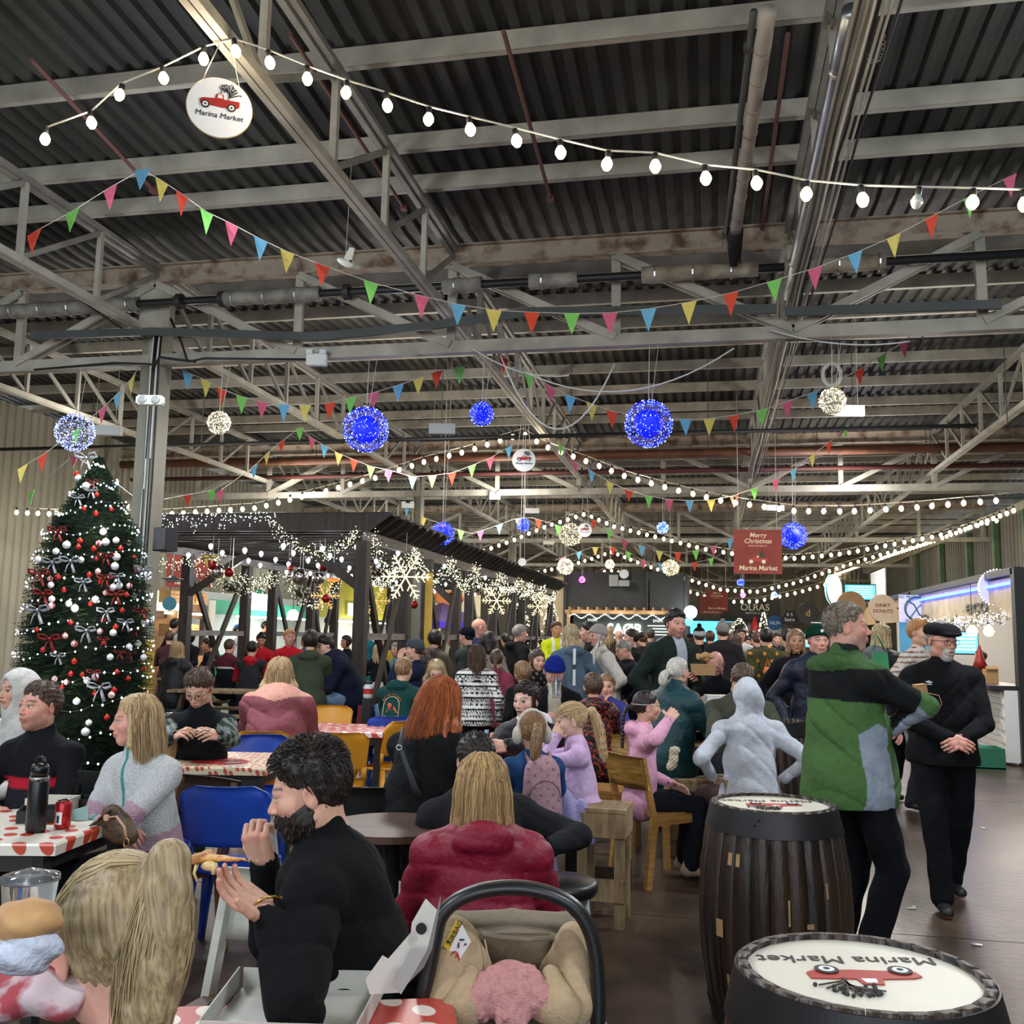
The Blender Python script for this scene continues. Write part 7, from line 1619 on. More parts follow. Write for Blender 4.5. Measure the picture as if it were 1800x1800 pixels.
# ---- baby car seat
def baby_seat():
 D=2.45;c=at(905,1745,D);t=thing('baby_car_seat','beige infant car seat with black carry handle in the foreground','baby seat',(c.x,c.y,0),YAW)
 cz=c.z;s_=1.0;L=lambda px,py,dd=0:(lambda v:Vector(((v.x-c.x)*cos(YAW)+(v.y-c.y)*sin(YAW),-(v.x-c.x)*sin(YAW)+(v.y-c.y)*cos(YAW),v.z)))(at(px,py,D+dd))
 hp=[(742,1760),(755,1700),(765,1650),(775,1612),(800,1585),(840,1567),(890,1560),(935,1563),(980,1576),(1015,1600),(1038,1640),(1048,1690),(1052,1760),(1050,1810)]
 pts=[L(x,y,-.02)for x,y in hp];pts=[pts[0]+Vector((0,.05,-.1))]+pts
 def cr(p):
  q=[p[0]]+p+[p[-1]];o_=[]
  for i in range(1,len(q)-2):
   for k in range(4):t_=k/4;a,b,c_,d_=q[i-1:i+3];o_.append(.5*((2*b)+(c_-a)*t_+(2*a-5*b+4*c_-d_)*t_*t_+(3*b-a-3*c_+d_)*t_**3))
  return o_+[p[-1]]
 pts=cr(pts)
 mk('carry_handle',MB().tube(pts,.018,12,flat=1.3),mat('handle_black','1c1d1d',.35),t,True)
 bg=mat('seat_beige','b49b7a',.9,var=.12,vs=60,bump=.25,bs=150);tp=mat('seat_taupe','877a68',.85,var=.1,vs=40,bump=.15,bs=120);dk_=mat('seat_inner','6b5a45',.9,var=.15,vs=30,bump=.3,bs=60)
 def loft(rows,m_,name,close=False,th=None):
  m=MB();n=len(rows[0]);V=[p for r in rows for p in r];m.add(V,[(i*n+j,i*n+j+1,(i+1)*n+j+1,(i+1)*n+j)for i in range(len(rows)-1)for j in range(n-1)]);return mk(name,m,m_,t,True)
 F=Field((-.26,-.22,cz-.32),(.26,.30,cz+.36),.0065,.05)
 O=Vector((0,.05,cz));P=lambda x,y,dd=0:np.array(L(x,y,dd))
 a=[P(775,1760,.10),P(782,1640,.13),P(806,1616,.15),P(900,1612,.17),P(990,1618,.15),P(1020,1640,.13),P(1034,1760,.10)]
 for i in range(len(a)-1):F.cone(a[i],a[i+1],.020,.020,.01)
 F.cone(P(800,1650,.17),P(1010,1650,.17),.030,.030,.02);F.cone(P(800,1720,.20),P(1010,1720,.20),.05,.05,.03);F.cone(P(800,1790,.20),P(1010,1790,.20),.07,.07,.03)
 P_,Q_,_=F.mesh();mkarr('shell',P_,Q_,tp,t)
 for sg,(x0,x1)in((-1,(800,800)),(1,(1000,1008))):
  F=Field((-.26,-.25,cz-.32),(.26,.30,cz+.30),.0065,.05)
  if sg<0:F.cone(P(796,1640,.06),P(785,1760,.0),.042,.055,.03);F.cone(P(820,1650,.07),P(832,1700,.07),.030,.038,.03);F.cone(P(832,1700,.07),P(812,1790,.0),.04,.05,.03)
  else:F.cone(P(1006,1645,.06),P(1018,1760,.0),.034,.045,.03);F.cone(P(988,1665,.07),P(975,1710,.07),.024,.034,.03);F.cone(P(978,1710,.07),P(995,1790,.0),.035,.045,.03)
  P_,Q_,_=F.mesh();mkarr('side_wing',P_,Q_,bg,t)
  F=Field((-.26,-.25,cz-.32),(.26,.30,cz+.30),.005,.05);q=P(826 if sg<0 else 968,1712,.0);r_=P(812 if sg<0 else 985,1775,-.06);F.cone(q,r_,.022,.05,.02,sq=((0,1,0),.6))
  X,Y,Z=F.grid();F.f=(F.f+.0012*np.sin((X*sg-Z*.8)*900)).astype(np.float32);P_,Q_,_=F.mesh();mkarr('ribbed_pad',P_,Q_,bg,t)
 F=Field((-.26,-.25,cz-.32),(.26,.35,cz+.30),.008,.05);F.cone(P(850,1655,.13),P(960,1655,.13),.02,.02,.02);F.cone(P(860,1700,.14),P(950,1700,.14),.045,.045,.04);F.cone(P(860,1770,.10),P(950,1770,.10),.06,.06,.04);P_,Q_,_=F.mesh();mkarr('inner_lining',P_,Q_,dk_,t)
 mk('lining_fold',MB().tube([L(848,1640,.06),L(880,1648,.07),L(930,1652,.07),L(972,1648,.06)],.006,8),tp,t,True)
 mk('seam',MB().tube([L(852,1652,.05),L(858,1680,.03),L(852,1715,.02)],.002,5),bg,t,True)
 M4=Matrix.Translation(L(806,1655,.0));lw=mat('label_white','dedede',.5);ly=mat('label_yellow','d9b52a',.5);lr=mat('label_red2','b8262a',.5)
 def lq(pts,m_,nm,dd):cardq(nm,[L(x,y,dd)for x,y in pts],m_,t)if False else mk(nm,MB().add([L(x,y,dd)for x,y in pts]+[L(x,y,dd+.0015)for x,y in pts],[tuple(range(len(pts)))]+[tuple(range(2*len(pts)-1,len(pts)-1,-1))]+[(i,(i+1)%len(pts),(i+1)%len(pts)+len(pts),i+len(pts))for i in range(len(pts))]),m_,t)
 f=-.0
 lq([(779,1662),(802,1617),(812,1624),(789,1672)],ly,'label_band',f);lq([(789,1672),(812,1624),(828,1655),(800,1700)],lw,'label_sheet',f)
 ang=atan2((1662-1617),(802-779));cpt=L(800,1640,f-.003)
 text('AIRBAG',.018,Matrix.Translation(cpt)@Matrix.Rotation(pi/2,4,'X')@Matrix.Rotation(ang,4,'Z'),ink,t,.0004,off=.0004,loc_=True)
 lq([(784,1657),(788,1650),(789,1659)],ink,'warning_triangle',f-.003)
 rc=L(799,1686,f-.004);mk('prohibition_ring',MB().tube([rc+Vector((.010*cos(a_),0,.017*sin(a_)))for a_ in[2*pi*k/20 for k in range(21)]],.0018,5,cap=False).tube([rc+Vector((-.007,0,-.012)),rc+Vector((.007,0,.012))],.0018,5),lr,t)
 mk('pictogram',MB().box(L(812,1652,f-.003),(.012,.001,.004)).box(L(806,1662,f-.003),(.004,.001,.012)).ball(L(818,1660,f-.003),.003,6),ink,t)
 b=mat('dark_frame','17181b',.5);zb=cz-.30
 mk('seat_bucket',MB().lathe([(.10,zb),(.20,zb+.06),(.235,zb+.2)],24,(0,.06,0)),mat('shell_black','222324',.4),t,True)
 for sx in(-1,1):
  for sy in(-1,1):mk('base_leg',MB().tube([(sx*.15,.06+sy*.12,zb+.03),(sx*.22,.06+sy*.2,0)],.014,8),b,t,True)
 q=thing('baby_blanket','bubbly pink knitted blanket heaped in the infant car seat','blanket',tuple(c));q.rotation_euler=(0,0,YAW);F=Field((-.16,-.22,-.2),(.18,.2,.12),.0045,.04);rn=random.Random(8)
 b0=[(895,1712,0),(870,1728,-.01),(925,1725,-.01),(850,1750,-.03),(945,1752,-.03),(895,1750,-.03),(835,1768,-.04),(965,1768,-.03),(900,1790,-.05)]
 for x,y,dd in b0:p=L(x,y,dd)-Vector((0,0,cz));F.ell((p.x,p.y,p.z),(.038,.035,.032),.03)
 for k in range(150):
  i=rn.randrange(len(b0));p=L(b0[i][0],b0[i][1],b0[i][2])-Vector((0,0,cz));v=Vector((rn.gauss(0,1),-abs(rn.gauss(0,1)),rn.gauss(0,1)+.3)).normalized();p=p+Vector((v.x*.038,v.y*.034,v.z*.032));F.ell((p.x,p.y,p.z),(.0105,.0105,.0095),.004)
 P_,Q_,_=F.mesh();mkarr('knitted_wool',P_,Q_,mat('pink_knit','d99a96',.95,var=.2,vs=90,bump=.6,bs=220),q);q.location=(c.x,c.y,cz)
 return t
baby_seat()
# ================= the crowd =================
def lc(h):return np.array(lin(h))
def rel(P,J):d=P-J['N'];return d@J['rgt'],d@J['fw'],d@J['u']
def held(name,label,cat,p,rz=0.0):return thing(name,label,cat,tuple(p),rz)
# --- nearest group
def pt_fleece(P,T,C,J):
 x,y,z=rel(P,J);w_=lc('e6e8ea');pk=lc('dcb6c8');C[:]=w_
 C[(T==1)&(z<-.33)]=pk
 for sg,tg in((1,2),(-1,3)):
  E,W_,_=J['arms'][sg];Sp=J['Sh'][sg];dE=np.linalg.norm(P-Sp,axis=1);C[(T==tg)&((dE>.20)|(z<-.27))]=pk
 C[(np.abs(x)<.012)&(y>0)&(z>-.34)]=lc('3fa6a4');return C
def ex44(i):
 t=i['t'];
person(238,1268,4.6,152,'person with long blonde hair, arms folded, in a white and pink fleece','sit',kind='f',skin='rosy',hair='long',hcol='blonde',strands=420,hp={'len':.13,'wide':1.05,'part':.01},smile=.8,top='e6e8ea',bot='0e1016',ra=((-.12,.20,-.30),(1,.2,-.5)),la=((-.12,.24,-.27),(1,.2,-.5)),rcurl=.8,lcurl=.8,mt=knitm,w=1.05,fat=1.1,paint=pt_fleece,topname='fleece_jumper',hy=-36,lean=12,clod=.009,hlod=.0032,brow='8a6038',wrink=1.3,collar=.6,knees=(.1,.42,.02))
def pt_stripe(P,T,C,J):
 x,y,z=rel(P,J);C[(z<-.17)&(z>-.215)&(y>0)&(T==1)]=lc('b81f34');C[(z<-.215)&(T==1)]=lc('1f2126');return C
person(70,1243,5.0,168,'person with short brown hair at the left edge, black top with a red chest stripe','sit',skin='rosy',hair='short',hcol='brown',thick=.009,top='121317',bot='14161b',ra='table',la='table',stub='7a5a4a',paint=pt_stripe,hy=-14,strands=300,collar=.9,topname='jumper',w=1.1,hpch=-3)
person(30,1215,5.9,150,'person in a white hooded top mostly cut off at the left edge','sit',kind='f',skin='fair',hair='short',hood='up',top='c9c7c2',bot='22252b',ra='lap',la='lap')
def pt_plaid(P,T,C,J):
 x,y,z=rel(P,J);m=(T==2)|(T==3);s_=(np.sin(z*95)>.35).astype(float)*.5+(np.sin((x+y)*85)>.35)*.5;c=lc('2b3430')[None]*(1-s_[:,None])+lc('8a9590')[None]*s_[:,None];C[m]=c[m];return C
P43=person(350,1212,6.45,176,'person in glasses looking down at a phone, black gilet over a plaid shirt','sit',skin='fair',hair='messy',hcol='brown',thick=.009,hp={'vol':.012,'sl':.05,'lift':.016},strands=420,hs=1.04,top='101216',bot='1c2c28',glasses='15161a',hpch=26,lean=14,ra=('px',312,1292,6.1,(.9,-.2,-.6)),la=('px',378,1292,6.0,(.9,-.2,-.7)),rcurl=.8,lcurl=.7,w=1.12,paint=pt_plaid,collar=.9,topname='gilet_and_shirt',clod=.010,hlod=.004)
p=at(357,1287,5.92);t=held('phone','black phone held low before the person in the gilet','phone',p,YAW+pi);mk('phone_body',MB().box((0,0,0),(.07,.008,.035),Matrix.Rotation(-.5,3,'X')),mat('phone_black','0b0c0f',.2),t);mk('phone_screen',MB().box((0,-.005,.001),(.064,.002,.031),Matrix.Rotation(-.5,3,'X')),mat('phone_glass','10131a',.05),t)
p=at(322,1284,6.0);t=held('wooden_fork','small wooden fork held above the brown paper bag','fork',p,YAW);mk('fork_stem',MB().beam((-.05,0,-.004),(.06,0,.008),.006,.004),wood_l,t);mk('fork_tip',MB().box((.07,0,.009),(.03,.01,.003)),wood_l,t)
BM=person(545,1392,2.62,86,'person with dark hair and full dark beard eating pizza, in a black coat','sit',skin='fair',hair='messy',hcol='dark',thick=.008,hp={'vol':.012,'sl':.055,'lift':.022},strands=1100,beard=('dark',.0065),top='0d0d10',bot='101116',hpch=10,lean=16,hy=10,
   ra=('px',462,1512,2.72,(.5,-.2,-1)),la=('px',470,1602,2.36,(.3,-.9,-.7)),rcurl=1.25,lcurl=.42,hdirs={1:('px',438,1440,2.68,(.2,.6,-.2)),-1:('px',352,1530,2.35,(-.25,-.4,.85))},w=1.15,fat=1.15,puff=.012,collar=1.7,topname='black_coat',clod=.008,hlod=.0028,wrink=1.5)
p=at(398,1508,2.36);t=held('pizza_slice','slice of pizza with melted cheese held in the bearded person\'s hand','pizza',p,YAW)
F=Field((-.10,-.07,-.06),(.12,.07,.05),.0045,.03);X,Y,Z=F.grid();F.cone((-.055,0,0),(.05,0,-.004),.034,.008,0,sq=((0,0,1),.26));F.cone((-.062,-.035,.002),(-.05,.03,.004),.010,.010,.006)
F.f=(F.f+.0025*np.sin(X*210)*np.sin(Y*170+X*60)).astype(np.float32);P_,Q_,_=F.mesh();C_=np.tile(lc('c98a3f'),(len(P_),1));C_[P_[:,2]>.002]=lc('d9a65a');C_[(P_[:,2]>.003)&(np.sin(P_[:,0]*150)*np.sin(P_[:,1]*130)>.1)]=lc('c25a26');C_[P_[:,0]<-.05]=lc('b07a42')
foodm=mat('pizza_food',attr=True,rough=.5,bump=.3,bs=120);mkarr('slice',P_,Q_,foodm,t,C_)
mk('melted_cheese',MB().tube([(-.06,-.02,-.005),(-.066,-.025,-.03),(-.058,-.022,-.05)],.004,6,rs=[.006,.0035,.003]).tube([(-.02,-.03,-.005),(-.018,-.034,-.03)],.006,6,rs=[.009,.005]).ball((-.03,-.03,-.012),.014,10,sc_=(1.5,.5,.8)),mat('cheese','d9bd84',.4),t,True)
WR=BM['w'](Vector(BM['arms'][-1][1]));El=BM['w'](Vector(BM['arms'][-1][0]));dr=(WR-El).normalized();t=held('bracelet','gold open bangle with round ends on the bearded person\'s wrist','bracelet',WR+dr*.012)
a_=dr.orthogonal().normalized();b_=dr.cross(a_);goldm=mat('gold_metal','c99a5a',.25,metal=.9);mk('bangle',MB().tube([WR+dr*.012+(a_*cos(q)+b_*sin(q))*.036 for q in[2*pi*k/24 for k in range(23)]],.0035,8),goldm,t,True,True)
for q in(0,2*pi*22/24):mk('bangle_end',MB().ball(WR+dr*.012+(a_*cos(q)+b_*sin(q))*.036,.008,10),goldm,t,True,True)
P1=person(205,1668,1.42,40,'person with a streaked blonde ponytail in the lower left corner, seen from behind, eating','sit',kind='f',skin='rosy',hair='pony',hcol='ash',strands=4200,hp={'sr':.55,'len':.34,'root':(.035,-.098,.085),'drop':(-.12,.04,-1),'fatt':1.3},thick=.009,top='3a3a44',bot='15171c',hpch=20,lean=18,ra='lap',la='lap',rcurl=None,lcurl=None,clod=.012,hlod=.0026)
p=at(100,1738,1.38);t=held('red_scarf','patterned pale scarf at the ponytailed person\'s neck in the left corner','scarf',p);F=Field((-.14,-.12,-.1),(.12,.12,.1),.007,.04);F.ell((-.02,0,0),(.085,.07,.035),.02);X,Y,Z=F.grid();F.f=(F.f+.007*np.sin(X*70+Y*30)*np.sin(Z*80)).astype(np.float32);P_,Q_,_=F.mesh();mkarr('scarf_folds',P_,Q_,mat('scarf_pale','c9b4b8',.9,col2='a04048',vs=14,ramp=(.45,.55)),t)
person(848,1387,3.75,4,'person with straight highlighted blonde hair seen from behind in a maroon padded jacket','sit',kind='f',hair='long',hcol='honey',strands=800,hp={'len':.21,'wide':1.10,'part':.0},top='84122f',mt=puffm,quilt=.105,puff=.028,ra='table',la='table',hood='down',w=1.12,fat=1.15,topname='padded_jacket',bot='16171c',clod=.0085,hs=1.06,collar=.3,lean=8,hlod=.0032)
person(836,1340,4.6,18,'person with curly dark hair in a charcoal hoodie, bent behind the blonde head','sit',hair='messy',hcol='dark',thick=.012,strands=300,top='1e1f23',bot='14151a',w=1.35,fat=1.2,hood='down',ra=('px',958,1492,4.3,(1,-.4,-.2)),la='table',lean=16,topname='hoodie',puff=.01,hpch=10,clod=.011)
RH=person(775,1240,5.2,-32,'person with long copper-red hair in a black coat with a bag strap across the back','sit',kind='f',skin='pale',hair='long',hcol='red',strands=650,hp={'len':.145,'wide':1.45,'part':.0},thick=.018,top='0f1012',bot='101116',w=1.25,fat=1.2,hpch=14,lean=16,ra='table',la='table',puff=.02,topname='black_coat',clod=.011,hs=1.12)
pts=[at(709,1278,4.93),at(703,1310,4.88),at(712,1340,4.86),at(727,1380,4.86),at(742,1412,4.90)];t=held('bag_strap','dark twisted shoulder strap with a silver ring down the redhead\'s back','strap',pts[0]);mk('strap',MB().tube(pts,.010,8,flat=.5,rs=[.010,.011,.013,.016,.018]),mat('strap_dark','2b2d30',.6),t,True,True);mk('ring',MB().tube([pts[1]+Vector((.014*cos(a),-.012,.012*sin(a)-.01))for a in[2*pi*k/12 for k in range(13)]],.003,5),band,t,True,True)
def ex6(i):
 t=i['t'];m=MB();pts=[i['hloc']((.092*cos(a),-.005,-.0+.135*sin(a)))for a in[pi*k/12 for k in range(13)]];mk('earmuff_band',m.tube(pts,.013,10),mat('fluffy_cream','d6cfc2',.95,bump=.8,bs=120),t,True)
 for sg in(-1,1):mk('earmuff',MB().ball(i['hloc']((sg*.095,-.008,-.018)),.045,14,sc_=(.62,1,1.15)),mat('fluffy_cream','d6cfc2'),t,True)
 mk('hair_tie',MB().ball(i['hloc']((0,-.132,.04)),.017,10),mat('tie_blue','1f3f9a',.6),t,True)
G6=person(935,1287,5.55,12,'child in cream earmuffs with a blonde ponytail seen from behind, blue jacket','sit',kind='c',s=.80,hair='pony',hcol='lightbrown',strands=500,hp={'len':.20,'root':(0,-.112,.04),'drop':(-.16,-.05,-1),'fatt':1.0},thick=.008,top='26497a',bot='20242c',ra='table',la='table',extra=ex6,collar=.3,topname='blue_jacket')
c=G6['w'](Vector(G6['N']+V3(.03,-.16,-.20)*.8));t=held('backpack','dusty pink printed backpack worn by the child in earmuffs','backpack',c,G6['rz']);F=Field((-.18,-.15,-.22),(.18,.15,.22),.008,.04);F.cone((0,0,.09),(0,0,-.10),.10,.115,.03,sq=((0,1,0),.55));P_,Q_,_=F.mesh();C_=np.tile(lc('b58f98'),(len(P_),1));C_[(np.sin(P_[:,0]*95)*np.sin(P_[:,2]*95)>.72)]=lc('8a6470');mkarr('pack_body',P_,Q_,clothm,t,C_);mk('pocket_zip',MB().tube([(.085*cos(a),-.075,-.03+.09*sin(a))for a in[pi*k/10 for k in range(11)]],.003,5),mat('zip_dark','5b4450',.6),t,True)
mk('strap',MB().tube([(.06,.04,.13),(.065,.10,.19),(.07,.16,.12)],.012,6,flat=.5).tube([(-.06,.04,.13),(-.065,.10,.19),(-.07,.16,.12)],.012,6,flat=.5),clothm if False else mat('strap_pink','a5838c',.8),t,True)
def pt_collar(P,T,C,J):C[T==4]=lc('e8e8ee');return C
person(925,1233,6.5,152,'person with short dark hair, black jacket and white fleece collar','sit',kind='f',skin='pale',hair='messy',hcol='darkred',thick=.012,hp={'vol':.008,'sl':.06},strands=400,top='10121a',bot='15161c',ra='table',la=('px',868,1315,5.95,(.8,0,-.8)),hood='down',paint=pt_collar,collar=1.0,puff=.02,mt=puffm,quilt=.11,w=1.1,topname='padded_jacket',hy=-6,lips=lc('7c4a5c'),lean=14)
G8=person(1004,1268,5.9,93,'child in a lilac sweatshirt with a long ponytail, hands cupped at the mouth','sit',kind='c',s=.80,skin='pale',hair='pony',hcol='blonde',strands=520,hp={'len':.34,'root':(0,-.112,.05),'drop':(0,-.18,-1),'fatt':.8},thick=.008,top='d3b4dc',bot='b2a8dc',shoes='5a4a50',ra='face',la='face',rcurl=.6,lcurl=.6,hpch=6,lean=8,coat=.05,topname='sweatshirt',clod=.010,knees=(.07,.30,-.10),wrink=1.3)
mk('hair_tie',MB().ball(G8['hloc']((0,-.13,.05)),.014,10),legm,G8['t'],True)
c=at(1008,1425,5.65);t=held('fleece_cloth','lilac fleece hanging over the seat edge below the girl in lilac','cloth',c,YAW);F=Field((-.2,-.1,-.28),(.2,.12,.14),.009,.05);F.cone((-.05,0,.06),(.03,.0,-.12),.06,.085,.03,sq=((0,1,0),.5));F.cone((.03,0,.0),(.06,0,-.12),.06,.07,.03,sq=((0,1,0),.5));X,Y,Z=F.grid();F.f=(F.f+.010*np.sin(X*70+Z*20)).astype(np.float32);P_,Q_,_=F.mesh();mkarr('fleece_folds',P_,Q_,mat('lilac_fleece','a9a2d6',.95,bump=.6,bs=120),t)
def ex9(i):mk('headband',MB().tube([i['hloc']((.094*cos(a),-.01-.105*sin(a)if sin(a)>0 else-.01-.10*sin(a),.022))for a in[2*pi*k/24 for k in range(25)]],.003,5),mat('band_pale','b8b0a8',.6),i['t'],True);mk('hair_tie',MB().ball(i['hloc']((0,-.128,.0)),.014,8),mat('tie_mint','9fd0dc',.6),i['t'],True)
person(1137,1243,6.7,-84,'child with a dark braid eating, pink hooded jumper, sitting sideways on the oak chair','sit',kind='c',s=.90,skin='fair',hair='braid',hcol='dark',hp={'len':.30,'root':(0,-.115,.0),'drop':(0,-.04,-1)},thick=.006,top='dba3bd',bot='191c26',shoes='b59a84',hcl='c9b49c',ra=('px',1178,1262,6.45,(.6,-.9,-.9)),la='lap',rcurl=.9,hood='down',lean=3,topname='hoodie',clod=.011,hlod=.004,extra=ex9,knees=(.09,.42,-.02),coat=0)
person(1192,1182,7.85,-48,'person with a low grey-blonde ponytail in a dark teal padded coat, from behind','sit',kind='f',skin='fair',hair='pony',hcol='white',hp={'len':.10,'root':(0,-.115,-.01),'drop':(0,-.3,-1)},thick=.007,top='163c42',bot='3a5674',puff=.025,w=1.15,fat=1.15,mt=puffm,quilt=.13,ra='table',la='table',collar=1.2,topname='padded_coat',coat=.06,lean=12,clod=.013)
t=held('plush_dog','cream fluffy toy or pet between the pink-hooded girl and the teal coat','plush toy',at(1184,1333,7.4));F=Field((-.1,-.08,-.13),(.1,.08,.13),.006,.03);F.ell((0,0,0),(.035,.03,.07),.02);F.ell((.01,0,.06),(.04,.03,.03),.02);F.ell((-.02,0,-.06),(.035,.03,.035),.02);X,Y,Z=F.grid();F.f=(F.f+.004*np.sin(X*200)*np.sin(Z*210)).astype(np.float32);P_,Q_,_=F.mesh();mkarr('plush_body',P_,Q_,mat('cream_fur','cfc2a8',.95,var=.3,vs=20),t)
person(1314,1224,6.5,2,'person with a light grey hood up seen from behind on the crate stool','sit',kind='f',s=.93,skin='fair',hair=None,hood='up',top='c3c8d2',bot='4b3a36',ra=((.25,.03,-.40),(1,-.9,0)),la=((.25,.03,-.40),(1,-.9,0)),rcurl=None,lcurl=None,w=1.22,topname='hoodie',coat=.04,knees=(.22,.34,-.05),spread=.10,wrink=1.6,clod=.010,lean=2,hs=.98)
person(1305,1196,7.35,178,'person in an olive jumper bent forward behind the grey hoodie, only dark hair showing','sit',skin='fair',hair='short',hcol='brown',thick=.012,top='4a4c40',bot='22242a',hpch=48,lean=22,w=1.3,fat=1.2,ra='elbow',la='elbow',rcurl=1.1,lcurl=1.1,topname='jumper')
person(1258,1167,10.3,158,'bald person in black glasses bent over a white food box','sit',skin='rosy',hair=None,hcol='grey',glasses='121214',top='101116',bot='15161b',hpch=28,lean=18,ra='hold',la='table',hlod=.005,hs=1.05)
t=held('takeaway_box','brown cardboard takeaway box stacked under a paper bag beside the standing person in dark green','box',at(1236,1178,8.55),YAW+.2);mk('box_body',MB().box((0,0,0),(.16,.14,.085),taper=1.08),kraft,t);mk('box_lid',MB().box((0,0,.047),(.175,.155,.01)),kraft,t)
t=held('paper_bag','crumpled brown paper bag on top of the takeaway box','bag',at(1240,1157,8.55));F=Field((-.12,-.1,-.06),(.12,.1,.09),.006,.03)
for k in range(6):F.ell((random.uniform(-.04,.04),random.uniform(-.03,.03),random.uniform(-.01,.03)),(.05,.04,.022),.01,'u',np.array(Matrix.Rotation(random.uniform(-.6,.6),3,'Y')))
X,Y,Z=F.grid();F.f=(F.f+.005*np.sin(X*120+Z*90)*np.sin(Z*130+Y*60)).astype(np.float32);P_,Q_,_=F.mesh();mkarr('crumpled_paper',P_,Q_,kraft,t)
def pt_open(cin):
 def f(P,T,C,J):
  x,y,z=rel(P,J);C[(np.abs(x)<.055+.0*z)&(y>.02)&(T==1)]=lc(cin);C[T==4]=lc(cin);return C
 return f
def ex17(i):mk('button',MB().ball(i['N']+V3(.09,.14,-.17)*i['S'],.010,8),band,i['t'],True)
person(1188,1098,9.0,204,'tall dark-haired person in a dark green jacket over a grey hoodie','stand',skin='rosy',hair='messy',hcol='dark',thick=.010,hp={'vol':.012},strands=250,stub='6a4a3a',top='1c2620',bot='1a1c1e',ra='pocket',la=('px',1222,1190,8.65,(.6,-.3,-1)),hood='down',paint=pt_open('aab0ba'),w=1.2,puff=.02,topname='jacket',coat=.06,hy=-6,hlod=.0042,clod=.011,extra=ex17)
def pt_green(P,T,C,J):
 x,y,z=rel(P,J);g=lc('4a6a3c');bk=lc('16181a');gr=lc('8e98a6');C[:]=g
 C[(T==1)&(z>-.185-.10*y)]=bk;C[(T==1)&(x>.05)&(z<-.33+.5*(.10-np.abs(y-.02)))&(np.abs(y-.0)<.085)]=gr
 for sg,tg in((1,2),(-1,3)):
  E,W_,_=J['arms'][sg];Sp=J['Sh'][sg];a=(P-Sp)@unit(E-Sp);L_=np.linalg.norm(E-Sp);b=(P-E)@unit(W_-E);fore=(T==tg)&(b>.0)&(a>L_*.8);up=(T==tg)&~fore
  C[up]=bk;C[(T==tg)&(a>L_*.80)&(b<.06)]=g;C[fore&(P[:,2]<(E[2]+(W_-E)[2]*np.clip(b,0,1)/max(.01,np.linalg.norm(W_-E))-.0))]=gr
 C[(T==4)|((T==1)&(z>-.02))]=lc('3c5a34');C[(T==4)&(z>.02)&(y>-.05)]=lc('1c2420');return C
def ex13(i):
 N,S_=i['N'],i['S'];u,fw,r=i['u'],i['fw'],i['rgt'];mk('zip',MB().tube([N+r*.168*S_+fw*.075*S_-u*(.36+.05*k)*S_ for k in range(6)],.003,5),mat('zip_pale','c8ccd0',.4),i['t'],True)
person(1488,1104,4.93,-68,'person with short greying hair, arms folded, in a green, black and grey hooded jacket','stand',skin='rosy',hair='short',hcol='greybrown',thick=.005,hp={'rec':.010,'vol':.006,'sl':.035,'lift':.004},strands=800,top='4a6a3c',bot='0d0e13',shoes='101012',ra=((.06,.17,-.33),(.35,1,-.35)),la=((.0,.24,-.30),(.6,.8,-.5)),rcurl=None,lcurl=.6,w=1.15,fat=1.38,puff=.012,coat=.13,hood='down',hy=-34,paint=pt_green,topname='jacket',hlod=.003,clod=.008,wrink=1.6,lean=-2,collar=1.0,stub='a58a80',brow='7a6a5c',extra=ex13)
P14=person(1655,1127,6.2,172,'person in a black flat cap, glasses and black sweatshirt, hands clasped','stand',skin='rosy',hair='short',hcol='grey',thick=.005,hat=('flat','17181a'),glasses='5a2430',beard=('white',.008,'goatee'),top='101114',bot='0b0c11',shoes='141416',hcl='c2582a',ra='clasp',la='clasp',rcurl=.7,lcurl=.9,w=1.18,fat=1.2,hy=22,hpch=6,topname='sweatshirt',coat=.06,collar=1.1,clod=.009,hlod=.0034,puff=.008,stride=.5,wrink=1.3)
def lozenge(i,dx,z,s_,m_):
 N,S_=i['N'],i['S'];c=N+i['rgt']*dx+i['fw']*.150*S_-i['u']*z;t=i['top'];m=MB();r,f,u=i['rgt'],i['fw'],i['u']
 for q in(1.0,):
  P_=[c+r*s_*1.7,c+u*s_*.7,c-r*s_*1.7,c-u*s_*.7];I_=[c+r*s_*1.1,c+u*s_*.4,c-r*s_*1.1,c-u*s_*.4]
  for k in range(4):m.add([P_[k]+f*.004,P_[(k+1)%4]+f*.004,I_[(k+1)%4]+f*.004,I_[k]+f*.004,P_[k]-f*.01,P_[(k+1)%4]-f*.01,I_[(k+1)%4]-f*.01,I_[k]-f*.01],[(0,1,2,3),(4,7,6,5),(0,4,5,1)])
 m.box(c+f*.0,(s_*1.3,.012,s_*.3));m.box(c-u*s_*1.1,(s_*2.4,.014,s_*.3));mk('chest_emblem',m,mat('white_print','dfe2e6',.6),i['t'])
lozenge(P14,.115,.075,.013,None)
t=held('paper_bag','folded brown paper carrier tucked under the arm of the person in the flat cap','bag',at(1621,1232,5.93),YAW-.15);mk('bag_body',MB().box((0,0,0),(.06,.10,.20),Matrix.Rotation(-.15,3,'Y')),kraft,t)
for k in(0,1):mk('handle',MB().tube([(.02,-.08+.02*k,.05),(.07,-.10,.04),(.085,-.10,-.01),(.06,-.09,-.05),(.01,-.08,-.05)],.0025,5),kraft,t,True)
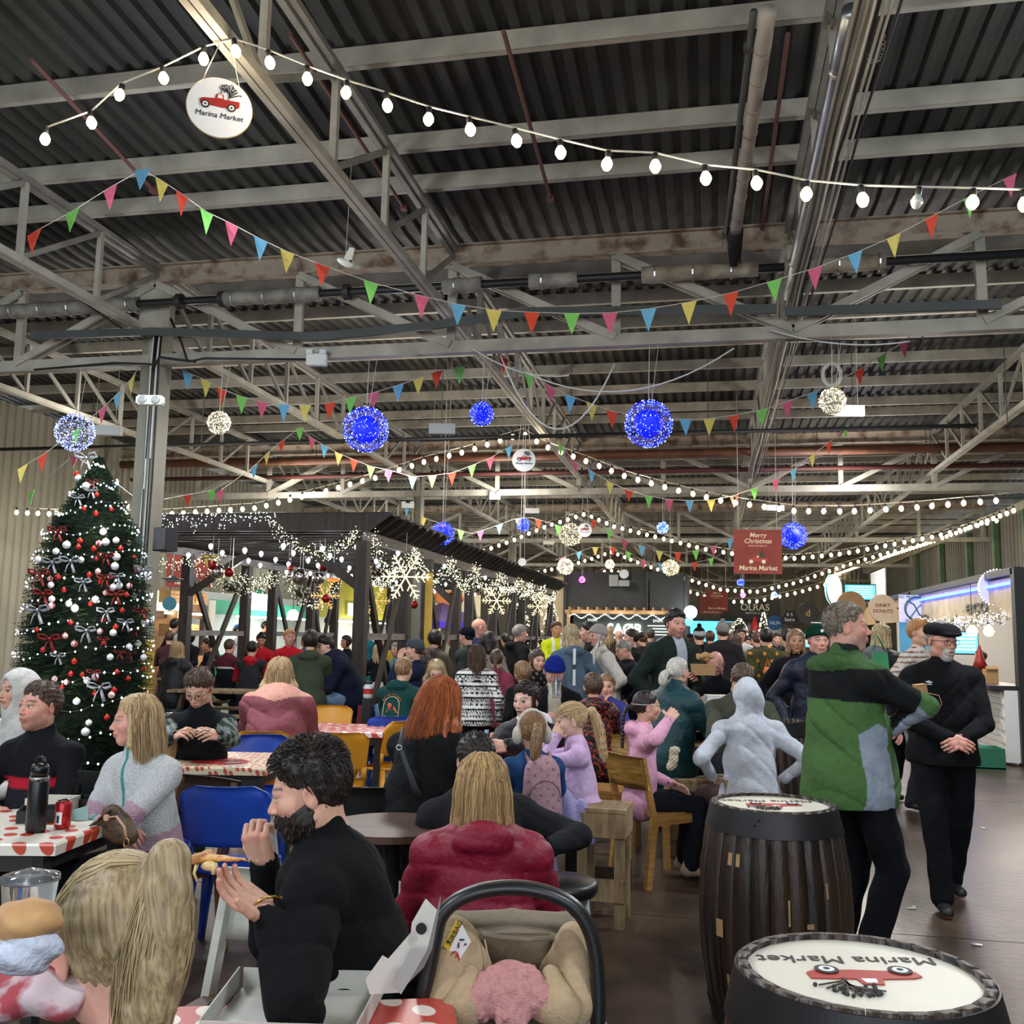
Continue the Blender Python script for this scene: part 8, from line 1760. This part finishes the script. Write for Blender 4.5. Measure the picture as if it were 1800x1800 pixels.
def ex15(i):mk('cap_badge',MB().ball(i['hloc']((0.01,.125,.085)),.013,10,sc_=(1,.3,1)),mat('white_print','dfe2e6'),i['t']);mk('band_letters',MB().tube([i['hloc']((.086*sin(a),.108*cos(a)-.012,.150))for a in[-1+.2*k for k in range(11)]],.005,5),mat('white_print','dfe2e6'),i['t'])
person(1438,1127,8.0,182,'person in a dark green badge beanie, navy quilted jacket and pale jeans, standing','stand',skin='rosy',hair='short',hcol='grey',thick=.004,hat=('beanie','123c2a'),top='141a2c',bot='5a7896',shoes='3a3a3c',ra=((.26,.02,-.50),(.6,-.6,-.3)),la='pocket',w=1.25,fat=1.2,puff=.015,mt=puffm,quilt=.14,topname='quilted_jacket',coat=.03,hlod=.0042,extra=ex15,collar=1.0)
person(1399,1128,9.4,172,'person with long fair hair in a dark coat beside the green beanie','stand',kind='f',skin='tan',hair='long',hcol='lightbrown',hp={'len':.18},top='16141a',bot='15161b',coat=.35,puff=.01,topname='coat',ra='pocket',la='pocket')
def pt_vest2(a,b):
 def f(P,T,C,J):C[(T==2)|(T==3)]=lc(b);return C
 return f
person(1550,1118,10.2,-50,'person with long fair hair, black padded coat and green shoulder bag, seen from behind','stand',kind='f',skin='fair',hair='wavy',hcol='ash',hp={'len':.14},top='17181c',bot='1a1c22',coat=.1,puff=.02,quilt=.11,mt=puffm,hood='down',paint=lambda P,T,C,J:(C.__setitem__(T==4,lc('70757a')),C)[1],topname='padded_coat')
t=held('shoulder_bag','bright green shoulder bag on the back of the fair-haired person in the black padded coat','bag',at(1547,1170,9.75),YAW);mk('bag_body',MB().box((0,0,0),(.17,.08,.26),taper=.8),mat('bag_green','2f8a55',.6,var=.2,vs=6),t);mk('handle',MB().tube([(-.06,0,.16),(-.02,.0,.30),(.05,0,.16)],.010,6),mat('bag_green','2f8a55'),t,True)
person(1617,1113,9.6,210,'young person with a fair fringe and cream striped top behind the flat cap','stand',kind='m',skin='fair',hair='messy',hcol='ginger',thick=.02,top='d8cfc0',bot='2a2c32',paint=lambda P,T,C,J:(C.__setitem__((np.sin(P[:,2]*130)>.75),lc('7a3a3a')),C)[1],ra='pocket',la='pocket')
# --- middle rows
def pt_aztec(P,T,C,J):
 x,y,z=rel(P,J);S_=J['S'];a=np.arctan2(x,-y)*.17/S_;z=z/S_;w_=lc('e2e0da');k=lc('141416');v=z+.6
 band_=np.floor(v/.042);ph=(v/.042)%1;tri=np.abs(((a*26)%1)-.5)*2
 dk=np.where(band_%3==0,np.abs(ph-tri)<.28,np.where(band_%3==1,(ph<.45),(np.abs(ph-.5)+np.abs(tri-.5)<.45)))
 C[:]=w_;C[dk]=k;return C
person(838,1153,9.6,4,'teenager with very long straight brown hair in a black and white patterned jumper','stand',kind='f',hair='long',hcol='brown',hcl=None,hp={'len':.44,'wide':.95},strands=260,top='e2e0da',bot='101014',ra='down',la='down',paint=pt_aztec,topname='patterned_jumper',clod=.009,puff=.012,coat=.06,rcurl=.4)
person(873,1160,10.5,-5,'child with a dark plait in a raspberry-pink jumper, standing with back turned','stand',kind='c',hair='braid',hcol='brown',hp={'len':.20,'root':(0,-.11,-.01)},thick=.009,top='9a4258',bot='15151a',topname='jumper',coat=.14)
person(858,1127,12.0,10,'person with a bushy curly ponytail behind the patterned jumper','stand',kind='f',skin='tan',hair='curly',hcol='dark',hp={'len':.12},top='8c8478',bot='22232a',topname='coat',coat=.2,paint=lambda P,T,C,J:(C.__setitem__((np.sin(P[:,0]*90)*np.sin(P[:,2]*90)>.4),lc('4a443c')),C)[1])
person(843,1104,13.4,-72,'bald person in glasses and a navy jacket above the long-haired teenager','stand',skin='rosy',hair=None,hcol='grey',glasses='222226',top='17203a',bot='22242a',hlod=.006)
person(820,1120,12.6,60,'person in a navy woollen hat and grey-green jacket with back turned','stand',hair='short',hcol='dark',thick=.006,hat=('beanie','131828'),top='2f3634',bot='39404a',w=1.15,puff=.02,topname='jacket')
BP_=person(765,1124,12.4,-28,'person with dark hair and a black backpack over a brown-grey coat','stand',kind='f',hair='messy',hcol='dark',thick=.018,top='5a4f48',bot='20222a',puff=.02,hood='down',topname='coat',ra='phone',la='phone')
c=BP_['w'](Vector(BP_['N']+V3(0,-.20,-.22)));t=held('backpack','black rucksack on the person in the brown-grey coat','backpack',c,BP_['rz']);mk('pack_body',MB().ball((0,0,0),.19,16,sc_=(.85,.55,1.05)),mat('rucksack_black','17171a',.7),t,True);mk('top_pocket',MB().ball((0,-.03,.10),.10,12,sc_=(1.2,.7,.6)),mat('rucksack_black','17171a'),t,True)
person(728,1143,11.2,88,'person in a grey woollen hat with a long dark ponytail, eating, navy coat','sit',kind='f',skin='fair',hair='pony',hcol='brown',hp={'len':.40,'root':(0,-.11,-.03),'drop':(0,-.03,-1)},thick=.006,hat=('beanie','565a64'),top='18243c',bot='6f93b8',ra='mouth',la=('px',702,1158,11.2,(.6,-.3,-1)),puff=.015,topname='coat')
person(767,1181,10.1,182,'young person with long ash hair and dark glasses looking down, black gilet','sit',kind='f',skin='pale',hair='long',hcol='ash',strands=160,hp={'len':.22,'wide':1.5},glasses='3a2024',hpch=24,lean=12,top='15151a',bot='8fb0c4',paint=pt_vest2(None,'9cbccc'),ra='table',la='table',topname='gilet_and_shirt',hlod=.005)
def ex39(i):
 N,S_,u,fw,r,t=i['N'],i['S'],i['u'],i['fw'],i['rgt'],i['t'];f=lambda x,z:N+r*x*S_-fw*.155*S_-u*z*S_
 pr_=mat('print_cream','d8d0b8',.7);m=MB();m.tube([f(-.085,.38),f(-.085,.20)]+[f(-.085*cos(a),.20-.085*sin(a))for a in[pi*k/10 for k in range(11)]]+[f(.085,.38)],.003,5);mk('back_print',m,pr_,t)
 mk('back_print',MB().ball(f(-.02,.20),.024,12,sc_=(1,.3,1)),mat('print_orange','d0603a',.7),t)
 mk('back_print',MB().add([f(-.05,.27),f(-.02,.22),f(.01,.26),f(.03,.21),f(.07,.27)],[(0,1,2),(2,3,4)]).tube([f(-.05,.27),f(-.02,.22),f(.01,.26),f(.03,.21),f(.07,.27)],.005,5),mat('print_orange','d0603a'),t)
 m=MB()
 for k in range(5):m.tube([f(-.06+.03*k,.36),f(-.06+.03*k,.30+.01*(k%2))],.006,5)
 mk('back_print',m,mat('print_blue','9cc4cc',.7),t)
 M4=Matrix.Translation(Vector(f(0,.085)))@Matrix.Rotation(0,4,'Z')@Matrix.Rotation(pi,4,'Z')@RB@Matrix.Rotation(pi,4,'Y')
 k='WAIT FOR THE SUNSET'
 for q,ch_ in enumerate(k):
  a=pi*.86-q*pi*.72/(len(k)-1);p=Vector(f(.105*cos(a),.20-.105*sin(a)));text(ch_,.022,Matrix.Translation(p)@RB@Matrix.Rotation(a-pi/2,4,'Z'),mat('print_orange','d0603a'),t,.001,loc_=True,name='print_letter')
person(710,1179,9.8,-22,'person with short greying hair in a teal hoodie with a sunset print on the back','sit',skin='fair',hair='short',hcol='lightbrown',thick=.009,top='17403c',bot='22242c',w=1.15,fat=1.15,hood='down',glasses='22242a',ra='table',la='table',topname='hoodie',lean=12,clod=.011,puff=.008,hlod=.0048,extra=ex39)
person(571,1136,11.2,128,'person leaning forward in a big navy coat and pale jeans, hands clasped','sit',skin='pale',hair='short',hcol='dark',thick=.014,top='141a2c',bot='6d84a0',lean=30,ra='clasp',la='clasp',w=1.3,fat=1.35,puff=.03,topname='coat',hpch=8,rcurl=.8,lcurl=.8,clod=.014)
person(546,1127,11.0,6,'person with dark brown hair in an olive hooded coat seen from behind','sit',kind='f',hair='short',hcol='dark',thick=.016,top='3c4434',bot='2c3028',hood='down',w=1.1,fat=1.15,puff=.015,topname='coat',coat=.1,ra='table',la='table',clod=.014)
person(492,1184,8.0,6,'person with wavy two-tone blonde hair in a mauve off-shoulder jumper, from behind','sit',kind='f',skin='rosy',hair='wavy',hcol='blonde',strands=520,hp={'len':.23,'wide':1.6},top='8a5058',bot='1c1e24',w=1.45,fat=1.35,ra='table',la='table',topname='jumper',lean=9,clod=.010,collar=0,paint=lambda P,T,C,J:(C.__setitem__(rel(P,J)[2]>-.02-.05*np.exp(-(rel(P,J)[0]/.11)**2),np.array(SK['rosy'])),C)[1],puff=.015,wrink=1.6,hs=1.04)
def pt_bands(P,T,C,J):
 x,y,z=rel(P,J);C[:]=lc('14161f');C[z>-.16]=lc('5a2230');C[(z<=-.16)&(z>-.185)]=lc('e0dcd6');return C
person(404,1137,15.8,-22,'person in a maroon, white and navy banded jacket at the pergola table','sit',hair='short',hcol='brown',thick=.007,top='14161f',bot='3a424c',paint=pt_bands,w=1.15,fat=1.1,ra='table',la='table',clod=.013,topname='jacket')
person(443,1141,15.4,4,'person with dark cropped hair, black gilet over red sleeves and hood','sit',hair='short',hcol='black',thick=.01,top='2a2c31',bot='8f979c',hood='down',paint=lambda P,T,C,J:(C.__setitem__((T==2)|(T==3)|(T==4),lc('b81f2c')),C)[1],w=1.15,ra='table',la='table',clod=.016,topname='gilet_and_hoodie')
person(459,1125,17.3,196,'smiling person with hair tied back in a red jumper at the pergola table','sit',kind='f',skin='tan',hair='bun',hcol='black',hp={'root':(0,-.09,.07)},top='b8202a',bot='22242a',hpch=18,lean=12,ra='table',la='table')
def ex49(i):mk('penguin_print',MB().ball(i['N']+V3(-.04,.15,-.30)*i['S'],.03,8,sc_=(1,.4,1.3)).ball(i['N']+V3(.05,.15,-.30)*i['S'],.03,8,sc_=(1,.4,1.3)),mat('white_print','dfe2e6'),i['t'])
person(509,1121,14.0,192,'fair-haired young person in a red christmas jumper facing the camera','stand',skin='rosy',hair='messy',hcol='ginger',thick=.015,top='bf1f2c',bot='22242a',ra='down',la='down',topname='christmas_jumper',hy=12,lean=10,extra=ex49)
person(313,1143,14.4,-18,'person with long blonde hair over a black fur-collared coat behind the drum','sit',kind='f',hair='long',hcol='blonde',strands=140,hp={'len':.30,'wide':1.15},top='1a1b1c',bot='15161a',puff=.03,quilt=.12,mt=puffm,hood='down',w=1.1,ra='table',la='table',topname='padded_coat')
person(318,1126,16.2,-58,'person with grey bobbed hair beyond the fur-collared coat','sit',kind='f',hair='bob',hcol='white',hp={'len':.12},top='2a2628',bot='22242a',ra='table',la='table')
person(299,1121,17.6,10,'person with short brown hair in a brown-red top behind the column','sit',hair='short',hcol='brown',top='4a2c30',bot='22242a',ra='table',la='table')
person(309,1100,18.6,-38,'person with black hair standing in black by the timber stall','stand',hair='short',hcol='black',skin='fair',top='101114',bot='101114')
person(330,1119,17.4,165,'person with black curly hair and brown skin at the pergola table','sit',kind='f',skin='brown',hair='curly',hcol='black',hp={'len':.06},top='14141a',bot='22242a',ra='table',la='table')
person(364,1134,18.2,110,'person with dark hair between the first and second pergola posts','sit',skin='tan',hair='short',hcol='dark',top='16171c',bot='22242a',ra='table',la='table')
person(665,1145,15.0,10,'small child with loose blonde hair behind the corner post','sit',kind='c',s=.75,hair='long',hcol='blonde',hp={'len':.14},top='14161c',bot='2c4a6a',ra='table',la='table')
person(647,1139,16.0,60,'child in a teal hood beside the small blonde child','sit',kind='c',s=.8,hair=None,hood='up',top='1f6a70',bot='22242a',ra='table',la='table')
person(674,1128,17.5,170,'person in a purple woollen hat and yellow top inside the pergola','sit',kind='f',skin='fair',hair='short',hcol='blonde',hat=('beanie','6a5a90'),top='c9a52c',bot='22242a',ra='table',la='table')
person(696,1143,16.6,150,'person with grey hair and pink face inside the second pergola bay','sit',skin='rosy',hair='short',hcol='grey',top='7a9a98',bot='22242a',ra='table',la='table')
person(608,1129,17.8,130,'person with black hair in profile left of the corner post','sit',kind='f',skin='tan',hair='short',hcol='black',top='16171c',bot='22242a',ra='table',la='table')
person(577,1126,20,180,'person with fair hair far behind the navy coat','stand',kind='f',skin='fair',hair='long',hcol='blonde',hp={'len':.12},top='2a2c33',bot='22242a')
person(536,1128,19,60,'person in a slate-blue top behind the christmas jumper','stand',skin='fair',hair='short',hcol='brown',top='4a5a7a',bot='22242a')
# --- centre standing and seated
def pt_hv(P,T,C,J):
 x,y,z=rel(P,J);C[:]=lc('c8d820');C[(np.abs(np.abs(x)-.07)<.018)&(T==1)]=lc('d8dce0');C[(np.abs(z+.33)<.025)&(T==1)]=lc('d8dce0');return C
person(978,1107,16.2,196,'person in a yellow high-visibility jacket by the end of the pergola','stand',skin='tan',hair='short',hcol='brown',top='c8d820',bot='1a1c24',paint=pt_hv,clod=.014,ra='hold',la='down',topname='hi_vis_jacket',puff=.015,hlod=.006)
person(914,1114,13.2,-62,'person with receding grey hair in a long black coat, facing right','stand',skin='rosy',hair='short',hcol='grey',thick=.006,top='0f1012',bot='111216',hood='down',coat=.22,w=1.15,fat=1.15,puff=.02,topname='coat',ra='pocket',la='pocket')
person(1003,1118,10.6,16,'person with fair wavy hair in a grey-blue hooded coat with a white bag strap','stand',kind='f',hair='wavy',hcol='ash',hp={'len':.10},top='56687a',bot='22242c',hood='down',coat=.22,w=1.05,puff=.015,topname='coat',ra='pocket',la='pocket')
p1,p2=at(1010,1140,10.3),at(1009,1205,10.3);t=held('bag_strap','white and black bag strap down the grey-blue coat','strap',p1);mk('strap',MB().beam(p1,p2,.028,.006,up=(0,1,0)),whites,t,world=True);mk('buckle',MB().box((p1+p2)/2,(.034,.012,.05)),blackp,t,world=True)
person(1051,1119,10.8,112,'older person in a pale woollen hat, white coat and dark scarf, facing left','stand',kind='f',skin='rosy',hair='short',hcol='white',thick=.006,hat=('beanie','bdb3ac'),top='cfc8bc',bot='22242c',coat=.40,w=1.08,puff=.015,topname='white_coat',ra='pocket',la='pocket',collar=.8)
t=held('scarf','black and white striped scarf hanging on the white coat','scarf',at(1045,1140,10.6));mk('scarf_length',MB().tube([at(1056,1128,10.6),at(1046,1140,10.58),at(1042,1165,10.58),at(1040,1192,10.6)],.045,10,flat=.4),mat('scarf_stripe','c9c4be',.9,col2='202024',vs=2.5,stretch=(18,1,1),ramp=(.45,.55)),t,True,True)
person(1034,1111,12.6,84,'person with short dark hair in profile behind the pale woollen hat','stand',skin='fair',hair='short',hcol='dark',thick=.014,top='121316',bot='15161a')
person(1096,1143,11.0,98,'person with cropped grey hair in a navy coat and grey-blue jeans, bent left','stand',skin='rosy',hair='short',hcol='grey',thick=.004,top='121524',bot='5d6c80',lean=14,hpch=16,coat=.18,w=1.15,fat=1.1,puff=.015,topname='coat',ra='table',la='pocket')
person(1109,1122,12.8,94,'person with dark hair tied back in profile above the cropped grey head','stand',kind='f',skin='fair',hair='bun',hcol='dark',top='101114',bot='101114')
person(975,1182,8.6,182,'person in a royal-blue woollen hat and glasses looking down, black anorak','sit',skin='rosy',hair='short',hcol='grey',thick=.004,hat=('beanie','1c2c8c'),glasses='9a8f88',hpch=28,lean=10,top='101116',bot='22242a',w=1.1,ra='hold',la='table',paint=pt_open('b0aa98'),collar=1.0,puff=.012,topname='anorak',hlod=.0046)
def pt_bolt(P,T,C,J):
 x,y,z=P.T;n=np.sin(x*60+3*np.sin(z*40))*np.sin(z*55+2.5*np.sin(y*50+x*30));C[:]=lc('15151a');C[np.abs(n)<.10]=lc('c8402c');return C
person(1042,1208,8.0,14,'child in a black padded jacket covered in red lightning pattern, from behind','sit',kind='c',s=.86,hair='short',hcol='brown',thick=.012,top='15151a',bot='2a2e3c',paint=pt_bolt,clod=.008,puff=.03,mt=puffm,quilt=.10,hood='down',topname='padded_jacket',ra='table',la='table')
person(1066,1208,8.5,172,'small child with tied hair in a violet jacket, peeping beside the lightning jacket','sit',kind='c',s=.75,skin='fair',hair='bun',hcol='lightbrown',top='4a4aa0',bot='22242c',ra='mouth',la='table',puff=.02,topname='jacket')
person(944,1163,9.8,208,'boy with short brown hair in a black flower-patterned jacket, smiling','stand',kind='c',skin='fair',hair='short',hcol='brown',top='16161a',bot='22242c',paint=lambda P,T,C,J:(C.__setitem__((np.sin(P[:,0]*80)*np.sin(P[:,2]*75+P[:,1]*40)>.7),lc('8c8468')),C)[1],clod=.012,smile=.8)
person(918,1184,9.4,30,'boy with fair-brown hair in a black anorak, seen from behind','stand',kind='c',skin='fair',hair='short',hcol='lightbrown',top='131418',bot='3a3c34',hood='down',puff=.015,topname='anorak')
# --- far crowd down the aisle
def far(px,py,d,face,lab,**k):person(px,py,d,face,lab,k.pop('pose','stand'),**k)
far(1229,1119,15,0,'person in a black and white striped woollen hat and black coat, back turned',hair='short',hat=('beanie','17181c','pom','b8bcc4'),top='0f1013',bot='15161a',coat=.15,w=1.15)
far(1270,1112,14.5,2,'person in a grey bobble hat and dark charcoal coat, back turned',hair='short',hat=('beanie','8a8a88','pom'),top='1e1c20',bot='22242c',coat=.2,w=1.2,puff=.02)
far(1294,1127,15,-20,'person with brown hair in a grey checked coat',kind='f',hair='long',hcol='brown',hp={'len':.12},top='5a564f',bot='22242a',coat=.3)
far(1303,1117,18,170,'person in a white coat facing the camera far down the aisle',kind='f',hair='short',hcol='dark',top='c8c8c4',bot='22242a',skin='tan')
MP=far(1346,1122,12.6,4,'person in an olive jacket covered in orange round motifs, back turned',hair='messy',hcol='black',thick=.012,top='3f3e26',bot='5a6a80',w=1.15,puff=.02,clod=.010,coat=.05,topname='patterned_jacket',paint=lambda P,T,C,J:(C.__setitem__((np.sin(P[:,0]*38+1)*np.sin(P[:,2]*34)>.75),lc('c8862c')),C)[1])
t=held('small_bag','round orange bag at the hip of the patterned jacket','bag',at(1350,1181,12.3));mk('bag_body',MB().ball((0,0,0),.06,14,sc_=(1,.5,1)),mat('orange_bag','e07428',.6),t,True);mk('handle',MB().tube([(-.03,0,.05),(0,.05,.16),(.03,0,.05)],.006,5),mat('orange_bag','e07428'),t)
far(1314,1130,21,180,'person in a bright red jacket far down the aisle',top='a8242c',bot='22242a',hair='short',hcol='dark')
far(1329,1125,17.5,20,'person with brown hair in a grey-green coat beside the patterned jacket',hair='short',hcol='brown',top='4a4f46',bot='22242a')
far(1248,1121,18,5,'person in an olive coat between the two woollen hats',hair='short',hcol='brown',top='6a6a50',bot='22242a',kind='f')
far(1213,1126,19,0,'person in a black cap with white crown mark',hair='short',hat=('cap','14151a'),top='1a1b20',bot='22242a')
far(1382,1122,14,20,'person in a black coat behind the fair-haired person',hair='short',hcol='black',top='101114',bot='101114')
far(1088,1119,20,10,'bald person in a dark jacket far away before the booth counter',hair=None,top='22242c',bot='22242a')
far(1143,1117,19,0,'person in a grey cap before the booth menu',hair='short',hat=('cap','6a6c70'),top='3a3c38',bot='22242a')
far(1128,1124,17,30,'person with brown hair left of the tall green jacket',hair='short',hcol='brown',top='2a2420',bot='22242a')
far(1070,1113,19,0,'person with fair hair before the booth menu',kind='f',hair='long',hcol='blonde',top='4a4238',bot='22242a')
far(1020,1118,20,10,'person in a cream top between coat and hat',hair='short',hcol='brown',top='8a8a78',bot='22242a')
far(888,1126,18,40,'person in a dark coat beyond the pergola posts',hair='short',hcol='dark',top='1c1d22',bot='22242a')
far(795,1124,18,100,'person with black hair inside the third pergola bay',hair='short',hcol='black',top='14151a',bot='22242a',skin='tan')
far(728,1122,24,150,'person in a blue top far inside the pergola',hair='short',hcol='brown',top='2a4a80',bot='22242a')
far(1192,1128,16,0,'person with dark hair behind the tall green jacket shoulder',hair='short',hcol='dark',top='15161a',bot='22242a')
far(1280,1124,20,30,'person in a brown coat deep in the aisle crowd',hair='short',hcol='brown',top='4a3428',bot='22242a')
far(1322,1118,24,0,'person in a violet jacket deep in the aisle crowd',kind='f',hair='short',hcol='dark',top='4a3a8c',bot='22242a')
far(1365,1124,20,180,'person in dark grey at the counter of the far right stall',hair='short',hcol='dark',top='2a2c33',bot='22242a')
far(1723,1155,15.2,90,'person in grey working behind the tiled counter',hair='short',hcol='dark',top='7c8086',bot='22242a')
far(468,1102,23.5,-90,'person serving behind the green-fascia stall counter',hair='short',hcol='dark',top='22242c',bot='22242a')
far(418,1108,22.5,-80,'person in a blue cap at the green-fascia stall',hair='short',hcol='dark',hat=('cap','3a6ab0'),top='c8ccd0',bot='22242a')
p=at(205,1437,4.3);t=held('handbag','brown monogram-style handbag with tan strap on the near-left table edge','bag',p,YAW-.25);hb_=mat('bag_brown','3b2c22',.5,col2='5a452f',vs=30,ramp=(.5,.6));tanm=mat('tan_leather','c49a7c',.5)
F=Field((-.2,-.12,-.16),(.2,.12,.16),.008,.04);F.cone((-.02,0,.0),(.02,0,-.04),.055,.065,.02,sq=((0,1,0),.5));F.cone((-.08,0,-.05),(.07,0,-.07),.04,.04,.03,sq=((0,1,0),.6));P_,Q_,_=F.mesh();mkarr('bag_body',P_,Q_,hb_,t)
mk('strap_base',MB().beam((-.085,-.045,-.03),(.01,-.045,.045),.004,.035,up=(0,1,0)).beam((-.085,-.05,-.03),(.01,-.05,.045),.03,.006),mat('strap_canvas','a58f78',.7,col2='5a4636',vs=25,ramp=(.55,.6)),t)
mk('strap',MB().tube([(.0,-.06,.01),(.05,-.07,.02),(.09,-.07,-.02),(.105,-.07,-.07)],.007,8,flat=.6),tanm,t,True);mk('clasp',MB().tube([(.105+.012*sin(a),-.07,-.085+.02*cos(a))for a in[2*pi*k/12 for k in range(13)]],.003,5),goldm,t,True);mk('round_tag',MB().lathe([(.014,-.003),(.014,.003)],16,(-.005,-.062,.01),rot=Matrix.Rotation(pi/2,3,'X')),tanm,t)
